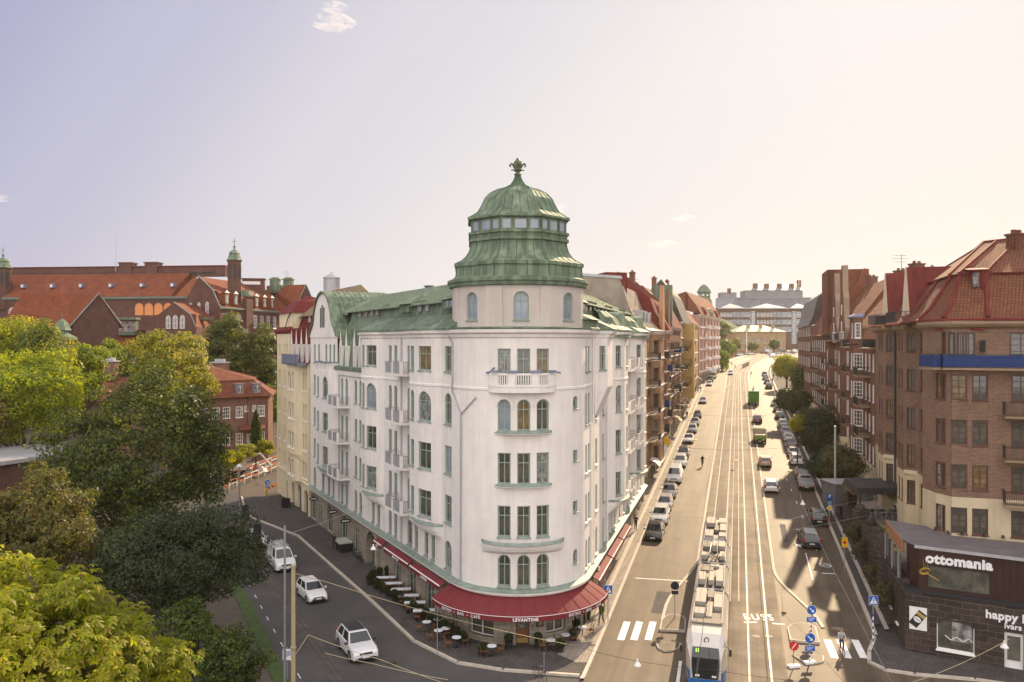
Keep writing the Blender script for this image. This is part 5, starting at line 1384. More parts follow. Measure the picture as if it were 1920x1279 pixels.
# steep red gabled dormers over the bays, with their balconies
for Y,top_,wd,col_ in ((74.6,28.9,3.6,None),(84.6,29.2,3.6,'dark_metal')):
 g_=MB();k=math.hypot(.275,1);t=(Y-65.6)*k
 P=[(t-wd/2,22.8),(t-wd/2,24.4),(t-wd*.36,25.8),(t-.3,top_),(t+.3,top_),(t+wd*.36,25.8),(t+wd/2,24.4),(t+wd/2,22.8)]
 A=[(*WL.raw(a_,.55),z) for a_,z in P];B=[(*WL.raw(a_,-6.5),z) for a_,z in P]
 g_.poly(A,1)
 for q in range(len(A)-1):g_.poly([A[q],A[q+1],B[q+1],B[q]])
 g_.box((*WL.raw(t,.56),23.9),(.8,.08,1.7),an_(WL),2)
 g_.build('gabled_dormer',[M['red_metal'],M['cream'],M['glass_curtain']],near)
 balcony(near,WL,t-2.2,t+2.2,23.7,1.9,'terra','dark_metal' if col_ else None)
# balconies of the front
def nbal(c0,L,z,cover,dep=1.35):
 t=c0;P=[NB.pos(t-L/2,.02),NB.pos(t+L/2,.02)]
 dr_=Line(P[0],(P[1][0]-P[0][0],P[1][1]-P[0][1]),1)
 n=NB.nrm(t);dr_.n=n if (dr_.n[0]*n[0]+dr_.n[1]*n[1]) > -2 else n
 l=math.hypot(P[1][0]-P[0][0],P[1][1]-P[0][1]);balcony(near,dr_,0,l,z,dep,'iron',cover)
c19=tpx(1914,0,hi0)-.1
for z in (8.5+1.6,13.45,16.9-.2):nbal(c19,2.6,z-.3,None)
nbal(tpx(1838,0,hi0)-1.0,8.2,19.95,'blue_cloth',1.5)
nbal(tpx(1765,0,hi0),1.6,19.95,'blue_cloth',1.45)
b=MB();cA,cB=NB.pos(tpx(1757,0,hi0),.35),NB.pos(tpx(1843,0,hi0),.35)
b.tube([(*cA,22.9),(*cB,22.9)],.09,6);b.build('awning_roller',M['canvas_dark'],near)
b=MB();pp=WL.raw((81.6-65.6)*1.037,.15);b.tube([(*pp,23.2),(*pp,3.6)],.09,6);b.build('downpipe',M['dark_metal'],near)
c=NB.pos(tpx(1838,0,hi0)-.2,.08);b=MB();b.box((*c,21.6),(.7,.12,.9),.5);b.build('wall_lamp',M['dark_metal'],near)
for px in (1757,1781,1803,1845,1880):
 c=NB.pos(tpx(px,0,hi0),.18);b=MB();b.lathe([(.0,0),(.13,.02),(.10,.14),(.03,.2)],(*c,7.1),8);b.box((c[0]+.02,c[1]+.1,7.3),(.05,.3,.05));b.build('wall_lamp',M['dark_metal'],near)
# ---------------------------------------------- the rest of the right row
k1=math.hypot(.284,1)
ro=16.26+.284*94
def RT(Y):return (Y-94)*k1
rr_=Line((ro,94),(.284,1),-1,[(RT(96),0),(RT(97),0),(RT(104),0),(RT(104.8),1.0),(RT(108.5),1.0),(RT(109.3),0),(RT(118),0),(RT(119),.9),(RT(123),.9),(RT(124),0),(RT(134),0),(RT(135),.9),(RT(139),.9),(RT(140),0)])
def tile_roof(e,rdg=31,o=-6):return [(.45,e),(.2,e+.2),(-.6,e+2.2),(o,rdg),(-12,e)]
r1=house('apartment_house','red brick house with white small-paned windows next to the plum brick block',rr_,0,RT(116),4.5,21.6,'brick_row',[RT(y) for y in (95.8,98.6,101.4,104.4,106.6,111,114)] ,[7.2,10.9,14.6,18.3],ST_CR,tile_roof(21.6,30.5),'tiles_row',deep=12,cap=90,ww=1.15,wh=2.1)
b=MB();q=[(*rr_.raw(0.05,.2),21),(*rr_.raw(0.05,-6),30.9),(*rr_.raw(0.05,-13),24),(*rr_.raw(.05,-13),20)]
b.poly(q);b.poly([(*rr_.raw(.4,.2),21),(*rr_.raw(.4,-6),30.9),(*rr_.raw(.4,-13),24),(*rr_.raw(.4,-13),20)]);b.build('gable',M['lead'],r1)
b=MB();bayp=[(RT(104),0),(RT(104.8),1.0),(RT(108.5),1.0),(RT(109.3),0)]
wb_=Line(rr_.S,rr_.d,-1,bayp);bo_=[(RT(104.15),RT(104.7),22.4,24.4,0),(RT(106)-.5,RT(106)+.5,22.4,24.4,0)]
facade(b,wb_,RT(104),RT(109.3),21.5,25.2,bo_,.1);b.poly([(*wb_.pos(t),25.2) for t,_ in bayp]);b.build('bay',M['brick_row'],r1);finish_windows(r1,[(wb_,*o,ST_CR) for o in bo_],4)
b=MB();b.poly([(*wb_.pos(t,.3),25.25) for t,_ in bayp]);band(b,wb_,RT(103.8),RT(109.5),[(0,25),(.3,25.1),(.3,25.3),(-.3,25.6)],1);b.build('bay_roof',M['lead'],r1)
r2=house('apartment_house','brown brick house with a pair of tall slim stepped gables',rr_,RT(116),RT(143),5,22,'brick_row',[RT(y) for y in (117.6,120.8,125,128,131,133.4,136.6,141)],[7.6,11.2,14.8,18.4],ST_CR,tile_roof(22,31.5),'tiles_row',cap=90,ww=1.2,wh=2.1)
for Y,zt_ in ((122.5,33.6),(132.5,33.2)):
 g_=MB();t=RT(Y);P=[(t-4.2,21.5),(t-4.0,24),(t-2.6,26),(t-2.2,28.6),(t-1.3,29.8),(t-.75,zt_),(t+.75,zt_),(t+1.3,29.8),(t+2.2,28.6),(t+2.6,26),(t+4.0,24),(t+4.2,21.5)]
 A=[(*rr_.raw(a_,.3),z) for a_,z in P];B=[(*rr_.raw(a_,-.5),z) for a_,z in P];g_.poly(A,0);g_.poly(B,0)
 for q in range(len(A)):j=(q+1) % len(A);g_.poly([A[q],A[j],B[j],B[q]],1)
 for zz in (24.2,26.8):g_.box((*rr_.raw(t,.33),zz),(.9,.08,1.6),an_(rr_),2)
 for s in (-2.4,-.8,.8,2.4):g_.box((*rr_.raw(t+s,.33),22.6),(.9,.08,1.7),an_(rr_),2)
 g_.build('gable',[M['brick_row'],M['brown_metal'] if Y > 125 else M['brown_metal'],M['white_paint']],r2)
r3=house('apartment_house','dark red brick house with a plain high brick fire gable and steep roof',rr_,RT(143),RT(178),6,23,'brick_row',[RT(y) for y in (146,150,154,158,162,166,170,174)],[9.4,13,16.6,20],ST_CR,tile_roof(23,35),'tiles_row',cap=60,ww=1.4,wh=2.1)
b=MB();t=RT(150);b.box((*rr_.raw(t,-3.5),29),(10,7,12),an_(rr_));b.build('roof_block',M['tiles_row'],r3)
r4=house('apartment_house','farthest brick house on the shaded side, black mansard and white windows',rr_,RT(178),RT(216),8,25.5,'brick_row',[RT(y) for y in (181,185,189,194,199,204,209,213)],[12.6,16.2,19.8,23.2],ST_CR,[(.5,25.5),(-.4,27.5),(-1.5,32),(-6,35),(-12,28)],mat('black_mansard',(.05,.035,.04),.5,var=.2),cap=40,ww=1.5,wh=2.0)
e=rr_.raw(RT(216));b=MB();b.poly([(*e,8),(e[0]+14,e[1],8),(e[0]+14,e[1],25),(*e,25)]);b.build('gable',M['brick_row'],r4)
# cream rendered plinth of the row
for Y0,Y1,root in ((94,116,r1),(116,143,r2),(143,178,r3),(178,216,r4)):
 b=MB();
 s_=Line(rr_.S,rr_.d,-1,rr_.prof);facade(b,s_,RT(Y0),RT(Y1),1,7.0+(Y0-94)*.035,[],.1)
 for v in range(len(b.v)):x,y,z=b.v[v];b.v[v]=(x+s_.n[0]*.06,y+s_.n[1]*.06,z)
 b.build('plinth',M['cream'],root)
for root,Y,zs in ((r1,111.5,(10.3,14.0,17.7)),(r1,99.6,(10.3,14.0,17.7)),(r2,126.8,(10.8,14.4,18.0)),(r2,138.6,(10.8,14.4,18.0)),(r3,160,(12.6,16.2,19.6))):
 for z in zs:balcony(root,rr_.straight(),RT(Y)-1.8,RT(Y)+1.8,z,1.5,'iron',None)
for Y in (119.5,127,135):balcony(r2,rr_.straight(),RT(Y)-2.2,RT(Y)+2.2,22.1,1.5,'iron',None)
for Y in (95.5,113):balcony(r1,rr_.straight(),RT(Y)-1.6,RT(Y)+1.6,21.2,1.5,'iron','dark_metal')
for Y,zr,root in ((103,29.5,r1),(113,29.5,r1),(137,30.6,r2),(172,34,r3),(205,34,r4)):chimney(root,rr_.raw(RT(Y),-6.2),zr,(1.5,1.1),2.2,'brick_row',.28)
antenna(1690,478,96,5,'tall aerial on the roof between the two brick blocks')
# the school on the hill, the villa, the far end
def P3(px,py,D):return at(px,py,D)
def quadbox(mb,a,b,depth,z0,z1,mi=0):
 """a wall block: a,b plan points of the front, pushed back by depth"""
 dx,dy=b[0]-a[0],b[1]-a[1];l=math.hypot(dx,dy);n=(-dy/l,dx/l)
 c,d=(b[0]+n[0]*depth,b[1]+n[1]*depth),(a[0]+n[0]*depth,a[1]+n[1]*depth)
 mb.hexa([(*p,z0) for p in (a,b,c,d)]+[(*p,z1) for p in (a,b,c,d)],mi);return c,d
def pxy(px,D):return ((px-960)/1493*D,D)
sch=thing('school_building','huge dark red brick school with long orange tiled roofs and green capped bell towers','school',(-95,190,14))
SW=[]
def wl(a,b):return Line(a,(b[0]-a[0],b[1]-a[1]),1)
def plen(a,b):return math.hypot(b[0]-a[0],b[1]-a[1])
wallb=MB();roofb=MB();trim=MB()
# main range
a,b=pxy(-120,203),pxy(352,196);W=wl(a,b);L=plen(a,b);ops=[]
for px in (261,279,297,315,332):t=W.t(px);ops.append((t-1.1,t+1.1,28.4,31.4,1))
for px in (276,):
 for z in (14.5,20.5):t=W.t(px);ops.append((t-1.0,t+1.0,z+1.2,z+4.2,0))
t=W.t(24);ops.append((t-1.1,t+1.1,27.6,30.5,1));t=W.t(306);ops.append((t-1,t+1,21.7,24.7,0))
facade(wallb,W,0,L,8,33,ops,.2)
lit=[o for o in ops if 28 < o[2] < 29][:4]  # four upper windows given orange panes and frames
SW += [(W,*o,S('sg',depth=.12,frame='white_paint',cols=3,rows=[.4,.8],fw=.14,mw=.06,sill=False,glass=['glass_curtain'])) for o in ops if o not in lit]
orangeglass=mat('orange_window_tone',(.75,.30,.10),.5);M['orange_pane']=orangeglass  # one plain orange for panes and frames alike
SW += [(W,*o,S('so',depth=.12,frame='orange_pane',cols=3,rows=[.4,.8],fw=.14,mw=.08,sill=False,glass=['orange_pane'])) for o in lit]
n=W.n
mansard(roofb,W,-2,L-4,[(.7,32.9),(.7,33.1),(-3.5,36.2),(-9.8,40.2),(-20,33)],0)
RE=W.t(424,-9.5)
bandm=MB();bandm.hexa([(*W.raw(-4,-9.0),38.6),(*W.raw(RE,-9.0),38.6),(*W.raw(RE,-10.5),38.6),(*W.raw(-4,-10.5),38.6)]+[(*W.raw(-4,-9.0),41.2),(*W.raw(RE,-9.0),41.2),(*W.raw(RE,-10.5),41.2),(*W.raw(-4,-10.5),41.2)])
for px in (190,240):t=W.t(px)+1;bandm.box((*W.raw(t,-9.8),40.6),(3.4,2.6,3.2),an_(W));bandm.box((*W.raw(t,-9.8),42.3),(3.8,3.0,.3),an_(W))
bandm.build('ridge_wall',M['brick_school'],sch)
bandm=MB();bandm.box((*W.raw(RE/2-2,-9.75),41.35),(RE+4,1.9,.25),an_(W))
for k in range(70):bandm.box((*W.raw(2+k*(RE-4)/70,-8.9),39.6),(.8,.25,.35),an_(W),1)
bandm.build('ridge_coping',[M['red_metal'],M['black_plastic']],sch)
band(trim,W,-1,L,[(.0,32.2),(.6,32.5),(.75,32.95),(0,33)],20)
for px in (33,88,143,199,258,316):
 d=MB();t=W.t(px);d.box((*W.raw(t,-2.4),36.0),(1.0,1.4,1.0),an_(W));d.box((*W.raw(t-.1,-1.68),35.95),(.55,.06,.6),an_(W),1);d.build('roof_hatch',[M['lead'],M['white_paint']],sch)
# right range with gambrel roof
def gambrel(a,b,width,z_eave,z_brk,z_top,zb_,inset,cut=None):
 """long side a->b; the gable stands on a, running back-left"""
 W=wl(a,b);L=plen(a,b)
 return W,L
gc=pxy(413,178);ge=pxy(342,190);lr=pxy(528,208)
WG=wl(ge,gc);LG=plen(ge,gc);WLn=wl(gc,lr);LLn=plen(gc,lr)
go=[];
for px in (357.5,373,388.5):t=WG.t(px);go.append((t-.8,t+.8,28.2,31.0,1))
facade(wallb,WG,0,LG,8,31.2,go,.15)
SW += [(WG,*o,S('sgg',depth=.1,frame='white_paint',cols=3,rows=[.4,.8],fw=.14,mw=.09,sill=False,glass=['glass_curtain'])) for o in go]
gt=[(0,28),(LG*.10,31.5),(LG*.45,36.9),(LG*.80,33.6),(LG,29.6)]
wallb.poly([(*WG.raw(0),31.2),(*WG.raw(LG*.10),31.5),(*WG.raw(LG*.45),36.8),(*WG.raw(LG*.82),33.4),(*WG.raw(LG*.93),31.2)])
wo=[]
for px in (423,435,448,479,491,503,515):
 t=WLn.t(px)
 for z in (25.2,19.8):wo.append((t-.85,t+.85,z,z+3.0,0))
facade(wallb,WLn,0,LLn,8,29.4,wo,.15);SW += [(WLn,*o,ST_SC) for o in wo]
band(trim,WLn,0,LLn,[(0,29.1),(.5,29.3),(.55,29.6),(0,29.7)],20)
ap=WG.raw(LG*.45);q1=WG.raw(LG*.82)
dL=(lr[0]-gc[0],lr[1]-gc[1])
roofb.grid([[(*gc,29.6),(*q1,33.5),(*ap,36.95)],[(*lr,29.6),(q1[0]+dL[0],q1[1]+dL[1],33.5),(ap[0]+dL[0],ap[1]+dL[1],36.95)]])
l0=WG.raw(-1);roofb.grid([[(*ap,36.95),(*WG.raw(LG*.1),31.6),(*l0,28)],[(ap[0]+dL[0],ap[1]+dL[1],36.95),(WG.raw(LG*.1)[0]+dL[0],WG.raw(LG*.1)[1]+dL[1],31.6),(l0[0]+dL[0],l0[1]+dL[1],28)]])
trim.tube([(*gc,29.7),(*q1,33.6),(*ap,37.05)],.16,4)
for px in (424,441,480,495,509):
 d=MB();t=WLn.t(px);d.box((*WLn.raw(t,-.9),31.6),(1.7,2.2,2.5),an_(WLn));d.box((*WLn.raw(t,.22),31.5),(1.3,.08,2.0),an_(WLn),1);d.box((*WLn.raw(t,.28),31.5),(.1,.06,2.0),an_(WLn),2)
 d.poly([(*WLn.raw(t-1.1,.35),32.9),(*WLn.raw(t+1.1,.35),32.9),(*WLn.raw(t,.2),33.6)],2);d.poly([(*WLn.raw(t-1.1,.35),32.9),(*WLn.raw(t+1.1,.35),32.9),(*WLn.raw(t+1.1,-2.8),33.4),(*WLn.raw(t-1.1,-2.8),33.4)],0)
 d.build('dormer',[M['tiles'],M['glass_curtain'],M['white_paint']],sch)
d=MB();t=WLn.t(463);d.box((*WLn.raw(t,.2),28),(3.2,1.2,8),an_(WLn));d.build('stair_bay',M['brick_school'],sch)
d=MB();d.box((*WLn.raw(t,.1),33.3),(3.4,1.5,1.5),an_(WLn));d.box((*WLn.raw(t+.2,.9),33.3),(2.4,.1,1.0),an_(WLn),1);d.build('stair_lantern',[M['copper'],M['glass_curtain']],sch)
# small front gable
a,b=pxy(293,170),pxy(368,164);W=wl(a,b);L=plen(a,b);o_=[]
for px in (315.5,328.5,342):t=W.t(px);o_.append((t-.75,t+.75,24.6,27.4,1))
facade(wallb,W,0,L,8,27.6,o_,.12);SW += [(W,*o,S('sgg',depth=.1,frame='white_paint',cols=3,rows=[.4,.8],fw=.14,mw=.09,sill=False,glass=['glass_curtain'])) for o in o_]
wallb.poly([(*W.raw(L*.05),27.6),(*W.raw(L*.45),30.1),(*W.raw(L*.86),27.6)])
A_,B_,C_=(*W.raw(L*.45),30.2),(*W.raw(L*.86),27.6),(*b,24.9)
dv=(pxy(410,182)[0]-b[0],182-164)
roofb.grid([[A_,B_,C_],[(A_[0]+dv[0],A_[1]+dv[1],30.2),(B_[0]+dv[0],B_[1]+dv[1],27.6),(C_[0]+dv[0],C_[1]+dv[1],24.9)]])
roofb.grid([[A_,(*W.raw(0),26.6)],[(A_[0]-2,A_[1]+20,30.2),(a[0]-2,a[1]+20,26.6)]])
wallb.poly([(*b,8),(b[0]+dv[0],b[1]+dv[1],8),(b[0]+dv[0],b[1]+dv[1],24.9),(*b,24.9)]);trim.tube([C_,B_,A_],.13,4)
d=MB();c=((b[0]*.6+(b[0]+dv[0])*.4),b[1]+dv[1]*.4);d.box((c[0]-.5,c[1],26.9),(4.6,1.4,1.2),.6);d.box((c[0]-.1,c[1]-.7,26.8),(4.2,.1,.8),.6,1);d.build('dormer',[M['tiles'],M['glass']],sch)
# hall block in front on the left
ga=pxy(137,158);gb_=pxy(223,166);apx=pxy(183,160)
W=wl(ga,gb_);L=plen(ga,gb_);o_=[]
for px in (170,185,201):t=W.t(px);o_.append((t-.6,t+.6,16.4,18.8,0))
facade(wallb,W,0,L,8,25.3,o_,.12);SW += [(W,*o,ST_SC) for o in o_]
tm_=W.t(184);wallb.poly([(*W.raw(0),25.3),(*W.raw(tm_),31.4),(*W.raw(L),25.3)])
la=pxy(2,150);lrd=pxy(42,158)
roofb.poly([(W.raw(-.8)[0],W.raw(-.8)[1]-.6,24.7),(*W.raw(tm_,.3),31.5),(*lrd,31.5),(*la,24.7)])
roofb.poly([(*W.raw(L+1),24.7),(*W.raw(tm_,.3),31.5),(*lrd,31.5),(*pxy(60,175),24.7)]);roofb.poly([(*la,24.7),(*lrd,31.5),(*pxy(60,175),24.7)])
trim.tube([(*W.raw(-.8,.3),24.9),(*W.raw(tm_,.3),31.7),(*W.raw(L+.8,.3),24.9)],.14,4)
quadbox(wallb,(la[0],la[1]+.8),(ga[0],ga[1]+.5),8,8,24.8)
# link with glass gallery
a,b=pxy(214,178),pxy(262,178);quadbox(wallb,a,b,16,8,24.5)
d=MB();W=wl(a,b);L=plen(a,b)
d.box((*W.raw(L*.45,.1),25.0),(L*.9,1.4,3.4),an_(W),0)
for k in range(5):d.box((*W.raw(L*(.08+.17*k)+.3,.85),25.2),(1.0,.1,2.3),an_(W),1)
d.box((*W.raw(L*.45,.2),27.0),(L,2.4,.5),an_(W),0);d.build('glass_gallery',[M['copper'],M['glass_curtain']],sch)
roofb.poly([(*W.raw(0,1.4),21.0),(*W.raw(L,1.4),21.0),(*W.raw(L,.1),23.2),(*W.raw(0,.1),23.2)])
o_=[];
for k in range(4):SW.append((Line(W.raw(0,.13),W.d,1),L*(.06+.2*k),L*(.06+.2*k)+1.1,17.2,19.6,0,ST_SC))
# right-hand end range
a,b=pxy(500,214),pxy(578,214);W=wl(a,b);L=plen(a,b);facade(wallb,W,0,L+6,8,28.5,[],.1)
e=pxy(556,205);e2=pxy(592,212);wallb.poly([(*e,8),(*e2,8),(*e2,31.0),(*e,31.0)]);wallb.poly([(*e,31.0),(*e2,31.0),(*pxy(574,207),36.6)])
roofb.poly([(*pxy(500,205),25.5),(*e,27.5),(*e,31.2),(*pxy(574,207),36.7),(*pxy(500,215),36.9)])
trim.tube([(*e,27.5),(*e,31.2),(*pxy(574,207),36.7),(*e2,31)],.15,4)
for px in (516,541):
 d=MB();c=at(px,545,212);d.box((c[0],c[1],36.8),(2.3,2.0,3.0));d.box((c[0],c[1],38.4),(2.8,2.4,.25));d.box((c[0],c[1],38.7),(1.8,1.4,.4));d.build('vent_stack',M['copper'],sch)
d=MB();c=at(528,545,212);d.box((c[0],c[1],35.8),(6,1.6,2.0));d.build('vent_duct',M['copper'],sch)
d=MB();c=at(476,520,206);d.box((c[0],c[1],35.4),(5.4,3,5.0),.2);d.box((c[0],c[1],38.0),(5.9,3.4,.25),.2);d.box((c[0]-.1,c[1]-1.6,36.9),(4.4,.1,.8),.2,1);d.build('roof_house',[M['brick_school'],M['white_paint']],sch)
wallb.build('wall',M['brick_school'],sch);roofb.build('roof',M['tiles'],sch);trim.build('cornice',M['mint_sill'],sch)
# bell towers
def belltower(px,D,zb_,ztop,r_):
 c=pxy(px,D);d=MB();d.lathe([(r_,zb_-ztop),(r_,0),(r_*1.12,.1),(r_*1.12,.35)],(*c,ztop),8)
 for k in range(8):a_=(k+.5)*math.pi/4;d.box((c[0]+r_*.925*math.sin(a_),c[1]-r_*.925*math.cos(a_),ztop-2.4),(.55,.12,3.4),a_,1)
 d.build('bell_tower',[M['brick_school'],M['black_plastic']],sch)
 d=MB();d.lathe([(r_*1.2,.35),(r_*1.0,.7),(r_*.9,1.3),(r_*.75,1.8),(r_*.85,1.9),(r_*.6,2.5),(r_*.2,2.9),(.12,3.1),(.3,3.4),(.3,3.7),(.08,3.9),(.06,5.6),(0,5.6)],(*c,ztop),8)
 d.box((*c,ztop+4.8),(.9,.1,.12));d.build('tower_cap',M['copper'],sch)
belltower(439.5,189,26,40.8,1.6);belltower(6,202,30,40.2,1.9)
d=MB();c=pxy(117,148);d.lathe([(1.1,-7),(1.1,0),(1.6,.1),(1.35,.5),(1.1,1.2),(.6,1.9),(.1,2.3),(.04,2.5),(.03,3.4),(0,3.4)],(*c,23.9),8);d.build('turret',M['copper'],sch)
d=MB();c=pxy(117,148);d.lathe([(2.6,0),(2.5,.5),(1.2,1.2)],(*c,22.2),8);d.build('tower_skirt',M['copper'],sch)
finish_windows(sch,SW,90,far=True)
d=MB();c=at(217,437,206);d.tube([(c[0],c[1],40),c],.09,5,r2=.04);one('flagpole',d,M['steel'],'bare thin flagpole rising above the long school roof','flagpole',(c[0],c[1],40))
antenna(538,509,212,4.2,'small aerial between the green vent stacks of the school')
# ---------------------------------------------- brick villa at the foot of the hill
a,b=pxy(300,134),pxy(503,146);W=wl(a,b);L=plen(a,b);cl=pxy(175,134)
vil=thing('villa','pink red brick villa with clay tiled mansard and stout chimneys, half hidden by trees','house',(-52,150,0))
v=MB();o_=[]
for px in (449,490):
 t=W.t(px)
 for z in (8.3,3.5):o_.append((t-.65,t+.65,z,z+2.0,0))
for px in (462,477):t=W.t(px);o_.append((t-.35,t+.35,9.3,10.4,0))
t=W.t(468);o_.append((t-.5,t+.5,3.2,5.2,0));
for px in (425,405,385):t=W.t(px);o_ += [(t-.65,t+.65,8.3,10.3,0),(t-.65,t+.65,3.5,5.5,0)]
facade(v,W,0,L,-1,12.2,o_,.15)
sd_=pxy(512,160);v.poly([(*b,-1),(*sd_,-1),(*sd_,12.2),(*b,12.2)])
quadbox(v,pxy(170,142),pxy(330,142),12,-1,10.5)
v.build('wall',M['brick_villa'],vil);finish_windows(vil,[(W,*o,ST_SC) for o in o_],30)
v=MB();
f0,f1=W.raw(-2,.8),W.raw(L+.7,.8);g0,g1=W.raw(0,-1.2),W.raw(L-2.2,-1.4);s1=(sd_[0]+.6,sd_[1],12.1)
v.grid([[(*f0,12.0),(*f1,12.0),s1],[(*g0,14.9),(*g1,14.9),(sd_[0]-3.5,sd_[1],14.9)]]);v.build('mansard_roof',M['tiles_row'],vil)
v=MB();rdg0,rdg1=W.raw(2,-6),W.raw(L-9,-6.2)
v.poly([(*W.raw(-1,-1.0),14.9),(*W.raw(L-2,-1.2),14.95),(*rdg1,17.6),(*rdg0,17.6)]);v.poly([(*W.raw(L-2,-1.2),14.95),(sd_[0]-3,sd_[1],14.95),(*rdg1,17.6)])
c0,c1,c2,c3=pxy(138,140),pxy(262,140),pxy(262,153),pxy(150,153);m1,m2=pxy(200,147),pxy(240,147)
v.poly([(*c0,11.4),(*c1,11.4),(*m2,15.4),(*m1,15.4)]);v.poly([(*c0,11.4),(*m1,15.4),(*c3,11.4)]);v.poly([(*c1,11.4),(*c2,11.4),(*m2,15.4)]);v.poly([(*c3,11.4),(*m1,15.4),(*m2,15.4),(*c2,11.4)])
v.build('roof',M['tiles_row'],vil)
for px in (449,481):
 d=MB();t=W.t(px);d.box((*W.raw(t,-.5),13.4),(1.3,1.8,1.7),an_(W));d.box((*W.raw(t,.42),13.4),(1.0,.06,1.4),an_(W),1);d.box((*W.raw(t,.46),13.4),(.07,.05,1.4),an_(W),2);d.box((*W.raw(t,-.5),14.3),(1.6,2.1,.12),an_(W));d.build('dormer',[M['lead'],M['glass_curtain'],M['white_paint']],vil)
for px,py,D,wd in ((208,690,146,2.2),(413,692,150,2.8)):
 d=MB();c=at(px,py,D);d.box((c[0],c[1],c[2]-.6),(wd,1.6,3.4));d.box((c[0],c[1],c[2]+1.2),(wd+.4,2.0,.25),0,1);d.box((c[0],c[1],c[2]+1.6),(wd*.6,1.2,.5),0,1);d.build('chimney',[M['brick_villa'],M['grey_metal']],vil)
d=MB();t=W.t(473);d.poly([(*W.raw(t-2.4,0),7.0),(*W.raw(t+2.4,0),7.0),(*W.raw(t+1.8,1.6),6.2),(*W.raw(t-2.8,1.6),6.2)]);d.tube([(*W.raw(t-.9,.15),12),(*W.raw(t-.9,.15),7)],.07,5);d.build('porch_roof',M['tiles_row'],vil)
# flat-roofed brick annexe at the left edge
a,b=pxy(-60,80),pxy(97,88);an2=thing('annexe','low flat roofed brown brick annexe at the left edge behind the trees','building',(-50,90,0));W=wl(a,b);L=plen(a,b)
v=MB();t=W.t(80);facade(v,W,0,L,0,9.1,[(t-.8,t+.8,6.6,8.2,0)],.2);e=(b[0]-4,b[1]+10);v.poly([(*b,0),(*e,0),(*e,9.1),(*b,9.1)]);v.build('wall',M['brick_school'],an2)
finish_windows(an2,[(W,t-.8,t+.8,6.6,8.2,0,S('an',depth=.2,frame='dark_metal',cols=2,rows=[]))],2)
v=MB();v.hexa([(*W.raw(-1,.5),9.1),(*W.raw(L+.5,.5),9.1),(e[0]+.5,e[1],9.1),(*W.raw(-1,-12),9.1)]+[(*W.raw(-1,.5),9.5),(*W.raw(L+.5,.5),9.5),(e[0]+.5,e[1],9.7),(*W.raw(-1,-12),9.7)]);ribs(v,W,0,L-1,((.5,9.48),(-9,9.66)),.9,mi=0);v.build('roof',M['grey_metal'],an2)
# ---------------------------------------------- far end of the street
yl=thing('station_house','long low yellow brick building with pale hipped roof closing the street','building',(*pxy(1418,478),14))
a,b=pxy(1379,470),pxy(1473,470);W=wl(a,b);L=plen(a,b);v=MB();o_=[]
for px in (1372+2,1377,1393,1398,1403,1414,1418,1422,1434,1439,1444,1459,1464):
 t=W.t(px) if px > 1380 else W.t(px+8);o_.append((t-.5,t+.5,20.4,23.6,1));o_.append((t-.5,t+.5,17.0,18.6,0))
facade(v,W,0,L,12,27.6,o_,.4);quadbox(v,pxy(1355,478),pxy(1379,474),14,12,26.2);v.poly([(*b,12),(b[0]+3,b[1]+20,12),(b[0]+3,b[1]+20,27.5),(*b,27.5)]);v.build('wall',M['brick_yellow'],yl)
finish_windows(yl,[(W,*o,S('yl',depth=.3,frame='white_paint',cols=2,rows=[.6],fw=.1,sill=False)) for o in o_],40,far=True)
v=MB();v.poly([(*W.raw(-.5,.8),27.5),(*W.raw(L+.5,.8),27.5),(*W.raw(L-10,-9),31.4),(*W.raw(7,-9),31.4)]);v.poly([(*W.raw(L+.5,.8),27.5),(*W.raw(L+1,-18),27.5),(*W.raw(L-10,-9),31.4)]);v.poly([(*W.raw(-.5,.8),27.5),(*W.raw(7,-9),31.4),(*W.raw(-.5,-18),27.5)])
v.build('roof',mat('pale_green_roof',(.42,.46,.30),.6,var=.15,vscale=.3),yl)
v=MB();c=pxy(1361,484);v.lathe([(5,0),(2.2,3.5),(0,7.0)],(*c,26),4,rot=math.pi/4);v.build('turret_roof',M['copper'],yl)
for f in (.3,.55,.8):chimney(yl,W.raw(L*f,-5),29,(1.8,1.2),2.4,'brick_yellow')
of=thing('office_block','wide modern red brick office block with rows of white windows and glass upper storey','office building',(*pxy(1425,640),14))
a,b=pxy(1340,600),pxy(1520,600);W=wl(a,b);L=plen(a,b);v=MB();o_=[]
for z in (40.2,34.6,29.2):
 for px in (1353,1359,1365,1371,1421.5,1428,1434,1440,1446):t=W.t(px);o_.append((t-1.0,t+1.0,z,z+3.2,0))
 for px,wd in ((1381,3.2),(1457,3.2),(1395,5.4),(1470.5,6.0),(1497,2.0)):t=W.t(px);o_.append((t-wd,t+wd,z-.4,z+3.8,0))
for px in (1411.5,1489):t=W.t(px);o_.append((t-1.8,t+1.8,20,44.5,0))
facade(v,W,0,L,8,46.5,o_,.4);v.build('wall',M['brick_far'],of)
finish_windows(of,[(W,*o,S('of'+('b' if o[1]-o[0] > 5 else 'a'),depth=.4,frame='white_paint' if o[1]-o[0] < 5 else 'dark_metal',cols=2 if o[1]-o[0] < 5 else 5,rows=[.5],fw=.22,mw=.12,sill=False,glass=['glass_sky'])) for o in o_],60,far=True)
v=MB()
for p0,pk_,p1 in ((1346,1373,1400),(1400,1442,1480),(1478,1500,1525)):
 A,B,C=W.raw(W.t(p0),1.5),W.raw(W.t(p1),1.5),W.raw(W.t(pk_),-6)
 v.poly([(*A,46.4),(*B,46.4),(*C,50.5)]);v.poly([(*A,46.3),(*B,46.3),(*B,47.0),(*A,47.0)])
v.build('roof',M['grey_metal'],of)
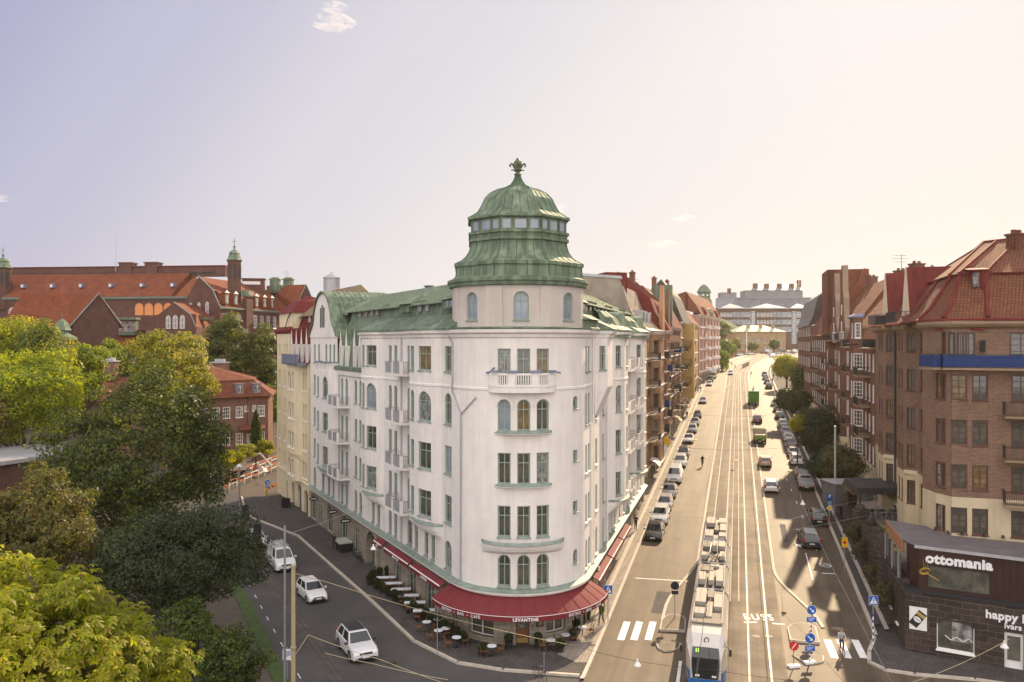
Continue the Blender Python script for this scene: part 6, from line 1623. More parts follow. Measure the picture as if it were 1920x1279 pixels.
v=MB();quadbox(v,pxy(1350,640),pxy(1520,640),14,40,57);v.build('glass_storey',mat('blue_grey_glazing',(.16,.20,.26),.3,var=.25,vscale=.2),of)
v=MB()
for k in range(26):v.box((pxy(1382+k*5.2,638)[0],638.9,53),(.35,.3,7));
v.box((pxy(1450,639)[0],639,56.6),(62,1,.5));v.build('mullions',M['lead'],of)
v=MB();quadbox(v,pxy(1398,660),pxy(1505,660),16,50,64.0);v.poly([(*pxy(1396,659),64),(*pxy(1507,659),64),(*pxy(1500,675),70.5),(*pxy(1421,675),70.5)]);quadbox(v,pxy(1352,655),pxy(1381,655),10,50,62)
v.build('upper_block',mat('blue_grey_block',(.16,.17,.21),.6,var=.2,vscale=.2),of)
for px in (1416,1437,1461,1484):c=at(px,560,665);chimney(of,c,60,(3.4,3),9.5 if px != 1416 else 9.8,'brick_far')
for px in (1495.5,1500):c=at(px,556,668);d=MB();d.tube([(c[0],c[1],62),(c[0],c[1],73)],.9,8);d.build('flue',M['red_metal'],of)
c=at(1367,566,655);chimney(of,c,61,(2.6,2),4,'brick_far')
hb=MB();c=pxy(1352,540);hb.grid([[(c[0]+40*math.cos(a)*r_,c[1]+30+50*math.sin(a)*r_,14+26*(1-r_ ** 1.6)) for a in [k*math.pi/10 for k in range(20)]] for r_ in (1,.75,.5,.25,.02)],close=True);struct('hill',hb,M['grass'])
# ---------------------------------------------- shop pavilion, retaining wall, terrace
SA,SB=(27.8,56.3),(32.9,53.3)
SWL=Line(SA,(SB[0]-SA[0],SB[1]-SA[1]),1)
sh=thing('shop_building','shop of dark granite blocks with brown metal clad upper level and grey roof','shop',(33,56,0))
t1,t2=SWL.t(1756),SWL.t(1827);d1,d2=SWL.t(1883),SWL.t(1919)
v=MB();so=[(t1,t2,.65,2.85,1),(d1,d2,.14,2.55,0),(d2+2,d2+5,.6,2.8,1)]
# segmental arch: clip the rise by building a shallow arch
def shallow(o):return (o[0],o[1],o[2],o[3],0)
facade(v,SWL,0,18,0,4.35,[shallow(o) for o in so],.3)
for o in (so[0],):
 a_,b_,z1=o[0],o[1],o[3];n=8
 for k in range(n):
  f0_,f1_=k/n,(k+1)/n;h=lambda f:.45*(1-math.sin(math.pi*f))
  p,q=a_+(b_-a_)*f0_,a_+(b_-a_)*f1_
  v.poly([(*SWL.raw(p,-.01),z1),(*SWL.raw(q,-.01),z1),(*SWL.raw(q,-.01),z1-h(f1_)),(*SWL.raw(p,-.01),z1-h(f0_))])
side=Line(SA,(.275,1),-1);facade(v,side,0,8.4,0,4.35,[(2.2,3.0,1.2,3.2,0),(4.6,5.4,1.6,3.4,0)],.3)
v.build('wall',M['stone_shop'],sh)
v=MB()
for o in (so[0],):
 for k in range(11):
  a0=math.pi*(1-(k+.08)/11);a1=math.pi*(1-(k+.92)/11);R1,R2=1.52,1.95;cx=(o[0]+o[1])/2;P=[]
  for oo in (.04,-.01):
   for aa,rr in ((a0,R1),(a1,R1),(a1,R2),(a0,R2)):P.append((*SWL.raw(cx+rr*math.cos(aa),oo),2.0+rr*.62*math.sin(aa)))
  v.hexa(P)
v.build('arch_stones',M['stone_shop'],sh)
finish_windows(sh,[(SWL,*so[0][:4],0,S('sw',depth=.25,frame='white_paint',cols=1,rows=[],fw=.07,mw=.05,sill=True,glass=['glass'])),(SWL,*so[2][:4],0,S('sw',depth=.25,frame='white_paint',cols=1,rows=[],fw=.07,mw=.05,sill=True,glass=['glass'])),
 (side,2.2,3.0,1.2,3.2,0,S('sv',depth=.25,frame='white_paint',cols=1,rows=[.5],fw=.06)),(side,4.6,5.4,1.6,3.4,0,S('sv',depth=.25,frame='white_paint',cols=1,rows=[.5],fw=.06))],9,'shop_window')
v=MB();v.box((*SWL.raw((d1+d2)/2,-.2),1.35),(d2-d1,.08,2.4),an_(SWL));v.box((*SWL.raw((d1+d2)/2,-.14),1.5),(d2-d1-.34,.06,1.6),an_(SWL),1);v.build('door',[M['white_paint'],M['glass']],sh)
# goods in the window: a run of little peaked white lines
v=MB();zz=[(t1+.5+k*.36,1.35 if k % 2 else 1.62) for k in range(7)];v.tube([(*SWL.raw(t,-.15),z) for t,z in zz],.03,4)
v.box((*SWL.raw(t2-.75,-.19),1.95),(1.2,.02,1.3),an_(SWL),1);v.build('window_display',[M['white_paint'],M['glass_curtain']],sh)
up=MB();F=[(28.9,55.75),(33.6,52.95),(43.5,47.1)]
upl=Line((28.6,55.95),(SB[0]-SA[0],SB[1]-SA[1]),1);uw0,uw1=upl.t(1738),upl.t(1857)
facade(up,upl,0,17,4.6,7.55,[(uw0,uw1,4.75,6.35,0)],.25)
ups=Poly([(28.6,55.95),(28.5,57.5),(30.2,63.6)],-1);facade(up,ups,0,1.55,4.6,7.55,[],.1)
k=0
while k < 16.5:
 if not (uw0-.1 < k < uw1+.1):up.box((*upl.raw(k,.02),6.05),(.035,.05,2.9),an_(upl))
 k += .42
up.build('upper_wall',mat('brown_metal_cladding',(.050,.021,.016),.45,metal=.3,var=.15,vscale=1.5),sh)
finish_windows(sh,[(upl,uw0,uw1,4.75,6.35,0,S('uw',depth=.2,frame='dark_metal',cols=1,rows=[],fw=.06,sill=False,glass=['glass']))],2,'shop_window')
v=MB();rp=[(28.3,56.0),(28.25,57.6),(30.1,64.0),(33.6,64.6),(34.0,61.3),(47,54.8),(50,48),(43.2,46.6)]
v.poly([(x,y,7.62 if k in (0,1,2,6,7) else 7.0) for k,(x,y) in enumerate(rp)]);v.poly([(x,y,7.52 if k in (0,1,2,6,7) else 6.9) for k,(x,y) in enumerate(rp)])
for k in range(22):
 p=upl.raw(k*.8,-1.2);q=upl.raw(k*.8+2.5,-5.6);v.tube([(*p,7.56),(*q,7.14)],.03,4)
v.build('roof',mat('grey_felt_roof',(.135,.115,.12),.7,var=.2,vscale=1,streak=.0),sh)
v=MB();
for a_,b_ in zip(rp[:3],rp[1:3]):pass
v.hexa([(*rp[0],7.45),(*rp[7],7.45),(rp[7][0]+.05,rp[7][1]+.1,7.45),(rp[0][0]+.05,rp[0][1]+.1,7.45)]+[(*rp[0],7.65),(*rp[7],7.65),(rp[7][0]+.05,rp[7][1]+.1,7.65),(rp[0][0]+.05,rp[0][1]+.1,7.65)])
v.build('roof_edge',M['grey_metal'],sh)
v=MB()
for j in range(22):
 f=j/21;x=28.25+(30.1-28.25)*f;y=57.6+6.4*f;v.box((x,y,7.15),(.06,.14,.8),.27)
v.box((29.15,60.8,7.55),(.12,6.7,.12),-.28);v.box((29.15,60.8,6.8),(.10,6.7,.1),-.28);v.build('fascia_slats',mat('larch_slats',(.30,.14,.07),.7,var=.2,vscale=3),sh)
v=MB()
for f in (0.1,.5,.95):v.box((28.2+1.7*f,57.9+6*f,5.6),(.08,.08,2.2))
v.poly([(28.15,57.6,4.5),(29.9,63.6,4.5),(29.9,63.6,6.5),(28.15,57.6,6.5)],1);v.build('glass_porch',[M['grey_metal'],M['glass']],sh)
v=MB();bandl=[(0.0,4.35),(.12,4.35),(.12,4.6),(-1.0,4.62)];band(v,SWL,-.1,18,bandl,3);band(v,side,0,8.4,bandl,3);v.build('ledge',M['dark_metal'],sh)
def fsh(W,tmid,z,o0=.06,slant=0):return lambda x,y,o:(*W.raw(tmid+x,o0+o),z+y)
for txt,W,px,z,sz,of_ in (('ottomania',upl,1797,6.55,.92,.045),('happy homes',SWL,1916,3.35,.74,.028),('ivars',SWL,1899,2.82,.50,.014)):
 tm=MB();add_text(tm,txt,sz,fsh(W,W.t(px),z),offset=of_,ext=.03,spacing=1.06);tm.build('lettering',M['letter'],sh)
# golden calligraphic flourish by the corner
v=MB();c0=upl.t(1731)-.9
for r_,ph,sq in ((.42,0,.55),(.34,.5,.6),(.26,1.0,.6)):
 v.tube([(*upl.raw(.35+r_*math.cos(a)*.8,.07),5.9+r_*math.sin(a)*sq+.2*r_*math.cos(a)) for a in [k*math.pi/8+ph for k in range(15)]],.022,4)
for k in range(3):v.tube([(*upl.raw(.30+k*.12,.08),5.8),(*upl.raw(.28+k*.12,.08),6.75)],.022,4)
v.tube([(*upl.raw(.5,.08),5.75),(*upl.raw(.9,.08),5.55),(*upl.raw(1.25,.08),5.35)],.022,4)
v.build('emblem',plain(.55,.36,.08,.3,0,.8),sh)
v=MB();ta,tb_=SWL.t(1705),SWL.t(1738);v.hexa([(*SWL.raw(a_,o),z) for z in (1.75,3.35) for a_,o in ((ta,.05),(tb_,.05),(tb_,.09),(ta,.09))])
def pf(x,y,o):ca,sa=math.cos(-.6),math.sin(-.6);return (*SWL.raw((ta+tb_)/2+x*ca-y*sa,.10+o),2.55+x*sa+y*ca)
v.poly([pf(x,y,0) for x,y in ((-.30,-.62),(.30,-.62),(.30,.55),(-.30,.55))],1);v.poly([pf(x,y,.004) for x,y in ((-.30,.2),(.30,.2),(.30,.42),(-.30,.42))],2)
v.poly([pf(.26*math.cos(k*.4),-.08+.19*math.sin(k*.4),.008) for k in range(16)],0);pos=v.build('poster',[M['white_paint'],M['black_plastic'],plain(.45,.30,.08)],sh)
tm=MB();add_text(tm,'LADY',.17,lambda x,y,o:pf(x,y-.14,.014),ext=.001);tm.build('lettering',M['black_plastic'],pos)
tr=MB()
TP=[(28.2,57.3),(37.9,92),(39.6,98),(44,100),(42,92),(36.5,72),(34,62),(29,58)]
tr.poly([(x,y,4.2) for x,y in TP]);struct('terrace',tr,M['paving'])
rw=MB()
L0,L1=(28.05,57.2),(37.8,92)
W=Line(L0,(L1[0]-L0[0],L1[1]-L0[1]),-1);Lr=plen(L0,L1)
for k in range(12):
 a_,b_=Lr*k/12,Lr*(k+1)/12;zt=4.9 if k < 4 else 4.6
 ya=W.raw(a_)[1];g0_,g1_=gz(*W.raw(a_)),gz(*W.raw(b_))
 rw.hexa([(*W.raw(a_,0),g0_),(*W.raw(b_,0),g1_),(*W.raw(b_,-.5),g1_),(*W.raw(a_,-.5),g0_)]+[(*W.raw(a_,0),zt),(*W.raw(b_,0),zt),(*W.raw(b_,-.5),zt),(*W.raw(a_,-.5),zt)])
for f in (.21,.26,.33,.42,.60,.8):
 c=W.raw(Lr*f,-.2);rw.box((*c,3.3),(1.0,1.0,4.6),.27);rw.lathe([(.5,0),(.45,.25),(.25,.42),(0,.48)],(*c,5.6),8)
one('retaining_wall',rw,M['stone_shop'],'dark rough granite garden wall with rounded pillars along the right pavement','wall',(*L0,0))
# ivy on the wall is built with the trees; pergola, shed, chairs
pg=MB();c=(36.5,81.5)
for x,y in ((34.6,79.2),(38.6,79.2),(35.4,84),(39.6,84)):pg.box((x,y,5.4),(.14,.14,2.5))
for k in range(7):pg.box((34.5+k*.72,81.7,6.7),(.08,5.4,.14),-.2)
pg.box((36.6,79.1,4.75),(4.0,.06,.06));pg.box((36.6,79.1,5.15),(4.0,.06,.06))
for k in range(20):pg.box((34.7+k*.2,79.1,4.75),(.03,.04,.9))
pg.hexa([(34.2,78.9,6.8),(39.2,78.9,6.8),(40.2,84.5,6.8),(35,84.5,6.8),(34.4,79.1,7.4),(39.0,79.1,7.4),(40,84.2,7.5),(35.2,84.2,7.5)],1)
one('pergola',pg,[M['brown_paint'],M['black_plastic']],'dark covered timber shelter on the terrace behind the stone wall','shelter',(36.5,81.5,4.2))
for k in range(3):
 ch=MB();x=35.1+k*1.05;y=77.6
 for j in range(5):
  z=4.35+j*.16;ch.box((x,y,z+.3),(.55,.5,.03));ch.box((x,y+.26,z+.6),(.55,.03,.3))
  for sx in (-.26,.26):
   ch.tube([(x+sx,y-.24,z),(x+sx,y-.24,z+.5),(x+sx,y+.2,z+.5)],.015,4)
 one('stacked_chairs',ch,M['steel'],'stack of pale metal chairs in front of the terrace shelter, %s' % ('nearest the wall','in the middle','nearest the house')[k],'chairs',(x,y,4.2),'stacks of chairs on the terrace')
shd=MB();shd.box((37.9,90,4.9),(4.4,3,2.4),.1);shd.box((37.9,90,6.15),(4.7,3.3,.12),.1,1);shd.box((37.5,88.4,4.8),(1.2,.06,1.9),.1,2);shd.box((38.9,88.5,4.8),(1.1,.06,1.9),.1,2)
one('site_hut',shd,[plain(.12,.12,.13),M['grey_metal'],plain(.17,.17,.18)],'dark grey steel hut with pale roof beside the cream lower wall','hut',(37.9,90,3.7))
# trees and plants
LM={
 'dark':leafmat('leaves_dark_green',(.026,.042,.010),(.060,.082,.018),.30),
 'lime':leafmat('leaves_lime_green',(.080,.110,.018),(.165,.180,.030),.45),  # lighter lime tone, mixed into crowns leaf by leaf
 'mid':leafmat('leaves_mid_green',(.080,.125,.020),(.170,.215,.038),.46),
 'bright':leafmat('leaves_bright_green',(.150,.205,.010),(.350,.365,.020),.52),
 'yellow':leafmat('leaves_yellow_green',(.190,.190,.024),(.350,.290,.050),.48),
 'olive':leafmat('leaves_olive_brown',(.085,.078,.026),(.190,.145,.050),.40),
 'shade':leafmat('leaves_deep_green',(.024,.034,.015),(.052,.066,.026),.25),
}
def quads_obj(name,V,mats,parent,midx=None,loc=(0,0,0)):
 n=len(V) // 4
 me=bpy.data.meshes.new(name);me.vertices.add(n*4);me.vertices.foreach_set('co',V.astype(np.float32).ravel())
 me.loops.add(n*4);me.loops.foreach_set('vertex_index',np.arange(n*4,dtype=np.int32))
 me.polygons.add(n);me.polygons.foreach_set('loop_start',np.arange(0,n*4,4,dtype=np.int32));me.polygons.foreach_set('loop_total',np.full(n,4,dtype=np.int32))
 for m_ in mats:me.materials.append(m_)
 if midx is not None:me.polygons.foreach_set('material_index',midx.astype(np.int32))
 me.update(calc_edges=True);me.validate()
 o=bpy.data.objects.new(name,me);COL.objects.link(o);o.parent=parent;o.location=loc;return o
def leaves(g,C,N,size,asp=.55,droop=.0,up=.35,out=None):
 """N leaf quads at the points C, facing outwards from their clump"""
 nrm=g.normal(size=(N,3))*.55;nrm[:,2] += up
 if out is not None:nrm += out*1.1
 nrm /= np.linalg.norm(nrm,axis=1)[:,None]
 a=g.normal(size=(N,3));a -= nrm*(a*nrm).sum(1)[:,None];a /= np.linalg.norm(a,axis=1)[:,None]
 b=np.cross(nrm,a);s=size*g.uniform(.6,1.35,(N,1))
 tip=C+a*s;tip[:,2] -= droop*s[:,0]
 V=np.stack([C-a*s*.9,C+b*s*asp,tip,C-b*s*asp],1)
 return V.reshape(-1,3)
def crown_pts(g,R,H,clumps,per,cs,flat=.35,fill=.25,wob=.28):
 """clumps scattered through an uneven egg, R wide and H high, centred on the origin"""
 d=g.normal(size=(clumps,3));d[:,2]=d[:,2]*.9+flat*.4;d /= np.linalg.norm(d,axis=1)[:,None]
 ph=g.uniform(0,6.28,6)
 w=1+wob*(np.sin(3*np.arctan2(d[:,1],d[:,0])+ph[0])*.45+np.sin(5*d[:,2]+ph[1]+2*d[:,0])*.45+g.normal(size=clumps)*.28)
 r=(g.uniform(fill,1,clumps) ** .35)*w
 c=d*r[:,None]*np.array([R,R,H/2])
 k=g.uniform(.55,1.3,clumps)
 P=[];O=[]
 for i in range(clumps):
  m=max(6,int(per*1.4*k[i] ** 2));q=g.normal(size=(m,3));q /= np.linalg.norm(q,axis=1)[:,None]
  oc=d[i]*.7+q;O.append(oc);q=q*((g.uniform(.3,1,(m,1)) ** .5)*cs*k[i]);q[:,2] *= .62
  P.append(c[i]+q)
 return np.concatenate(P),c,np.concatenate(O)
TREE_SEED=[11]
def tree(name,label,base,R,H,zlow,m1,m2,clumps=150,per=90,leaf=.2,cs=None,group='trees of the park',trunk=.35,mix=.5,asp=.55,droop=0,cat='tree',lean=(0,0),wob=.28,fill=.25):
 TREE_SEED[0] += 1;g=np.random.default_rng(TREE_SEED[0]);x,y,z=base
 root=thing(name,label,cat,base,0,group)
 cs=cs or R*.2;P,C,O=crown_pts(g,max(R*.6,R-cs*.55),max(H*.6,H-cs*.9),clumps,per,cs,wob=wob,fill=fill)
 off=np.array([lean[0],lean[1],zlow+H/2]);P=P+off;C=C+off
 keep=P[:,2] > .15;P=P[keep];O=O[keep]
 V=leaves(g,P,len(P),leaf*.74,asp,droop,out=O)
 mi=(g.uniform(size=len(P)) < mix).astype(int)
 # whole clumps differ a little in tone
 quads_obj('crown',V,[LM[m1],LM[m2]],root,mi)
 t=MB();top=(lean[0]*.8,lean[1]*.8,zlow+H*.55)
 t.tube([(0,0,-.3),(lean[0]*.1,lean[1]*.1,zlow*.6+.5),(lean[0]*.4,lean[1]*.4,zlow+H*.25),top],trunk,7,r2=trunk*.25)
 st=(lean[0]*.3,lean[1]*.3,max(.6,zlow*.8+.3))
 idx=g.choice(len(C),min(14,len(C)),replace=False)
 for i in idx:
  c=C[i];mid=((st[0]+c[0])/2+g.normal()*.3,(st[1]+c[1])/2+g.normal()*.3,st[2]+(c[2]-st[2])*.35)
  t.tube([st,mid,tuple(c)],trunk*.42,5,r2=.03,cap=False)
 t.build('trunk',M['bark'],root,local=True)
 return root
def T(px,py_top,D,Wpx,py_low,*a,**k):
 """tree placed by bearing: crown spans Wpx across, from py_top to py_low, on the ground below"""
 x=(px-960)/1493*D;R=Wpx/2/1493*D;zt=CZ-(py_top-640)/1493*D;zl=CZ-(py_low-640)/1493*D
 zb=max(0,gz(x,D))+hill(x,D)*.95+k.pop('zb',0)
 return (x,D,zb),R*.92,(zt-zl),zl-zb
def TT(name,label,px,py,D,Wp,pl,m1,m2,**k):
 zb=k.pop('zb',0);(b,R,H,zl)=T(px,py,D,Wp,pl,zb=zb);return tree(name,label,b,R,H,max(.1,zl),m1,m2,**k)
TT('broadleaf_tree','largest dark green tree in the middle of the park, its top catching the sun',268,688,76,365,1015,'dark','lime',clumps=330,per=95,leaf=.24,cs=1.5,trunk=.5,mix=.35,wob=.2)
TT('broadleaf_tree','golden green tree rising behind the largest dark tree',325,606,108,175,800,'yellow','mid',clumps=180,per=90,leaf=.27,cs=1.25,mix=.35)
TT('broadleaf_tree','dark tall tree with round heads in front of the school wing',425,594,158,95,760,'dark','lime',clumps=120,per=80,leaf=.38,cs=1.7,mix=.6)
TT('broadleaf_tree','dark tall tree close to the cream house, in front of the school',485,612,160,92,770,'dark','lime',clumps=120,per=80,leaf=.38,cs=1.7,mix=.5)
TT('broadleaf_tree','bright green tree topmost at the left edge below the hall roof',22,588,118,130,700,'bright','yellow',clumps=120,per=80,leaf=.3,cs=1.5,mix=.3)
TT('broadleaf_tree','rounded olive tree in front of the small green capped turret',82,600,116,105,700,'mid','yellow',clumps=100,per=80,leaf=.3,cs=1.4,mix=.4)
TT('broadleaf_tree','broad bright yellow green tree at the left edge above the annexe',45,655,97,240,835,'bright','mid',clumps=230,per=95,leaf=.27,cs=1.5,mix=.3)
TT('willow_tree','feathery pale green weeping tree beside the broad bright tree',122,655,108,75,800,'yellow','bright',clumps=90,per=80,leaf=.3,cs=1.1,mix=.6,droop=.9,asp=.25)
TT('broadleaf_tree','small light green tree left of the hipped villa roof',165,637,124,85,740,'bright','mid',clumps=100,per=80,leaf=.3,cs=1.2,mix=.5)
TT('broadleaf_tree','small bright tree just above the left villa chimney',210,640,150,75,710,'bright','mid',clumps=80,per=70,leaf=.34,cs=1.3,mix=.5)
TT('broadleaf_tree','low tree filling the gap between golden tree and villa chimney',250,672,150,70,740,'mid','yellow',clumps=70,per=70,leaf=.34,cs=1.3)
TT('broadleaf_tree','brown tinged tree at the left edge beside the annexe roof',-10,735,92,75,830,'olive','yellow',clumps=60,per=80,leaf=.26,cs=1.1)
TT('broadleaf_tree','olive brown tree in shade below the flat roofed annexe',68,880,55,240,1105,'olive','lime',clumps=230,per=100,leaf=.17,cs=.9,mix=.35,asp=.6)
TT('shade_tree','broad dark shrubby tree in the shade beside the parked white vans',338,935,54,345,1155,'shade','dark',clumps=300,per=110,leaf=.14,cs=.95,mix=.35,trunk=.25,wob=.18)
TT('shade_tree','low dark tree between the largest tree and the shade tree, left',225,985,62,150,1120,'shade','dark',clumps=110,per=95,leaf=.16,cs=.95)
TT('small_tree','small green tree at the bottom edge beside the brick path',428,1172,41,135,1330,'dark','mid',clumps=110,per=90,leaf=.11,cs=.5,trunk=.12,mix=.35)
TT('small_tree','narrow dark sapling between the chestnut and the small green tree',345,1105,44,150,1300,'dark','mid',clumps=90,per=90,leaf=.12,cs=.5,trunk=.12,mix=.45)
TT('broadleaf_tree','tall green tree behind the villa beside the cream house',510,720,172,60,800,'mid','bright',clumps=70,per=70,leaf=.36,cs=1.3)
# horse chestnut in the foreground: fans of five to seven drooping leaflets
def chestnut(label,px,pt,D,Wp,seed,n=2600):
 g=np.random.default_rng(seed);x=(px-960)/1493*D;R=Wp/2/1493*D;zt=CZ-(pt-640)/1493*D
 root=thing('horse_chestnut',label,'tree',(x,D,0),0,'trees of the park')
 H=9.0;C,_,O=crown_pts(g,R*.85,H,150,n/150/1.15,.95,wob=.22,fill=.3);C[:,2] += zt-H/2-.6;n=len(C)
 ax=O*.5+g.normal(size=(n,3))*.35;ax[:,2] += .75;ax /= np.linalg.norm(ax,axis=1)[:,None]
 t1=np.cross(ax,g.normal(size=(n,3)));t1 /= np.linalg.norm(t1,axis=1)[:,None];t2=np.cross(ax,t1);rows=[]
 for j in range(6):
  a=j*1.047+g.uniform(-.2,.2,n);L=(.21*g.uniform(.7,1.35,n))[:,None];c_,s_=np.cos(a)[:,None],np.sin(a)[:,None]
  u=t1*c_+t2*s_-ax*g.uniform(.1,.6,(n,1));s=(t2*c_-t1*s_)*.05
  rows.append(np.stack([C,C+u*L*.62+s,C+u*L-np.array([0,0,.03]),C+u*L*.62-s],1))
 V=np.concatenate(rows).reshape(-1,3);mi=(g.uniform(size=len(V) // 4) < .35).astype(int)
 quads_obj('crown',V,[LM['bright'],LM['yellow']],root,mi)
 t=MB();t.tube([(0,0,0),(.2,0,5),(0,.2,zt-3)],.35,8,r2=.1)
 for i in g.choice(n,36,replace=False):
  c=C[i];t.tube([(.1,0,zt-7.5),(c[0]*.45,c[1]*.45,c[2]-.9),tuple(c)],.09,5,r2=.012,cap=False)
 t.build('trunk',M['bark'],root,local=True)
chestnut('horse chestnut with large sunlit yellow green leaves filling the bottom left corner',95,1025,28,480,5,8500)
chestnut('taller horse chestnut branch crown at the very left edge of the photo',-90,965,29,300,8,3600)
# conifer and garden greenery by the villa
def conifer(px,py,D,Wp,pl,label):
 (b,R,H,zl)=T(px,py,D,Wp,pl);root=thing('columnar_conifer',label,'tree',b);g=np.random.default_rng(3);n=5200
 h=g.uniform(0,1,n) ** .8;a=g.uniform(0,6.28,n);r=R*np.minimum(1,(1-h)*2.2) ** .7*g.uniform(.75,1.05,n)
 C=np.stack([r*np.cos(a),r*np.sin(a),max(0,zl)+h*H],1);quads_obj('crown',leaves(g,C,n,.2,.4,0,.2),[LM['dark'],LM['mid']],root,(g.uniform(size=n) < .3).astype(int))
 t=MB();t.tube([(0,0,0),(0,0,H*.9)],.12,6);t.build('trunk',M['bark'],root,local=True)
conifer(480,770,134,20,848,'slim dark green columnar conifer in front of the villa')
def bush(name,label,base,R,H,m1,m2,n=40,per=60,leaf=.12,cs=None,group=None,cat='bush'):
 return tree(name,label,base,R,H,.02,m1,m2,clumps=n,per=per,leaf=leaf,cs=cs or R*.32,group=group,trunk=.05,cat=cat,fill=.1)
for px,py,D,R,lb in ((455,848,130,2.4,'light leafy bush in the villa garden left of the conifer'),(436,862,126,2.2,'low yellow green bush at the garden wall under the big tree'),(497,838,134,1.8,'bright low bush right of the conifer'),(505,735,165,2.4,'sunlit bush between villa and cream house')):
 c=at(px,py,D);bush('garden_bush',lb,(c[0],c[1],max(0,c[2]-1.4)),R,2.8,'bright','yellow',leaf=.22,group='bushes of the villa garden')
# right side: street tree, hedges and garden trees above the pavement
def TR_(name,label,px,py,D,Wp,pl,m1,m2,**k):
 x=(px-960)/1493*D;zb=gz(x,D);R=Wp/2/1493*D;zt=CZ-(py-640)/1493*D;zl=CZ-(pl-640)/1493*D
 return tree(name,label,(x,D,zb),R*.95,zt-zl,max(.1,zl-zb),m1,m2,**k)
GR='trees along the shaded pavement'
TR_('street_tree','bright yellow green street tree at the far end of the parked cars',1475,664,232,52,712,'bright','yellow',clumps=110,per=80,leaf=.42,cs=1.6,group=GR,mix=.4)
TR_('street_tree','dark tree squeezed between the bright street tree and the brick houses',1500,690,200,34,735,'dark','mid',clumps=60,per=70,leaf=.4,cs=1.5,group=GR)
TR_('garden_tree','dark rounded tree above the pavement nearest the far brick house',1488,726,160,66,772,'dark','dark',clumps=100,per=80,leaf=.36,cs=1.5,group=GR)
TR_('garden_tree','broad dark garden tree halfway along the brick houses',1532,760,122,78,850,'shade','dark',clumps=140,per=85,leaf=.28,cs=1.4,group=GR)
TR_('garden_tree','slim bright leaved tree leaning over the pavement',1495,775,121,20,812,'bright','yellow',clumps=30,per=60,leaf=.26,cs=.8,group=GR,trunk=.12)
TR_('garden_tree','dark spreading garden tree beside the steel hut',1580,828,95,88,915,'shade','olive',clumps=130,per=85,leaf=.2,cs=1.0,group=GR)
TR_('garden_tree','low dark shrub mass between the two garden trees',1545,850,104,70,900,'shade','dark',clumps=90,per=85,leaf=.22,cs=1.1,group=GR)
# far plaza trees
for k,(px,py,D,Wp,pl,m_) in enumerate(((1360,640,380,22,678,'mid'),(1353,655,300,22,692,'bright'),(1380,636,440,16,656,'yellow'),(1410,641,445,24,658,'mid'),(1451,634,450,15,656,'dark'),(1372,645,420,16,662,'bright'),(1356,600,480,34,650,'olive'),(1375,622,520,30,645,'mid'))):
 TR_('plaza_tree','small round tree at the far plaza, %s' % ('leftmost behind the pink house','nearest the pink house corner','left of the tall white pole','right of the tall white pole','dark one before the yellow station','bright one among the leftmost','topmost on the wooded slope','lower one on the wooded slope')[k],px,py,D,Wp,pl,m_,'mid',clumps=45,per=50,leaf=.8,cs=1.8,group='trees round the far plaza')
# turf patch and ivy on the terrace wall
for k in range(4):
 x,y=29.0+k*1.5,60.5+k*5.4
 b=bush('climbing_ivy',('ivy hanging over the granite wall beside the glass porch','second ivy patch along the granite wall, before the shelter','third ivy patch on the granite wall at the shelter','last ivy patch on the granite wall by the steel hut')[k],(x-.6,y,1.2+k*.35),1.0,2.6,'shade','olive',n=26,per=50,leaf=.10,group='ivy on the granite wall',cat='ivy')
bush('low_shrub','small patch of bright green ground shrubs on the terrace',(33.8,73.5,4.2),1.3,.6,'mid','bright',n=20,per=60,leaf=.1)
# vehicles
CK={
 # L, W, body stations (x, zbottom, ztop, halfwidth factor), cabin (base front, top front, top rear, base rear, zbase, ztop), wheel r, wheel x
 'hatch':(4.0,1.70,[(2.0,.32,.52,.80),(1.93,.22,.70,.92),(1.55,.20,.86,.99),(.9,.20,.96,1),(-1.2,.20,.98,1),(-1.8,.24,.98,.96),(-2.0,.32,.80,.86)],(1.0,.25,-1.55,-1.92,.95,1.48),.31,(1.25,-1.25)),
 'sedan':(4.6,1.80,[(2.3,.34,.50,.80),(2.22,.22,.68,.93),(1.8,.20,.80,.99),(1.0,.20,.92,1),(-1.3,.20,.96,1),(-2.1,.24,.96,.96),(-2.3,.34,.78,.86)],(1.05,.30,-1.0,-1.75,.93,1.42),.33,(1.4,-1.35)),
 'estate':(4.8,1.86,[(2.4,.34,.52,.80),(2.3,.22,.70,.93),(1.9,.20,.84,.99),(1.1,.20,.95,1),(-1.4,.20,.98,1),(-2.25,.24,.98,.97),(-2.4,.34,.80,.88)],(1.15,.45,-1.85,-2.28,.95,1.48),.33,(1.45,-1.4)),
 'suv':(4.5,1.86,[(2.25,.40,.66,.84),(2.18,.26,.86,.95),(1.8,.24,.98,1),(1.0,.24,1.06,1),(-1.3,.24,1.08,1),(-2.1,.28,1.08,.97),(-2.25,.40,.90,.9)],(1.05,.40,-1.65,-2.1,1.05,1.64),.37,(1.38,-1.32)),
 'van':(5.2,1.95,[(2.6,.36,.70,.86),(2.5,.26,.92,.95),(2.1,.24,1.12,1),(1.75,.24,1.22,1),(-1.5,.24,1.25,1),(-2.5,.26,1.25,1),(-2.6,.36,1.1,.97)],(1.75,1.0,-2.45,-2.58,1.2,1.98),.34,(1.65,-1.5)),
}
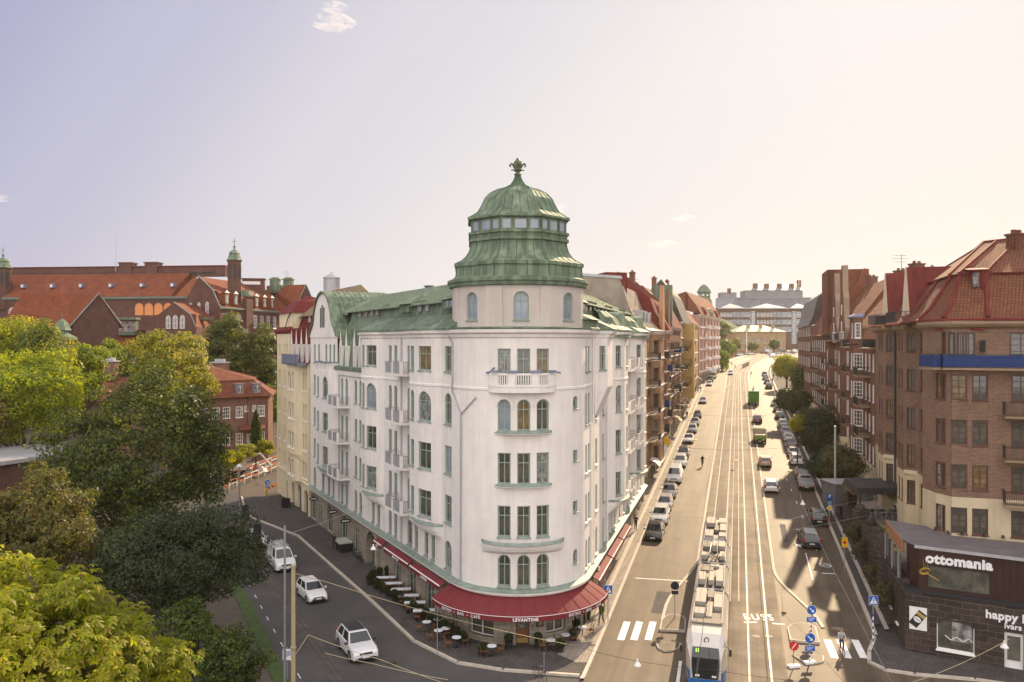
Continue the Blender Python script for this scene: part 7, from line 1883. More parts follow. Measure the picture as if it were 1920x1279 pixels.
def car_proto(kind,col,label,name='parked_car',extra=None):
 L,Wd,st,cab,wr,wx=CK[kind];hw=Wd/2
 root=thing(name,label,'car' if kind != 'van' else 'van')
 b=MB();rows=[]
 for x,zb,zt,f in st:
  h=hw*f;zm=zb+(zt-zb)*.55
  rows.append([(x,-h*.93,zb),(x,-h,zb+.1),(x,-h,zm),(x,-h*.965,zt-.07),(x,-h*.86,zt),(x,0,zt+.03),(x,h*.86,zt),(x,h*.965,zt-.07),(x,h,zm),(x,h,zb+.1),(x,h*.93,zb)])
 b.grid(rows);b.poly(rows[0]);b.poly(rows[-1])
 bf,tf,tr,br,zb,zt=cab;wb,wt=hw*.88,hw*.70
 B=[(bf,-wb,zb),(bf,wb,zb),(br,wb,zb),(br,-wb,zb)];Tt=[(tf,-wt,zt-.03),(tf,wt,zt-.03),(tr,wt,zt-.03),(tr,-wt,zt-.03)]
 for k in range(4):j=(k+1) % 4;b.poly([B[k],B[j],Tt[j],Tt[k]])
 rf=[(tf-.15,-wt*.9,zt+.015),(tf-.15,wt*.9,zt+.015),(tr+.12,wt*.9,zt+.015),(tr+.12,-wt*.9,zt+.015)]
 for k in range(4):j=(k+1) % 4;b.poly([Tt[k],Tt[j],rf[j],rf[k]],0)
 b.poly(rf,1 if extra == 'darkroof' else 0)
 for x in wx:
  for s in (-1,1):  # dark arches
   b.poly([(x+(wr+.07)*math.cos(math.pi*k/8),s*(hw+.004),wr+(wr+.05)*math.sin(math.pi*k/8)) for k in range(9)],1)
 b.box((L/2-.02,0,.36),(.10,Wd*.62,.18),0,1);b.box((-L/2+.04,0,.34),(.10,Wd*.7,.14),0,1)
 if extra == 'rails' or kind in ('estate',):
  for s in (-1,1):b.tube([(tf-.3,s*wt*.92,zt+.06),(tr+.3,s*wt*.92,zt+.06)],.025,5,2)
 if extra == 'rack':
  for k in range(4):b.box((tf-.5-k*.75,0,zt+.14),(.06,wt*2.1,.06),0,2);
  for s in (-.5,.1,.5):b.tube([(tf-.3,s,zt+.2),(tr+.3,s,zt+.2)],.04,5,2)
 b.build('body',[carpaint(*col),M['black_plastic'],M['steel']],root)
 def glass(nm,P,e=.012):
  g=MB();c=[sum(p[i] for p in P)/len(P) for i in range(3)]
  a=Vector(P[1])-Vector(P[0]);d=Vector(P[2])-Vector(P[0]);n=a.cross(d).normalized()
  if n.dot(Vector((c[0],c[1],c[2]-zb+.3))) < 0:n=-n
  g.poly([tuple(Vector([c[i]+(p[i]-c[i])*.92 for i in range(3)])+n*e) for p in P]);g.build(nm,M['car_glass'],root)
 glass('windscreen',[B[0],B[1],Tt[1],Tt[0]]);glass('rear_window',[B[2],B[3],Tt[3],Tt[2]])
 lerp=lambda p,q,f:tuple(p[i]+(q[i]-p[i])*f for i in range(3))
 for (i,j) in ((0,3),(1,2)):
  for f0,f1 in ((.06,.50),(.54,.93)):
   if kind == 'van' and f0 > .5:continue
   if kind == 'van':f0,f1=.05,.30
   glass('side_window',[lerp(B[i],B[j],f0+.03),lerp(B[i],B[j],f1),lerp(Tt[i],Tt[j],f1),lerp(Tt[i],Tt[j],f0+.02)])
 w_=None
 for x in wx:
  for s in (-1,1):
   if w_ is None:
    w=MB();ring=lambda r_,y_:[(r_*math.cos(k*math.pi/8),y_,r_*math.sin(k*math.pi/8)) for k in range(16)]
    w.grid([ring(wr,-.1),ring(wr,.1)],0,close=True);w.poly(ring(wr,.1),0);w.poly(ring(wr,-.1),0)
    for y_ in (-.104,.104):w.poly(ring(wr*.64,y_),1)
    w_=w.build('wheel',[M['rubber'],M['alloy']],root,local=True);me=w_.data;o=w_
   else:o=bpy.data.objects.new('wheel',me);COL.objects.link(o);o.parent=root
   o.location=(x,s*(hw-.09),wr)
 xf,xr=L/2,-L/2
 zf=st[1][2]-.12
 for s in (-1,1):
  g=MB();g.hexa([(xf-.30,s*hw*.90,zf-.06),(xf-.02,s*hw*.55,zf-.10),(xf-.06,s*hw*.55,zf-.10),(xf-.4,s*hw*.88,zf-.06),(xf-.36,s*hw*.93,zf+.08),(xf-.07,s*hw*.55,zf+.03),(xf-.15,s*hw*.5,zf+.03),(xf-.5,s*hw*.88,zf+.08)]);g.build('headlight',M['lamp_white'],root)
  g=MB();tall=kind in ('estate','van','suv');g.box((xr+.05,s*hw*.84,.95 if tall else .80),(.12,.22,.42 if tall else .18));g.build('taillight',M['lamp_red'],root)
  g=MB();g.box((bf-.12,s*(hw+.09),zb+.06),(.12,.2,.13));g.build('mirror',carpaint(*col) if kind != 'suv' else M['black_plastic'],root)
 for x,z in ((xf+.035,.46),(xr-.012,.62)):
  g=MB();g.box((x,0,z),(.02,.50,.12));g.build('number_plate',M['plate'],root)
 g=MB();g.box((xf-.005,0,zf-.05),(.06,hw*.95,.12));g.build('grille',M['black_plastic'],root)
 return root
PROTO={}
def car(kind,col,X,Y,hd,label,group=None,name='parked_car',extra=None,z=None,small=False):
 key=(kind,col,extra,name)
 if key not in PROTO:o=PROTO[key]=car_proto(kind,col,label,name,extra);
 else:o=copy_tree(PROTO[key],None)
 zz=gz(X,Y)+.03 if z is None else z
 sl=.0455 if Y > 62 and 1 < U(X,Y) < 24 else 0
 fw=math.cos(hd-math.atan2(1,.284))
 o.location=(X,Y,zz);o.rotation_euler=(0,-sl*fw,hd)
 o['label']=label
 if group:o['group']=group
 elif 'group' in o:del o['group']
 return o
AWAY=math.atan2(1,.284);TOW=AWAY+math.pi
BLK,WHT,SIL,GRY,DGY,NAVY,RED,BEI=(.012,.012,.014),(.75,.75,.74),(.42,.42,.42),(.20,.20,.21),(.06,.062,.068),(.02,.028,.05),(.16,.02,.018),(.42,.30,.19)
GL_='cars parked along the sunny left kerb';GR_='cars parked along the shaded right kerb'
left=[(1018,'sedan',BLK,'black saloon parked nearest on the left kerb, beside the walking man'),(987,'suv',WHT,'white car parked directly behind the nearest black saloon'),(962,'hatch',SIL,'silver hatchback parked third on the left kerb'),
  (937,'sedan',GRY,'grey saloon parked fourth on the left kerb, behind the silver hatchback'),(908,'van',WHT,'white van-like people carrier parked on the left kerb'),(879,'suv',WHT,'white off-roader parked on the left kerb beyond the people carrier, level with the cyclist'),
  (861,'estate',DGY,'dark grey estate parked on the left kerb before two pale cars'),(833,'sedan',WHT,'white saloon on the left kerb, first of two pale cars beyond the dark estate'),(814,'hatch',SIL,'silver hatchback on the left kerb, second of the two pale cars'),
  (800,'sedan',GRY,'grey saloon at the end of the long left parking line'),(786,'hatch',DGY,'dark hatchback closing the long left parking line'),
  (758,'sedan',SIL,'lone silver saloon parked after the kerb build-out on the left'),(725,'hatch',WHT,'small white car parked alone near the red awning'),(717,'suv',DGY,'dark off-roader parked before the box lorry'),(711,'estate',GRY,'grey estate tucked behind the dark off-roader on the left'),(706,'hatch',SIL,'silver hatchback parked just short of the box lorry')]
for py,k,c,lb in left:
 Yf=1493/((py-572)/24.6);Y=Yf+2.2;X=XU(3.15,Y);car(k,c,X,Y,TOW,lb,GL_)
right=[(940+48,'estate',BLK,'black estate parked nearest the round shadow on the right kerb'),(903,'suv',DGY,'dark car parked just beyond the pickup on the right kerb'),(875,'suv',WHT,'white off-roader parked on the right kerb, first beyond the pickup'),(859,'sedan',SIL,'silver saloon parked second beyond the pickup'),(845,'estate',DGY,'dark estate parked third beyond the pickup'),(830,'hatch',WHT,'white hatchback parked fourth beyond the pickup'),
         (818,'sedan',GRY,'grey saloon parked fifth beyond the pickup'),(804,'suv',SIL,'silver car parked level with the dark red moving car'),(787,'estate',DGY,'dark estate parked level with the green lorry tail'),(774,'hatch',GRY,'grey hatchback parked beside the green lorry'),(763,'sedan',WHT,'white saloon parked just before the side turning'),
         (730,'suv',BLK,'black car first beyond the side turning on the right'),(721,'sedan',DGY,'dark saloon second beyond the side turning'),(713,'suv',GRY,'grey car third beyond the side turning'),(706,'sedan',BLK,'black saloon last in line before the plaza')]
for py,k,c,lb in right:
 Y=1493/((py-572)/24.6)+2.0;X=XU(21.0,Y);car(k,c,X,Y,AWAY,lb,GR_)
X,Y=gnd(1532,1032);car('estate',NAVY,X,Y+2.2,AWAY+.05,'dark navy estate pulling in behind the black estate in the building shadow',None,'car')
X,Y=gnd(1454.5,926);car('estate',WHT,X,Y+2,AWAY,'white estate with roof rails driving away in the right lane',None,'car')
X,Y=gnd(1442,878);car('estate',BEI,X,Y+2,AWAY,'beige boxy estate driving away behind the green flatbed',None,'car')
X,Y=gnd(1425.5,795);car('suv',RED,X,Y+2,AWAY,'dark red car driving between the two green lorries',None,'car')
X,Y=gnd(1372.5,704);car('hatch',WHT,X,Y+2,TOW,'white car coming down beside the box lorry',None,'car')
X,Y=gnd(1470,690);car('sedan',NAVY,X,Y,.2,'dark car crossing at the plaza edge beside the bright street tree',None,'car')
# side street
sd1=math.atan2(-.882,.471)
car('suv',WHT,-11.0,56.3,sd1+.0,'white crossover with black glass roof driving down the side street',None,'car','darkroof',z=.0)
car('hatch',WHT,-17.2,68.3,sd1+.06,'small white hatchback driving behind the crossover in the side street',None,'car',z=.0)
car('van',WHT,-22.6,77.8,sd1,'white van with ladders and pipes on its roof rack, parked in the side street',None,'parked_van','rack',z=.0)
car('hatch',WHT,-27.6,86.0,sd1,'white car parked behind the van with the roof rack',None,'parked_car',None,z=.0)
# far plaza cars
for k,(px,py) in enumerate(((1388,661),(1394,660),(1400,659),(1407,658),(1432,660),(1440,661),(1447,659),(1460,657),(1468,659),(1476,657),(1484,660),(1491,657),(1452,668))):
 D=430+(k % 3)*14 if k < 12 else 405;x=(px-960)/1493*D
 o=car(('hatch','sedan','van')[k % 3] if k < 12 else 'van',(WHT,SIL,DGY,WHT,RED,WHT)[k % 6],x,D,.1+(k % 2)*.3,'%s parked on the far plaza, number %s from the left' % (('small car','saloon','van')[k % 3],('one','two','three','four','five','six','seven','eight','nine','ten','eleven','twelve','thirteen')[k]),'vehicles on the far plaza')
 if k == 12:o['label']='pale van standing out in front of the far plaza row'
# lorries and pickup
def lorry(name,label,X,Y,hd,cabc,bodc,L,Wd,Hb,kind):
 root=thing(name,label,'lorry',(0,0,0));hw=Wd/2;xf=L/2;cabL=1.7 if kind != 'pickup' else 2.9
 b=MB();hc=2.3 if kind != 'pickup' else 1.0
 b.hexa([(xf-cabL,-hw*.95,.45),(xf,-hw*.93,.45),(xf,hw*.93,.45),(xf-cabL,hw*.95,.45),(xf-cabL,-hw*.95,hc),(xf-(.15 if kind != 'pickup' else .1),-hw*.9,hc*(1 if kind != 'pickup' else .9)),(xf-(.15 if kind != 'pickup' else .1),hw*.9,hc*(1 if kind != 'pickup' else .9)),(xf-cabL,hw*.95,hc)])
 if kind == 'pickup':
  b.hexa([(xf-2.9,-hw*.88,1.0),(xf-1.1,-hw*.88,1.0),(xf-1.1,hw*.88,1.0),(xf-2.9,hw*.88,1.0),(xf-2.75,-hw*.75,1.72),(xf-1.7,-hw*.75,1.72),(xf-1.7,hw*.75,1.72),(xf-2.75,hw*.75,1.72)])
 b.box((-.2,0,.62),(L-.6,Wd*.5,.18),0,1);b.build('cab',[carpaint(*cabc),M['dark_metal']],root)
 g=MB()
 if kind == 'pickup':g.poly([(xf-2.885,-hw*.72,1.12),(xf-2.885,hw*.72,1.12),(xf-2.79,hw*.62,1.62),(xf-2.79,-hw*.62,1.62)]);g.poly([(xf-1.09,-hw*.8,1.05),(xf-1.09,hw*.8,1.05),(xf-1.66,hw*.68,1.66),(xf-1.66,-hw*.68,1.66)])
 else:g.poly([(xf+.0,-hw*.8,1.25),(xf+.0,hw*.8,1.25),(xf-.1,hw*.8,2.05),(xf-.1,-hw*.8,2.05)]);g.box((xf-.8,0,1.7),(.8,Wd*.962,.6))
 g.build('windscreen',M['car_glass'],root)
 b=MB();x1=xf-cabL-.12;x0=-xf
 if kind == 'box':b.box(((x0+x1)/2,0,.9+Hb/2),(x1-x0,Wd,Hb));b.box((x0-.02,0,.9+Hb/2),(.03,.05,Hb*.96),0,1)
 elif kind == 'skip':
  b.hexa([(x0,-hw,.9),(x1,-hw,.9),(x1,hw,.9),(x0,hw,.9),(x0-.1,-hw,.9+Hb),(x1,-hw,.9+Hb),(x1,hw,.9+Hb),(x0-.1,hw,.9+Hb)])
  for k in range(6):b.box((x0-.10,-hw+.15+k*(Wd-.3)/5,.9+Hb/2),(.06,.07,Hb))
  b.box((x0-.1,0,.92+Hb),(.2,Wd+.1,.12));b.box((x0-.1,0,.9+Hb*.45),(.1,Wd,.1));b.tube([(x1-.4,0,.9+Hb),(x1-.2,0,1.6+Hb),(x0+1.5,.3,1.3+Hb)],.12,6,1)
 else:
  z=.98 if kind == 'flat' else .75;b.box(((x0+x1)/2,0,z),(x1-x0,Wd,.1))
  for s in (-1,1):b.box(((x0+x1)/2,s*(hw-.03),z+Hb/2),(x1-x0,.05,Hb))
  for x in (x0+.03,x1):b.box((x,0,z+Hb/2*(1 if x < x1 else 1.6)),(.05,Wd,Hb*(1 if x < x1 else 1.6)))
 b.build('load_body',[carpaint(*bodc),M['dark_metal']],root)
 wr=.42 if kind != 'pickup' else .36
 for x in (xf-1.0,-xf+1.2):
  for s in (-1,1):
   w=MB();ring=lambda r_,y_:[(x+r_*math.cos(k*math.pi/8),y_+s*(hw-.16),wr+r_*math.sin(k*math.pi/8)) for k in range(16)]
   w.grid([ring(wr,-.15),ring(wr,.15)],0,close=True);w.poly(ring(wr,.15));w.poly(ring(wr,-.15));w.poly(ring(wr*.55,.155*s),1);w.build('wheel',[M['rubber'],M['alloy']],root)
 for s in (-1,1):
  g=MB();g.box((x0-.04,s*hw*.86,.72),(.06,.26,.16));g.build('taillight',M['lamp_red'],root)
  g=MB();g.box((xf-.2 if kind != 'pickup' else xf-1.3,s*(hw+.14),1.7 if kind != 'pickup' else 1.15),(.1,.16,.35 if kind != 'pickup' else .16));g.build('mirror',M['black_plastic'],root)
  g=MB();g.box((xf+.01,s*hw*.75,.75),(.05,.3,.18));g.build('headlight',M['lamp_white'],root)
 g=MB();g.box((x0-.05,0,.62),(.03,.5,.12));g.build('number_plate',M['plate'],root)
 root.location=(X,Y,gz(X,Y)+.03);root.rotation_euler=(0,-.0455*math.cos(hd-AWAY),hd);return root
X,Y=gnd(1498,923);lorry('pickup_truck','silver dropside pickup parked on the right kerb above the round shadow',XU(21.0,Y+2.5),Y+2.5,AWAY,SIL,SIL,5.4,1.9,.4,'pickup')
X,Y=gnd(1434,835);lorry('flatbed_lorry','small lime green flatbed lorry with pale load boards in the right lane',X,Y+3,AWAY,(.10,.26,.03),(.18,.30,.05),5.8,2.2,.55,'flat')
bl=MB();cx,cy=X,Y+3;bl.box((cx+.2,cy+.7,gz(cx,cy)+1.75),(1.8,.1,1.2),-.28+.0);bl.box((cx-.1,cy-.5,gz(cx,cy)+1.3),(1.7,2.0,.35),-.28)
one('load_boards',bl,plain(.45,.36,.26),'pale boards standing on the green flatbed','load',(cx,cy,gz(cx,cy)+1.0))
X,Y=gnd(1422,762);lorry('refuse_lorry','tall bright green lorry driving away beyond the dark red car',X,Y+4,AWAY,(.05,.2,.03),(.07,.26,.02),8.0,2.5,2.6,'skip')
X,Y=gnd(1357,711);lorry('box_lorry','white box lorry parked on the left before the plaza, facing the camera',XU(3.4,Y+3),Y+3,TOW,(.6,.6,.6),(.7,.7,.7),7.0,2.4,2.5,'box')
# ------------------------------------------------ tram
tram=thing('tram','white and blue articulated tram with cluttered roof waiting at the crossing','tram',(XU(9.95,50),50,0))
def TX(s,o,z):
 """s metres behind the nose, o metres to the right, z above the rail"""
 y=50+s*.962;x=XU(9.95,y)+o*.962;yy=y-o*.273;return (x,yy,gz(x,yy)*1.0+.06+z)
blue,cream_t=carpaint(.015,.13,.38),carpaint(.58,.54,.48)
HWt=1.30;secs=[(0,9.0),(9.5,15.3),(15.8,21.4),(21.9,29.3)]
for i,(s0,s1) in enumerate(secs):
 b=MB();ss=[s0,s0+.35,s0+.9,s0+1.6,s1] if i == 0 else [s0,s1]
 rows=[]
 for s in ss:
  k={0:.72,.35:.86,.9:.96,1.6:1.0}.get(round(s-s0,2),1) if i == 0 else 1
  lift={0:0,.35:0,.9:0}.get(round(s-s0,2),0)
  topz={0:2.05,.35:2.85,.9:3.28,1.6:3.42}.get(round(s-s0,2),3.42) if i == 0 else 3.42
  h=HWt*k
  rows.append([TX(s,-h*.96,.25),TX(s,-h,.6),TX(s,-h,min(1.15,topz)),TX(s,-h,min(2.6,topz*.9)),TX(s,-h*.93,topz-.25),TX(s,-h*.72,topz),TX(s,h*.72,topz),TX(s,h*.93,topz-.25),TX(s,h,min(2.6,topz*.9)),TX(s,h,min(1.15,topz)),TX(s,h,.6),TX(s,h*.96,.25)])
 n0_=len(b.v);b.grid(rows)
 nc=len(rows[0])-1
 for q in range(len(b.f)):
  c_=q % nc;b.m[q]=1 if c_ in (0,1,nc-1,nc-2) else 0
 b.poly(rows[0],0);b.poly(rows[-1],0);b.build('body_section',[cream_t,blue],tram)
 for sd_ in (-1,1):  # side windows and doors
  s=s0+(1.9 if i == 0 else .5)
  while s+1.5 < s1:
   g=MB();o=sd_*(HWt+.012);g.poly([TX(s,o,1.25),TX(s+1.45,o,1.25),TX(s+1.45,o,2.55),TX(s,o,2.55)]);g.build('side_window',M['car_glass'],tram);s += 1.7
 if i < 3:
  g=MB()
  for k in range(7):
   s=s1+k*.083;kk=1 if k % 2 else .96
   g.grid([[TX(s,-HWt*.97*kk,.3),TX(s,-HWt*.97*kk,3.0),TX(s,-HWt*.66,3.34*kk+.1),TX(s,HWt*.66,3.34*kk+.1),TX(s,HWt*.97*kk,3.0),TX(s,HWt*.97*kk,.3)],[TX(s+.083,-HWt*.97,.3),TX(s+.083,-HWt*.97,3.0),TX(s+.083,-HWt*.66,3.42),TX(s+.083,HWt*.66,3.42),TX(s+.083,HWt*.97,3.0),TX(s+.083,HWt*.97,.3)]])
  g.build('bellows',M['black_plastic'],tram)
def tbox(nm,s0,s1,o0,o1,z0,z1,m,par=tram):
 g=MB();g.hexa([TX(s0,o0,z0),TX(s0,o1,z0),TX(s1,o1,z0),TX(s1,o0,z0),TX(s0,o0,z1),TX(s0,o1,z1),TX(s1,o1,z1),TX(s1,o0,z1)]);return g.build(nm,m,par)
# nose: windscreen, lamps, display
g=MB();A=lambda o,z,e=.03:TX(-e-.0+{0:0}.get(0),o,z)
def NS(o,z):# nose surface
 s=0 if z < 2.05 else (z-2.05)/.8*.35;return TX(s-.035,o,z)
g.grid([[NS(-.78,.75),NS(0,.72),NS(.78,.75)],[NS(-.84,1.3),NS(0,1.28),NS(.84,1.3)],[NS(-.86,2.04),NS(0,2.04),NS(.86,2.04)],[NS(-.80,2.62),NS(0,2.64),NS(.80,2.62)]]);g.build('windscreen',M['car_glass'],tram)
g=MB();g.grid([[NS(-1.0,.3),NS(0,.28),NS(1.0,.3)],[NS(-.92,.74),NS(0,.70),NS(.92,.74)]]);
for v_ in range(len(g.v)):g.v[v_]=(g.v[v_][0],g.v[v_][1]-.01,g.v[v_][2])
g.build('bumper',blue,tram)
dsp=MB();add_text(dsp,'11',.26,lambda x,y,o:(lambda p:(p[0],p[1]-.03,p[2]))(NS(-.52+x,2.36+y)),ext=.0,offset=.01);dsp.build('route_display',mat('led_green',(.2,.6,.05),.5,emit=(.35,1.0,.08,1.6)),tram)
for o in (-.58,-.44,.44,.58):
 g=MB();c=NS(o,.93);g.lathe([(.075,0),(.0,.02)],(0,0,0),10);g.v=[(c[0]+x,c[1]-.03,c[2]+y_) for x,y_,z_ in g.v];g.build('headlight',M['lamp_white'],tram)
c=TX(.55,0,3.02);g=MB();g.v=[];ringp=[(c[0]+.17*math.cos(k*.5236),c[1]-.16,c[2]+.19*math.sin(k*.5236)) for k in range(12)];g.poly(ringp);g.poly([(c[0]+.11*math.cos(k*.5236),c[1]-.18,c[2]+.13*math.sin(k*.5236)) for k in range(12)],1);g.build('emblem',[M['dark_metal'],M['plate']],tram)
for sd_ in (-1,1):
 g=MB();p,q=TX(.5,sd_*1.15,2.7),TX(-.1,sd_*1.5,2.75);g.tube([p,q],.02,4);g.box((q[0],q[1],q[2]-.2),(.14,.08,.45));g.build('mirror',M['black_plastic'],tram)
# roof clutter: dark well, equipment boxes, louvres, pantograph
DK=M['black_plastic'];PL=plain(.33,.29,.24,.7);PG=plain(.16,.135,.11,.7)
tr_=random.Random(4)
for (s0,s1) in ((2.1,8.8),(9.7,15.1),(16.0,21.2),(22.1,28.9)):
 tbox('roof_tray',s0,s1,-.92,.92,3.40,3.46,DK if s0 > 9 else PG)
 for o in (-.95,.95):tbox('roof_rail',s0,s1,o-.04,o+.04,3.40,3.62,PL)
items=[(2.0,2.9,-.9,.9,.12,PG),(3.1,4.3,-.85,-.15,.35,PL),(3.0,6.0,-.08,.28,.22,PL),(4.8,7.5,.35,.9,.30,PL),(5.6,8.5,-.9,-.2,.30,PL),(6.6,8.4,-.1,.3,.34,PG),
         (10.2,12.0,-.86,-.40,.42,PL),(10.3,12.4,-.22,.2,.36,PL),(10.2,12.8,.36,.88,.40,PL),(13.2,14.6,-.85,.1,.15,PG),(14.2,14.9,-.2,.5,.2,PL),
         (16.3,17.2,-.9,-.4,.4,PL),(16.5,17.8,.5,.9,.35,PL),(18.6,20.4,-.85,-.3,.42,PG),(18.8,20.6,-.2,.3,.5,PL),(19.0,20.7,.35,.88,.42,PL),(22.3,24.0,-.88,-.2,.35,PL),(22.4,23.6,.3,.9,.35,PL),(24.4,26.0,-.1,.25,.3,PG),(24.2,26.4,.35,.9,.4,PL),(26.4,28.6,-.88,-.1,.4,PL),(26.9,28.5,.2,.9,.38,PL)]
for s0,s1,o0,o1,h,m_ in items:
 o=tbox('roof_equipment',s0,s1,o0,o1,3.44,3.46+h,m_)
 if h > .38:
  g=MB()
  for k in range(4):
   f=s0+(s1-s0)*(k+.5)/4.2
   g.hexa([TX(f,o0+.06,3.465+h),TX(f,o1-.06,3.465+h),TX(f+.22,o1-.06,3.465+h),TX(f+.22,o0+.06,3.465+h),TX(f,o0+.06,3.475+h),TX(f,o1-.06,3.475+h),TX(f+.22,o1-.06,3.475+h),TX(f+.22,o0+.06,3.475+h)])
  if (o1-o0) < .56 and s0 in (9.9,18.6,22.3):g.build('louvre',DK,o)
pg_=MB()
for k in range(14):s=15.9+tr_.random()*2.8;o=tr_.uniform(-.6,.6);pg_.tube([TX(s,o,3.5),TX(s+tr_.uniform(-.5,.5),o+tr_.uniform(-.4,.4),3.6+tr_.random()*.35)],.035,5,k % 2)
for k in range(6):s=3.0+k*.9;pg_.tube([TX(s,.0,3.7),TX(s+.8,.12,3.72)],.03,4)
pg_.build('cabling',[PL,DK],tram)
pt=MB();
for o in (-.35,.35):pt.tube([TX(17.0,o,3.55),TX(19.6,o*.6,4.15),TX(17.3,o*.5,4.95)],.035,5)
pt.tube([TX(17.3,-.85,4.97),TX(17.3,.85,4.97)],.04,5);pt.tube([TX(17.0,-.85,4.94),TX(17.0,.85,4.94)],.03,5);pt.build('pantograph',M['steel'],tram)
for s in (3.0,6.3,12.0,19,24.6,27.5):
 for sd_ in (-1,1):
  g=MB();c=TX(s,sd_*1.0,.33);
  ring=lambda rr,e:[(c[0]+sd_*e,c[1]+rr*math.cos(k*math.pi/6),c[2]+rr*math.sin(k*math.pi/6)) for k in range(12)]
  g.grid([ring(.32,0),ring(.32,.12)],close=True);g.poly(ring(.32,.12));g.build('wheel',M['cast'],tram)
# people
POSE={
 'stand':dict(e=((-.24,.03,1.16),(.24,.03,1.16)),h=((-.22,.12,.90),(.22,.12,.90)),k=((-.10,.02,.50),(.10,.02,.50)),a=((-.11,0,.09),(.11,0,.09))),
 'walk':dict(e=((-.25,.12,1.18),(.25,-.12,1.18)),h=((-.22,.30,.98),(.23,-.10,.94)),k=((-.09,-.02,.50),(.10,.20,.54)),a=((-.09,-.30,.14),(.10,.30,.09))),
 'ride':dict(e=((-.24,.28,1.22),(.24,.28,1.22)),h=((-.24,.50,1.08),(.24,.50,1.08)),k=((-.11,.36,.66),(.11,.30,.80)),a=((-.11,.12,.24),(.11,.22,.46))),
 'phone':dict(e=((-.25,.08,1.18),(.25,.1,1.2)),h=((-.08,.26,1.24),(.08,.27,1.26)),k=((-.09,.02,.50),(.11,.05,.51)),a=((-.10,-.03,.09),(.13,.05,.09))),
}
PC={}
def person_mesh(pose,top,legs,hairc,coat):
 key=(pose,top,legs,hairc,coat)
 if key in PC:return PC[key]
 q=POSE[pose];ly=.16 if pose == 'ride' else 0;dz=0
 V=[(0,0,.96),(0,ly*.4,1.18),(0,ly,1.38),(0,ly*1.1,1.50),(0,ly*1.2+.01,1.60),(0,ly*1.2+.01,1.70)];r=[.15,.135,.155,.055,.092,.075]
 E=[(0,1),(1,2),(2,3),(3,4),(4,5)]
 for s in (0,1):
  sg=-1 if s == 0 else 1;n=len(V);V += [(sg*.17,ly,1.42),q['e'][s],q['h'][s],(q['h'][s][0],q['h'][s][1]+.06,q['h'][s][2]-.06)];r += [.068,.050,.034,.038];E += [(2,n),(n,n+1),(n+1,n+2),(n+2,n+3)]
  n=len(V);a=q['a'][s];V += [(sg*.10,0,.88),q['k'][s],a,(a[0],a[1]+.15,max(.04,a[2]-.05))];r += [.092,.064,.045,.042];E += [(0,n),(n,n+1),(n+1,n+2),(n+2,n+3)]
 me=bpy.data.meshes.new('person');me.from_pydata(V,E,[]);ob=bpy.data.objects.new('t',me);COL.objects.link(ob)
 sk_=ob.modifiers.new('s','SKIN');
 if not me.skin_vertices:me.attributes.new('skin','FLOAT','POINT')
 if me.skin_vertices:
  for i,v in enumerate(me.skin_vertices[0].data):v.radius=(r[i],r[i]);v.use_root=i == 0
 ob.modifiers.new('u','SUBSURF').levels=1
 bpy.context.view_layer.update();m2=bpy.data.meshes.new_from_object(ob.evaluated_get(bpy.context.evaluated_depsgraph_get()));bpy.data.objects.remove(ob)
 m2.materials.clear()
 for m_ in (cloth(*top),cloth(*legs),M['skin'],cloth(*hairc),M['black_plastic']):m2.materials.append(m_)
 zc=.55 if coat else .97
 for p in m2.polygons:
  c=p.center;p.use_smooth=True
  hand=min((Vector(c)-Vector(h)).length for h in q['h']) < .10
  if c.z > 1.52:k=3 if (c.z > 1.655 or c.y < ly*1.2-.005) else 2
  elif hand or c.z > 1.47:k=2
  elif min(abs(c.z),9) < .10:k=4
  elif c.z > zc or abs(c.x) > .20:k=0
  else:k=1
  p.material_index=k
 PC[key]=m2;return m2
def person(X,Y,hd,pose,top,legs,label,hairc=(.05,.03,.02),sc=1.0,group=None,z=None,coat=False):
 me=person_mesh(pose,top,legs,hairc,coat);o=bpy.data.objects.new('person',me);COL.objects.link(o)
 o.location=(X,Y,gz(X,Y)+.14 if z is None else z);o.rotation_euler=(0,0,hd);o.scale=(sc,sc,sc);return tag(o,label,'person',group)
K_,W_,B_=(.02,.02,.022),(.55,.55,.55),(.04,.07,.16)
def GP(px,py):return gnd(px,py)
X,Y=GP(1192,998);person(X,Y,.3+math.pi,'phone',K_,(.05,.06,.10),'person in black jacket and jeans standing on the sunny pavement by the nearest parked car')
person(*GP(1128,1176),2.6,'walk',(.10,.12,.05),(.05,.05,.06),'person in olive coat with red hair walking past the crossing sign',(.25,.07,.02),coat=True)
person(*GP(1130,1146),2.9,'walk',K_,(.04,.04,.05),'person in black walking just beyond the blue crossing sign',(.28,.16,.06))
person(*gnd(627,1034,False),-.5,'walk',K_,(.03,.03,.035),'person in long black coat walking along the side street pavement',z=.14,coat=True)
person(*GP(1254,838),.3,'stand',(.12,.18,.42),(.05,.06,.1),'person in blue top standing by the round shop sign')
person(*GP(1288,787),3.0,'walk',K_,K_,'person in dark clothes walking halfway along the sunny pavement')
for k,(px,py,t_) in enumerate(((1303,738,K_),(1309,737,(.15,.04,.03)),(1313,736,K_),(1344,700,K_),(1362,692,(.1,.1,.1)),(1366,691,K_),(1378,690,K_),(1372,684,K_),(1340,706,(.2,.2,.2)))):
 X,Y=GP(px,py);person(X,Y,2.8+k*.4,'walk',t_,K_,'far pedestrian on the sunny pavement, %s' % ('leftmost of three by the street bench','in dark red, middle of the three by the bench','rightmost of the three by the bench','by the pink corner house','in grey under the corner trees','beside the grey one under the corner trees','beyond the white box lorry','farthest, at the edge of the plaza','in pale grey near the red awning')[k],group='pedestrians far along the street')
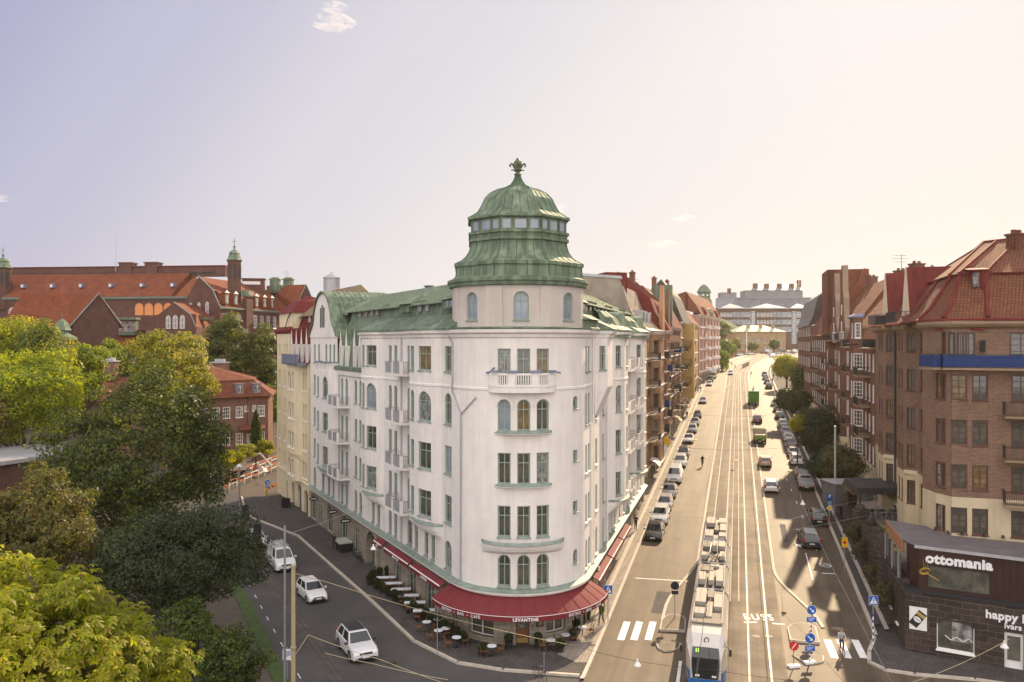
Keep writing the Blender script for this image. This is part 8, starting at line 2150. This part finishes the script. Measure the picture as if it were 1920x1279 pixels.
for k,(px,py) in enumerate(((1450,712),(1458,712),(1464,711),(1448,720),(1491,799),(1408,706))):
 person(*GP(px,py),k*1.1,'walk' if k != 3 else 'stand',K_,(.05,.05,.07),'pedestrian in dark clothes, %s' % ('leftmost by the bright street tree','middle one by the bright street tree','rightmost by the bright street tree','waiting at the ticket post','on the shaded pavement beside the slim bright tree','crossing the tracks in front of the low hoarding')[k],group='pedestrians on the right side')
# construction workers
for k,(px,py,D) in enumerate(((477,893,130),(442,910,122))):x,y,z=at(px,py,D);person(x,y,.5+k,'stand',(.6,.12,.02) if k == 0 else K_,K_,('worker in orange jacket behind the road works barrier','person in black standing behind the road works barrier')[k],z=.02)
def bicycle(X,Y,hd,label,z=None,group=None):
 b=MB()
 ring=lambda cy,rr:[(0,cy+rr*math.cos(k*math.pi/8),.34+rr*math.sin(k*math.pi/8)) for k in range(17)]
 root=thing('bicycle',label,'bicycle',(X,Y,gz(X,Y)+.03 if z is None else z),hd,group)
 for cy in (-.52,.52):
  w=MB();w.tube(ring(cy,.33),.02,5);
  for k in range(6):w.tube([(0,cy,.34),(0,cy+.32*math.cos(k),.34+.32*math.sin(k))],.005,3)
  w.build('wheel',M['rubber'],root,local=True)
 for P in ([(0,-.52,.34),(0,-.08,.30),(0,-.20,.82),(0,-.52,.34)],[(0,-.08,.30),(0,.36,.80),(0,-.18,.78)],[(0,.36,.95),(0,.40,.7),(0,.52,.34)],[(-.24,.30,1.02),(0,.36,.98),(.24,.30,1.02)]):b.tube(P,.018,5)
 b.build('frame',M['dark_metal'],root,local=True);s=MB();s.box((0,-.2,.90),(.16,.26,.06));s.build('saddle',M['black_plastic'],root,local=True)
 return root
def rider(X,Y,hd,top,lb1,lb2,z=None):bicycle(X,Y,hd,lb2,z);person(X-math.cos(hd+1.5708)*.2,Y-math.sin(hd+1.5708)*.2,hd,'ride',top,K_,lb1,z=(gz(X,Y)+.05 if z is None else z))
X,Y=GP(1317,876);rider(X,Y,AWAY-1.5708,K_,'person in black cycling away in the sunny left lane','bicycle ridden away in the sunny left lane')
X,Y=GP(1578,1228);rider(X,Y,TOW-1.45,(.4,.38,.36),'person in pale jacket cycling over the right crossing','bicycle ridden over the right crossing')
bicycle(*gnd(1012,1275,False),.5,'bicycle leaning on the slanted pole at the pavement tip',.02)
for k,px in enumerate((676,684)):bicycle(*LWl.raw(LWl.t(px) ,.55),math.atan2(*DL[::-1])-1.5708,('bicycle nearer the arched portal of the white block','bicycle farther from the portal, leaning beside the other')[k],.14,'bicycles leaning by the portal')
# signs, poles, lamps, wires
def disc(mb,c,r_,mi,e=0,n=20,sx=1.0):mb.poly([(c[0]+r_*sx*math.cos(2*math.pi*k/n),c[1]-e,c[2]+r_*math.sin(2*math.pi*k/n)) for k in range(n)],mi)
def rect(mb,c,w,h,mi,e=0):mb.poly([(c[0]-w/2,c[1]-e,c[2]-h/2),(c[0]+w/2,c[1]-e,c[2]-h/2),(c[0]+w/2,c[1]-e,c[2]+h/2),(c[0]-w/2,c[1]-e,c[2]+h/2)],mi)
SM=None
def post(name,label,X,Y,h,plates,z=None,stripes=False,r_=.035,group=None,baseblock=False):
 z0=(gz(X,Y)+.1) if z is None else z
 root=thing(name,label,'sign' if 'sign' in name else 'pole',(X,Y,z0),0,group)
 p=MB()
 if stripes:
  for k in range(10):p.tube([(X,Y,z0+h*.62*k/10),(X,Y,z0+h*.62*(k+1)/10)],.05,8,k % 2+1)
  p.tube([(X,Y,z0+h*.62),(X,Y,z0+h)],r_,6)
 else:p.tube([(X,Y,z0),(X,Y,z0+h)],r_,6)
 if baseblock:p.box((X,Y,z0+.08),(.8,.35,.16),.2,1)
 p.build('post',[M['steel'],M['white_paint'],M['blue_sign']],root)
 for kind,zz,sz in plates:
  c=(X,Y-.07,z0+zz);b=MB();mats=[M['blue_sign'],M['white_paint'],M['yellow_sign'],M['red_sign'],M['dark_metal']]
  if kind == 'arrow':
   disc(b,c,sz,1,.0);disc(b,c,sz*.94,0,.006);b.lathe([(sz*.98,0),(sz*.98,.02)],(0,0,-99),3)
   q=[(-.5,.35),(-.35,.5),(.22,-.02),(.42,.22),(.5,-.5),(-.22,-.42),(.05,-.2)];q=[(-.55,.45),(-.42,.55),(.25,-.12),(.45,.12),(.5,-.5),(-.12,-.45),(.12,-.25)]
   b.poly([(c[0]+x*sz,c[1]-.012,c[2]+y*sz) for x,y in q],1)
  elif kind == 'ped':
   rect(b,c,sz*2,sz*2,1);rect(b,c,sz*1.9,sz*1.9,0,.006)
   b.poly([(c[0]-sz*.78,c[1]-.012,c[2]-sz*.68),(c[0]+sz*.78,c[1]-.012,c[2]-sz*.68),(c[0],c[1]-.012,c[2]+sz*.78)],1)
   f=lambda P:b.poly([(c[0]+x*sz,c[1]-.018,c[2]+y*sz) for x,y in P],4)
   disc(b,(c[0],c[1],c[2]+sz*.36),sz*.09,4,.018,8);f([(-.10,.26),(.10,.26),(.08,-.12),(-.08,-.12)]);f([(-.08,-.12),(.02,-.12),(-.22,-.58),(-.32,-.55)]);f([(-.02,-.12),(.08,-.12),(.30,-.55),(.20,-.58)]);f([(-.10,.22),(-.28,.0),(-.22,-.04),(-.06,.14)]);f([(.10,.22),(.28,.02),(.22,-.02),(.06,.14)])
  elif kind == 'plate':rect(b,c,sz*2.1,sz*1.1,1);rect(b,c,sz*2.0,sz,0,.006);[rect(b,(c[0]-sz*.1*k,c[1],c[2]+sz*(.22-.22*k)),sz*(1.4-.3*k),sz*.07,1,.012) for k in range(3)]
  elif kind == 'P':rect(b,c,sz*1.5,sz*2,0);add_text(b,'P',sz*1.2,lambda x,y,o,c=c,sz=sz:(c[0]+x,c[1]-.01-o,c[2]-sz*.1+y),1,ext=0,offset=.02)
  elif kind == 'info':rect(b,c,sz*1.5,sz*1.3,0);[rect(b,(c[0],c[1],c[2]+sz*(.35-.25*k)),sz*1.1,sz*.08,1,.006) for k in range(4)]
  elif kind == 'diamond':b.poly([(c[0]-sz,c[1],c[2]),(c[0],c[1],c[2]-sz),(c[0]+sz,c[1],c[2]),(c[0],c[1],c[2]+sz)],1);b.poly([(c[0]-sz*.75,c[1]-.006,c[2]),(c[0],c[1]-.006,c[2]-sz*.75),(c[0]+sz*.75,c[1]-.006,c[2]),(c[0],c[1]-.006,c[2]+sz*.75)],2)
  elif kind == 'yellow':rect(b,c,sz*1.3,sz*2.2,2);disc(b,(c[0],c[1],c[2]),sz*.36,3,.006);rect(b,(c[0],c[1],c[2]+sz*.75),sz*.8,sz*.08,4,.006)
  elif kind == 'red':disc(b,c,sz,3);rect(b,c,sz*.2,sz*1.5,1,.006);b.v[-4:]=[(c[0]+(x_-c[0])*.8+(z_-c[2])*.6,y_,c[2]+(z_-c[2])*.8-(x_-c[0])*.6) for x_,y_,z_ in b.v[-4:]]
  elif kind == 'dark':disc(b,c,sz,4);
  elif kind == 'darkplate':rect(b,c,sz*1.6,sz*.9,4)
  elif kind == 'tall':rect(b,c,sz,sz*2.2,4)
  elif kind == 'map':rect(b,c,sz*1.5,sz*1.9,1);[b.tube([(c[0]-sz*.6,c[1]-.01,c[2]-sz*.6+k*.3*sz),(c[0]+sz*.1,c[1]-.01,c[2]-sz*.2+k*.25*sz),(c[0]+sz*.6,c[1]-.01,c[2]+sz*(.0+.2*k))],.02,4,0) for k in range(4)]
  # back of the plate
  bm=len(b.v);b.build('sign_plate',mats,root)
  q=MB();rr=sz if kind in ('arrow','red','dark') else None
  if rr:q.poly([(c[0]+sz*1.0*math.cos(2*math.pi*k/20),c[1]+.02,c[2]+sz*math.sin(2*math.pi*k/20)) for k in range(20)])
  else:rect(q,(c[0],c[1]+.02,c[2]),sz*1.2,sz*.9,0)
  q.build('sign_back',M['steel'],root)
 return root
def pz(px,py,X,Y):return CZ-(py-640)/1493*Y
X,Y=GP(1265,1162);post('round_sign','round dark sign seen from behind on the island left of the tram',X,Y,2.9,[('dark',2.55,.33),('darkplate',2.02,.33)])
X,Y=gnd(1518,1245,False);post('keep_right_sign','lower blue keep right arrow sign with stone foot, nearest the camera',X,Y,2.3,[('arrow',1.75,.36),('plate',1.05,.34)],z=.02,stripes=True,baseblock=True)
X,Y=GP(1521,1200);post('keep_right_sign','upper blue keep right arrow sign on the larger right refuge',X,Y,2.6,[('arrow',2.1,.36),('plate',1.4,.36)],z=.17,stripes=True)
X,Y=gnd(1488,1252,False);post('no_entry_sign','red round sign on a low stone foot beside the keep right sign',X,Y,1.9,[('red',1.45,.32)],z=.02,baseblock=True)
X,Y=GP(1637,1213);post('crossing_sign','blue crossing sign on a blue and white striped post, right pavement',X,Y,3.6,[('ped',3.2,.34)],stripes=True)
X,Y=GP(1140,1170);post('crossing_sign','blue crossing sign on a thin post at the restaurant corner',X,Y,2.9,[('ped',2.55,.34)])
X,Y=GP(1555,995);post('parking_sign','blue parking sign with yellow diamond on the right pavement',X,Y,3.9,[('P',3.5,.42),('info',2.95,.40),('diamond',2.35,.36)])
X,Y=GP(1583,1078);post('yellow_sign','yellow restriction sign on a thin post by the granite wall',X,Y,3.3,[('yellow',2.85,.42)])
post('direction_sign','green backed sign on a post behind the shade tree',*gnd(461,1008,False),3.4,[('tall',2.7,.75)],z=.1)
post('direction_sign','dark tall sign board in front of the white van',*gnd(483,1050,False),3.4,[('tall',2.6,.8)],z=.1)
post('map_sign','white and blue map board on the grey lamp pole at the cycle path',*gnd(539,1279,False),2.2,[('map',1.75,.38)],z=.05)
post('round_sign','small grey sign seen edge on at the kerb by the cafe tables',*gnd(820,1232,False),3.3,[('darkplate',2.8,.28)],z=.13)
post('traffic_sign','leaning pole by the parked bicycle at the pavement tip',*gnd(1020,1268,False),1.4,[],z=.13)
X,Y=XU(23.2,92),92;post('wooden_pole','tall bare wooden pole beside the steel hut and garden tree',X,Y,10.5,[],r_=.13)
def pole(name,label,px,D,ztop,r_,m,zb_=0,extra=None,cat='lamp post'):
 X=(px-960)/1493*D;root=thing(name,label,cat,(X,D,zb_));p=MB();p.tube([(X,D,zb_),(X,D,ztop)],r_,10,r2=r_*.8);p.build('post',m,root)
 if extra:extra(root,X,D,ztop)
 return X,D
def xt(root,X,Y,zt):
 b=MB();b.lathe([(.0,0),(.13,0),(.13,.1),(0,.1)],(X,Y,zt),10);b.lathe([(.12,0),(.15,.04),(.15,.12),(.12,.16)],(X,Y,zt-3.9),10);b.build('cap',M['yellow_sign'] if False else plain(.35,.30,.17),root)
 b=MB();b.box((X+.35,Y-.1,zt-6.6),(.45,.35,.6),.2);b.tube([(X,Y,zt-5.9),(X+.35,Y-.05,zt-6.2)],.04,5);b.tube([(X+.5,Y-.1,zt-6.6),(X+.6,Y-.1,zt-8.2),(X+.3,Y,zt-9.5)],.02,4);b.build('switch_box',M['brown_metal'],root)
cp=pole('trolley_pole','stout ochre painted catenary pole at the bottom edge',550,38,11.2,.12,plain(.40,.34,.19,.6),0,xt,'pole')
def lamp_head(root,X,Y,zt):
 b=MB();b.lathe([(0,.35),(.12,.3),(.3,.1),(.34,0),(0,-.04)],(X,Y,zt),10);b.build('lamp_head',M['white_paint'],root)
gp=pole('lamp_post','slim grey pole left of the small white hatchback',534,50,10.4,.085,M['steel'])
pole('lamp_post','grey street lamp by the dark sign boards of the side street',449,88,8.1,.10,M['steel'],0,lamp_head)
pole('lamp_post','tall white pole in front of the yellow station',1400,430,27,.25,M['white_paint'],14)
def wire(label,pts,r_=.014,m='steel'):
 b=MB();P=[]
 for a,c in zip(pts,pts[1:]):
  a,c=Vector(a),Vector(c);L=(c-a).length
  for k in range(9):f=k/8;p=a.lerp(c,f);p.z -= 4*f*(1-f)*L*.012;P.append(tuple(p))
 b.tube(P,r_,4,cap=False);m0=pts[0];one('cable',b,M[m] if isinstance(m,str) else m,label,'cable',m0,'overhead cables')
yw=plain(.50,.42,.25,.5)
wire('yellowish span wire from the catenary pole to the right across the cafe corner',[(cp[0],cp[1],10.95),at(610,1091,39.5),at(1062,1208,52)],.015,yw)
wire('dark feeder cable hanging from the catenary pole over the crossover',[at(552,1230,38),at(578,1191,38.5),at(716,1238,39),at(860,1290,38)],.014,yw)
wire('lower span wire at the bottom left of the crossing',[at(610,1225,38),at(700,1245,38),at(840,1275,38)],.012,yw)
wire('thin span wire from the wall of the white block over the side street',[at(545,1000,70),(*LWl.raw(17.5,0),6.9)],.014)
wire('cable with lamp crossing low in front of the tram',[at(1090,1215,50),at(1195,1240,48),at(1330,1256,46),at(1640,1290,44)],.012,'dark_metal')
wire('long cable over the shaded lane carrying the white lamp',[at(1500,925,78),at(1504,945,74),at(1600,1140,56),at(1690,1310,46)],.016)
wire('cable from the crossing lamp to the bottom right',[at(1640,1300,40),at(1760,1262,42),at(1893,1198,46)],.014,yw)
wire('span wire over the parking sign to the granite wall',[at(1170,958,84),at(1330,972,84),at(1478,975,80),at(1560,950,80),at(1690,918,80)],.012)
wire('span wire at the terrace shelter, right side',[at(1480,994,64),at(1600,972,66),at(1690,952,70)],.012)
for u in (9.95,13.45):wire('contact wire above the %s track' % ('left' if u < 10 else 'right'),[(XU(u,y),y,gz(XU(u,y),y)+5.6) for y in (30,70,115,160,230)],.016,'dark_metal')
for Y in (100,130,165):wire('span wire across the street, %s' % {100:'nearest of three',130:'middle of three',165:'farthest of three'}[Y],[(XU(0,Y),Y,gz(XU(5,Y),Y)+7.2),(XU(11.7,Y),Y,gz(XU(5,Y),Y)+6.3),(XU(23,Y),Y,gz(XU(5,Y),Y)+7.2)],.012,'dark_metal')
def hlamp(px,py,D,label):
 c=at(px,py,D);b=MB();b.lathe([(0,.40),(.05,.38),(.06,.24),(.10,.19),(.22,.02),(.22,-.03),(.0,-.05)],c,14);one('hanging_lamp',b,M['white_paint'],label,'lamp',c,'lamps hanging over the streets')
hlamp(1195,1248,48,'white hanging lamp over the left crossing');hlamp(1505,946,74,'white hanging lamp over the shaded lane by the black estate');hlamp(1883,1214,46,'white hanging lamp in front of the shop door');hlamp(700,1030,62,'small hanging lamp at the arched portal')
for k,(px,py,D) in enumerate(((1379,864,120),(1304,826,118))):
 c=at(px,py,D);b=MB();b.lathe([(0,.1),(.3,.05),(.3,-.05),(0,-.1)],c,12);one('hanging_marker',b,M['yellow_sign'],('yellow disc hanging over the tracks','flat yellow plate hanging over the left lane')[k],'marker',c)
# cafe furniture
def table_round(x,y,label,z=.135):
 root=thing('cafe_table',label,'table',(x,y,z),0,'round tables of the corner cafe');b=MB();b.lathe([(0,.74),(.34,.74),(.34,.71),(0,.70)],(x,y,z),16);b.build('table_top',M['table_top'],root)
 b=MB();b.lathe([(.22,0),(.2,.03),(.03,.05),(.03,.7)],(x,y,z),8);b.build('pedestal',M['dark_metal'],root)
def chair_(x,y,rz,label,z=.135,g='chairs of the corner cafe'):
 root=thing('cafe_chair',label,'chair',(x,y,z),rz,g);b=MB();b.box((0,0,.45),(.42,.42,.04));b.build('seat',M['wood'],root,local=True)
 b=MB();b.tube([(-.2,.2,.45),(-.19,.24,.85),(0,.26,.9),(.19,.24,.85),(.2,.2,.45)],.018,5);b.tube([(-.1,.22,.45),(-.1,.25,.87)],.012,4);b.tube([(.1,.22,.45),(.1,.25,.87)],.012,4);b.build('backrest',M['wood'],root,local=True)
 for sx in (-.18,.18):
  for sy in (-.18,.18):b=MB();b.tube([(sx,sy,.44),(sx*1.15,sy*1.15,0)],.016,5);b.build('leg',M['wood'],root,local=True)
where=('by the first hedge','beside the striped awning post','left of the dark window','under the awning left of the door','right of the menu case','under the sunlit awning end','on the sunny side','farthest on the sunny side')
ct=[(800,1166),(821,1161),(822,1182),(836,1178),(856,1195),(922,1211),(1033,1200),(1060,1190),(1092,1176)]
for k,(px,py) in enumerate(ct):
 X=(px-960)/1493*(Y := 1493*(CZ-.87)/(py-640));table_round(X,Y,'round pale cafe table, number %s counted from the left' % ('one','two','three','four','five','six','seven','eight','nine')[k])
 for q,a in enumerate((.4,3.4)):chair_(X+.62*math.cos(a),Y+.62*math.sin(a),a-1.5708,'dark wooden chair on the %s side of round cafe table %s from the left' % (('right','left')[q],('one','two','three','four','five','six','seven','eight','nine')[k]))
for k,(px,py) in enumerate(((724,1083),(736,1094),(752,1105),(766,1117),(778,1130),(795,1145))):
 Y=1493*(CZ-.87)/(py-640);X=(px-960)/1493*Y
 lb=('first','second','third','fourth','fifth','sixth')[k]
 root=thing('long_table','%s long pale table counted from the far end of the cafe terrace' % lb,'table',(X,Y,.135),.12,'long tables of the cafe terrace');b=MB();b.box((0,0,.74),(1.7,.62,.05));b.build('table_top',M['table_top'],root,local=True)
 for s in (-.7,.7):b=MB();b.box((s,0,.36),(.06,.5,.72));b.build('leg',M['dark_metal'],root,local=True)
 for q,(dx,s) in enumerate(((-.45,1),(.45,1),(-.45,-1),(.45,-1))):chair_(X+dx,Y+s*.52,0 if s > 0 else math.pi,'wooden chair at the %s long table, %s side, %s' % (lb,'far' if s > 0 else 'near','left' if dx < 0 else 'right'))
def planter(X,Y,label,z=.135,r_=.36,ball=False,h=.35):
 root=thing('planter',label,'planter',(X,Y,z),0,'planters of the corner cafe');b=MB();b.lathe([(.18,0),(.26,.02),(.24,.1),(.3,h),(.26,h+.02),(0,h)],(X,Y,z),10);b.build('pot',M['black_plastic'],root)
 g=np.random.default_rng(int(abs(X*97)));n=700;d=g.normal(size=(n,3));d /= np.linalg.norm(d,axis=1)[:,None];C=d*g.uniform(.6,1,(n,1))*r_+np.array([0,0,h+r_*.85]);quads_obj('foliage',leaves(g,C,n,.06),[LM['shade'],LM['dark']],root,(g.uniform(size=n) < .4).astype(int))
for k in range(16):
 f=k/15;px,py=693+(868-693)*f,1092+(1202-1092)*f;Y=1493*(CZ-.4)/(py-640);planter((px-960)/1493*Y,Y,'leafy hedge planter number %d from the far end of the cafe terrace edge' % (k+1))
for k,(px,py) in enumerate(((699,1078),(712,1074),(727,1071),(954,1200),(1009,1199),(905,1213),(1075,1186),(1080,1168),(1100,1150),(1050,1205))):
 Y=1493*(CZ-.8)/(py-640);planter((px-960)/1493*Y,Y,'clipped round bush in a black pot, %s' % ('leftmost of three by the long tables','middle of three by the long tables','rightmost of three by the long tables','just left of the wooden door','just right of the wooden door','low by the left shop window','under the sunlit end of the awning','beyond the sunlit awning end','farthest, on the sunny pavement','by the near sunny tables')[k],r_=.34,h=.55 if k < 3 or k in (3,4) else .35)
# sign boards, awnings and boxes at the shops along the row
for k,(Y,du,col,lb) in enumerate(((116,1.0,'white_paint','round white shop sign on the ochre house'),(122,.9,'yellow_sign','small yellow shop banner on the brown house'))):
 c=(XU(du,Y),Y,gz(XU(1,Y),Y)+3.6);b=MB();disc(b,c,.75,0,0);disc(b,(c[0],c[1]+.12,c[2]),.75,0,0);b.grid([[(c[0]+.75*math.cos(t),c[1]+e,c[2]+.75*math.sin(t)) for t in [q*math.pi/10 for q in range(20)]] for e in (0,.12)],close=True);b.tube([(c[0]-1,c[1],c[2]+.8),(c[0]+.2,c[1],c[2]+.8)],.03,4);one('shop_sign',b,M[col],lb,'sign',c,'signs hung along the sunny row')
for k,(Y,col,lb) in enumerate(((109,'white_paint','pale awning on the ochre house'),(126,'dark_metal','dark domed awning on the brown house'),(196,'canvas','red rounded awning on the yellow house'),(232,'canvas','red awning at the end of the yellow house'),(150,'cream','cream awning on the brick house'),(172,'cream','beige awning on the dark slate roofed house'))):
 b=MB();z=gz(XU(1,Y),Y);b.grid([[(XU(.05,Y+s),Y+s,z+3.6),(XU(.8,Y+s),Y+s,z+3.35),(XU(1.4,Y+s),Y+s,z+2.75),(XU(1.4,Y+s),Y+s,z+2.5)] for s in (-1.8,0,1.8)]);one('shop_awning',b,M[col],lb,'awning',(XU(0,Y),Y,z+2.5),'awnings along the sunny row')
# road works by the villa
def RWK(px,py,z=0):Y=1493*(CZ-z)/(py-640);return ((px-960)/1493*Y,Y,z)
for j,(a,b_,h) in enumerate((((415,925),(531,878),1.3),((418,905),(531,862),1.1),((425,884),(531,847),1.0))):
 A,B=RWK(*a),RWK(*b_);b=MB();n=9
 for k in range(n):f0,f1=k/n,(k+.97)/n;an=math.atan2(B[1]-A[1],B[0]-A[0]);f=(f0+f1)/2;L=math.hypot(B[0]-A[0],B[1]-A[1])/n;[b.box((A[0]+(B[0]-A[0])*f,A[1]+(B[1]-A[1])*f,z),(L*.97,.08,.14),an,(k+q) % 2) for q,z in enumerate((h,h*.55))];b.box((A[0]+(B[0]-A[0])*f0,A[1]+(B[1]-A[1])*f0,h/2),(.08,.08,h),an,0)
 one('works_barrier',b,[M['white_paint'],M['orange']],'red and white road works fence, %s row' % ('front','middle','rear')[j],'barrier',A,'fences round the road works')
b=MB();A,B=RWK(400,880),RWK(531,830)
for k in range(10):f=k/10;b.box((A[0]+(B[0]-A[0])*f,A[1]+(B[1]-A[1])*f+2,1.0),(4.2,1.0,2.2+(k % 3)*.3),.45)
one('garden_wall',b,M['stone_left'],'rough stone wall holding up the villa garden behind the road works','wall',(A[0],A[1],0))
mc=MB();c=RWK(447,890);mc.box((c[0],c[1],1.6),(2.4,2.2,2.6),.4);mc.box((c[0],c[1],1.9),(2.5,1.5,1.2),.4,1);mc.box((c[0],c[1],.4),(3.6,2.4,.8),.4,2);mc.tube([(c[0]+1,c[1],2.4),(c[0]+3.4,c[1]+.6,3.4),(c[0]+5.2,c[1]+1,1.2)],.2,6,0)
one('digger',mc,[plain(.72,.7,.64),M['car_glass'],M['rubber']],'pale digger standing behind the road works fence under the big tree','digger',(c[0],c[1],0))
for k,(px,py) in enumerate(((470,862),(478,866),(466,893),(488,884))):c=RWK(px,py);b=MB();b.lathe([(1.3,0),(.9,.5),(.3,.85),(0,.9)],c,7);one('rubble_heap',b,M['grey_metal'] if k % 2 else M['stone_left'],'heap of pale rubble behind the road works fences, %s' % ('farthest','second','third','nearest')[k],'rubble',c,'rubble heaps in the road works')
post('works_sign','round blue and yellow sign with a striped board at the end of the road works',*RWK(502,936)[:2],2.6,[('arrow',2.3,.38),('plate',1.7,.3)],z=.0)
b=MB();A,B=RWK(499,930),RWK(529,918)
for k in range(8):f=k/8;b.box((A[0]+(B[0]-A[0])*f,A[1]+(B[1]-A[1])*f,1.0),(.48,.06,.3),.4,k % 2)
for f in (0,.9):b.box((A[0]+(B[0]-A[0])*f,A[1]+(B[1]-A[1])*f,.5),(.08,.5,1.0))
one('striped_board',b,[M['yellow_sign'],M['red_sign']],'yellow and red striped board closing the side street pavement','barrier',A)
for k,px in enumerate((532,535.5,539)):c=RWK(px,952,.14);b=MB();b.box((c[0],c[1],.7),(.6,.7,1.1),.5);b.box((c[0],c[1],1.28),(.66,.76,.08),.5);one('waste_bin',b,M['dark_metal'],'dark wheeled bin by the cream house, %s of three' % ('left','middle','right')[k],'bin',(c[0],c[1],.14),'bins by the cream house')
c=RWK(643,1026,.5);b=MB();an=math.atan2(*DL[::-1]);b.box((c[0],c[1],1.15),(2.4,1.4,.12),an);b.box((c[0],c[1],.6),(2.0,1.0,.9),an,1);one('market_stand',b,[plain(.4,.42,.36),M['black_plastic']],'low covered display stand on the pavement behind the walking person','stand',(c[0],c[1],.14))
X,Y=GP(1443,690);b=MB()
b.hexa([(XU(12,Y),Y,gz(X,Y)),(XU(12.2,Y),Y,gz(X,Y)),(XU(13.4,Y+22),Y+22,gz(X,Y+22)),(XU(13.2,Y+22),Y+22,gz(X,Y+22)),(XU(12,Y),Y,gz(X,Y)+1.8),(XU(12.2,Y),Y,gz(X,Y)+1.8),(XU(13.4,Y+22),Y+22,gz(X,Y+22)+1.8),(XU(13.2,Y+22),Y+22,gz(X,Y+22)+1.8)]);one('hoarding',b,M['brown_paint'],'long low brown hoarding between the tracks before the plaza','hoarding',(XU(12,Y),Y,gz(X,Y)))
# small clouds
cm=bpy.data.materials.new('cloud');cm.use_nodes=True;n=cm.node_tree.nodes;l=cm.node_tree.links;n.clear()
o_=n.new('ShaderNodeOutputMaterial');pv=n.new('ShaderNodeVolumePrincipled');pv.inputs['Color'].default_value=(1,.99,.98,1);pv.inputs['Anisotropy'].default_value=.2
tq=n.new('ShaderNodeTexCoord');mp=n.new('ShaderNodeMapping');mp.inputs['Scale'].default_value=(.013,.013,.03);l.new(tq.outputs['Object'],mp.inputs[0])
nz=n.new('ShaderNodeTexNoise');nz.inputs['Scale'].default_value=1;nz.inputs['Detail'].default_value=7;nz.inputs['Roughness'].default_value=.65;l.new(mp.outputs[0],nz.inputs['Vector'])
m1_=n.new('ShaderNodeMath');m1_.operation='MULTIPLY_ADD';m1_.use_clamp=True;l.new(nz.outputs[0],m1_.inputs[0]);m1_.inputs[1].default_value=5;m1_.inputs[2].default_value=-2.5
m2_=n.new('ShaderNodeMath');m2_.operation='MULTIPLY';l.new(m1_.outputs[0],m2_.inputs[0]);m2_.inputs[1].default_value=.022;l.new(m2_.outputs[0],pv.inputs['Density']);l.new(pv.outputs[0],o_.inputs[1])
for px,py,wd,hg,lb in ((624,43,92,27,'small wispy white cloud alone in the upper left sky'),(628,15,60,14,'thin streak of cloud just above the wispy white cloud'),(1242,458,66,14,'thin pale cloud low in the sky right of the dome'),(1281,409,48,12,'faint scrap of cloud above the thin pale cloud'),(1046,391,34,18,'little cloud peeping out right of the dome'),(4,372,34,16,'small pinkish cloud at the left edge')):
 D=4200;b=MB();c=at(px,py,D);rx,rz=wd/2986*D,hg/2986*D
 b.lathe([(.01*rx,-rz),(rx*.6,-rz*.8),(rx,0),(rx*.6,rz*.8),(.01*rx,rz)],c,16)
 tag(b.build('cloud',cm,None,False,off=c),lb,'cloud','small clouds')
# the air
hz=MB();hz.box((60,450,50),(1100,1020,106));hm=bpy.data.materials.new('haze');hm.use_nodes=True;n=hm.node_tree.nodes;n.clear()
o_=n.new('ShaderNodeOutputMaterial');pv=n.new('ShaderNodeVolumePrincipled');pv.inputs['Color'].default_value=(1,.93,.84,1);pv.inputs['Density'].default_value=HAZE;pv.inputs['Anisotropy'].default_value=.5
hm.node_tree.links.new(pv.outputs[0],o_.inputs[1]);h_=hz.build('haze',hm);h_['kind']='stuff';h_['label']='thin golden morning haze filling the street';h_['category']='haze'
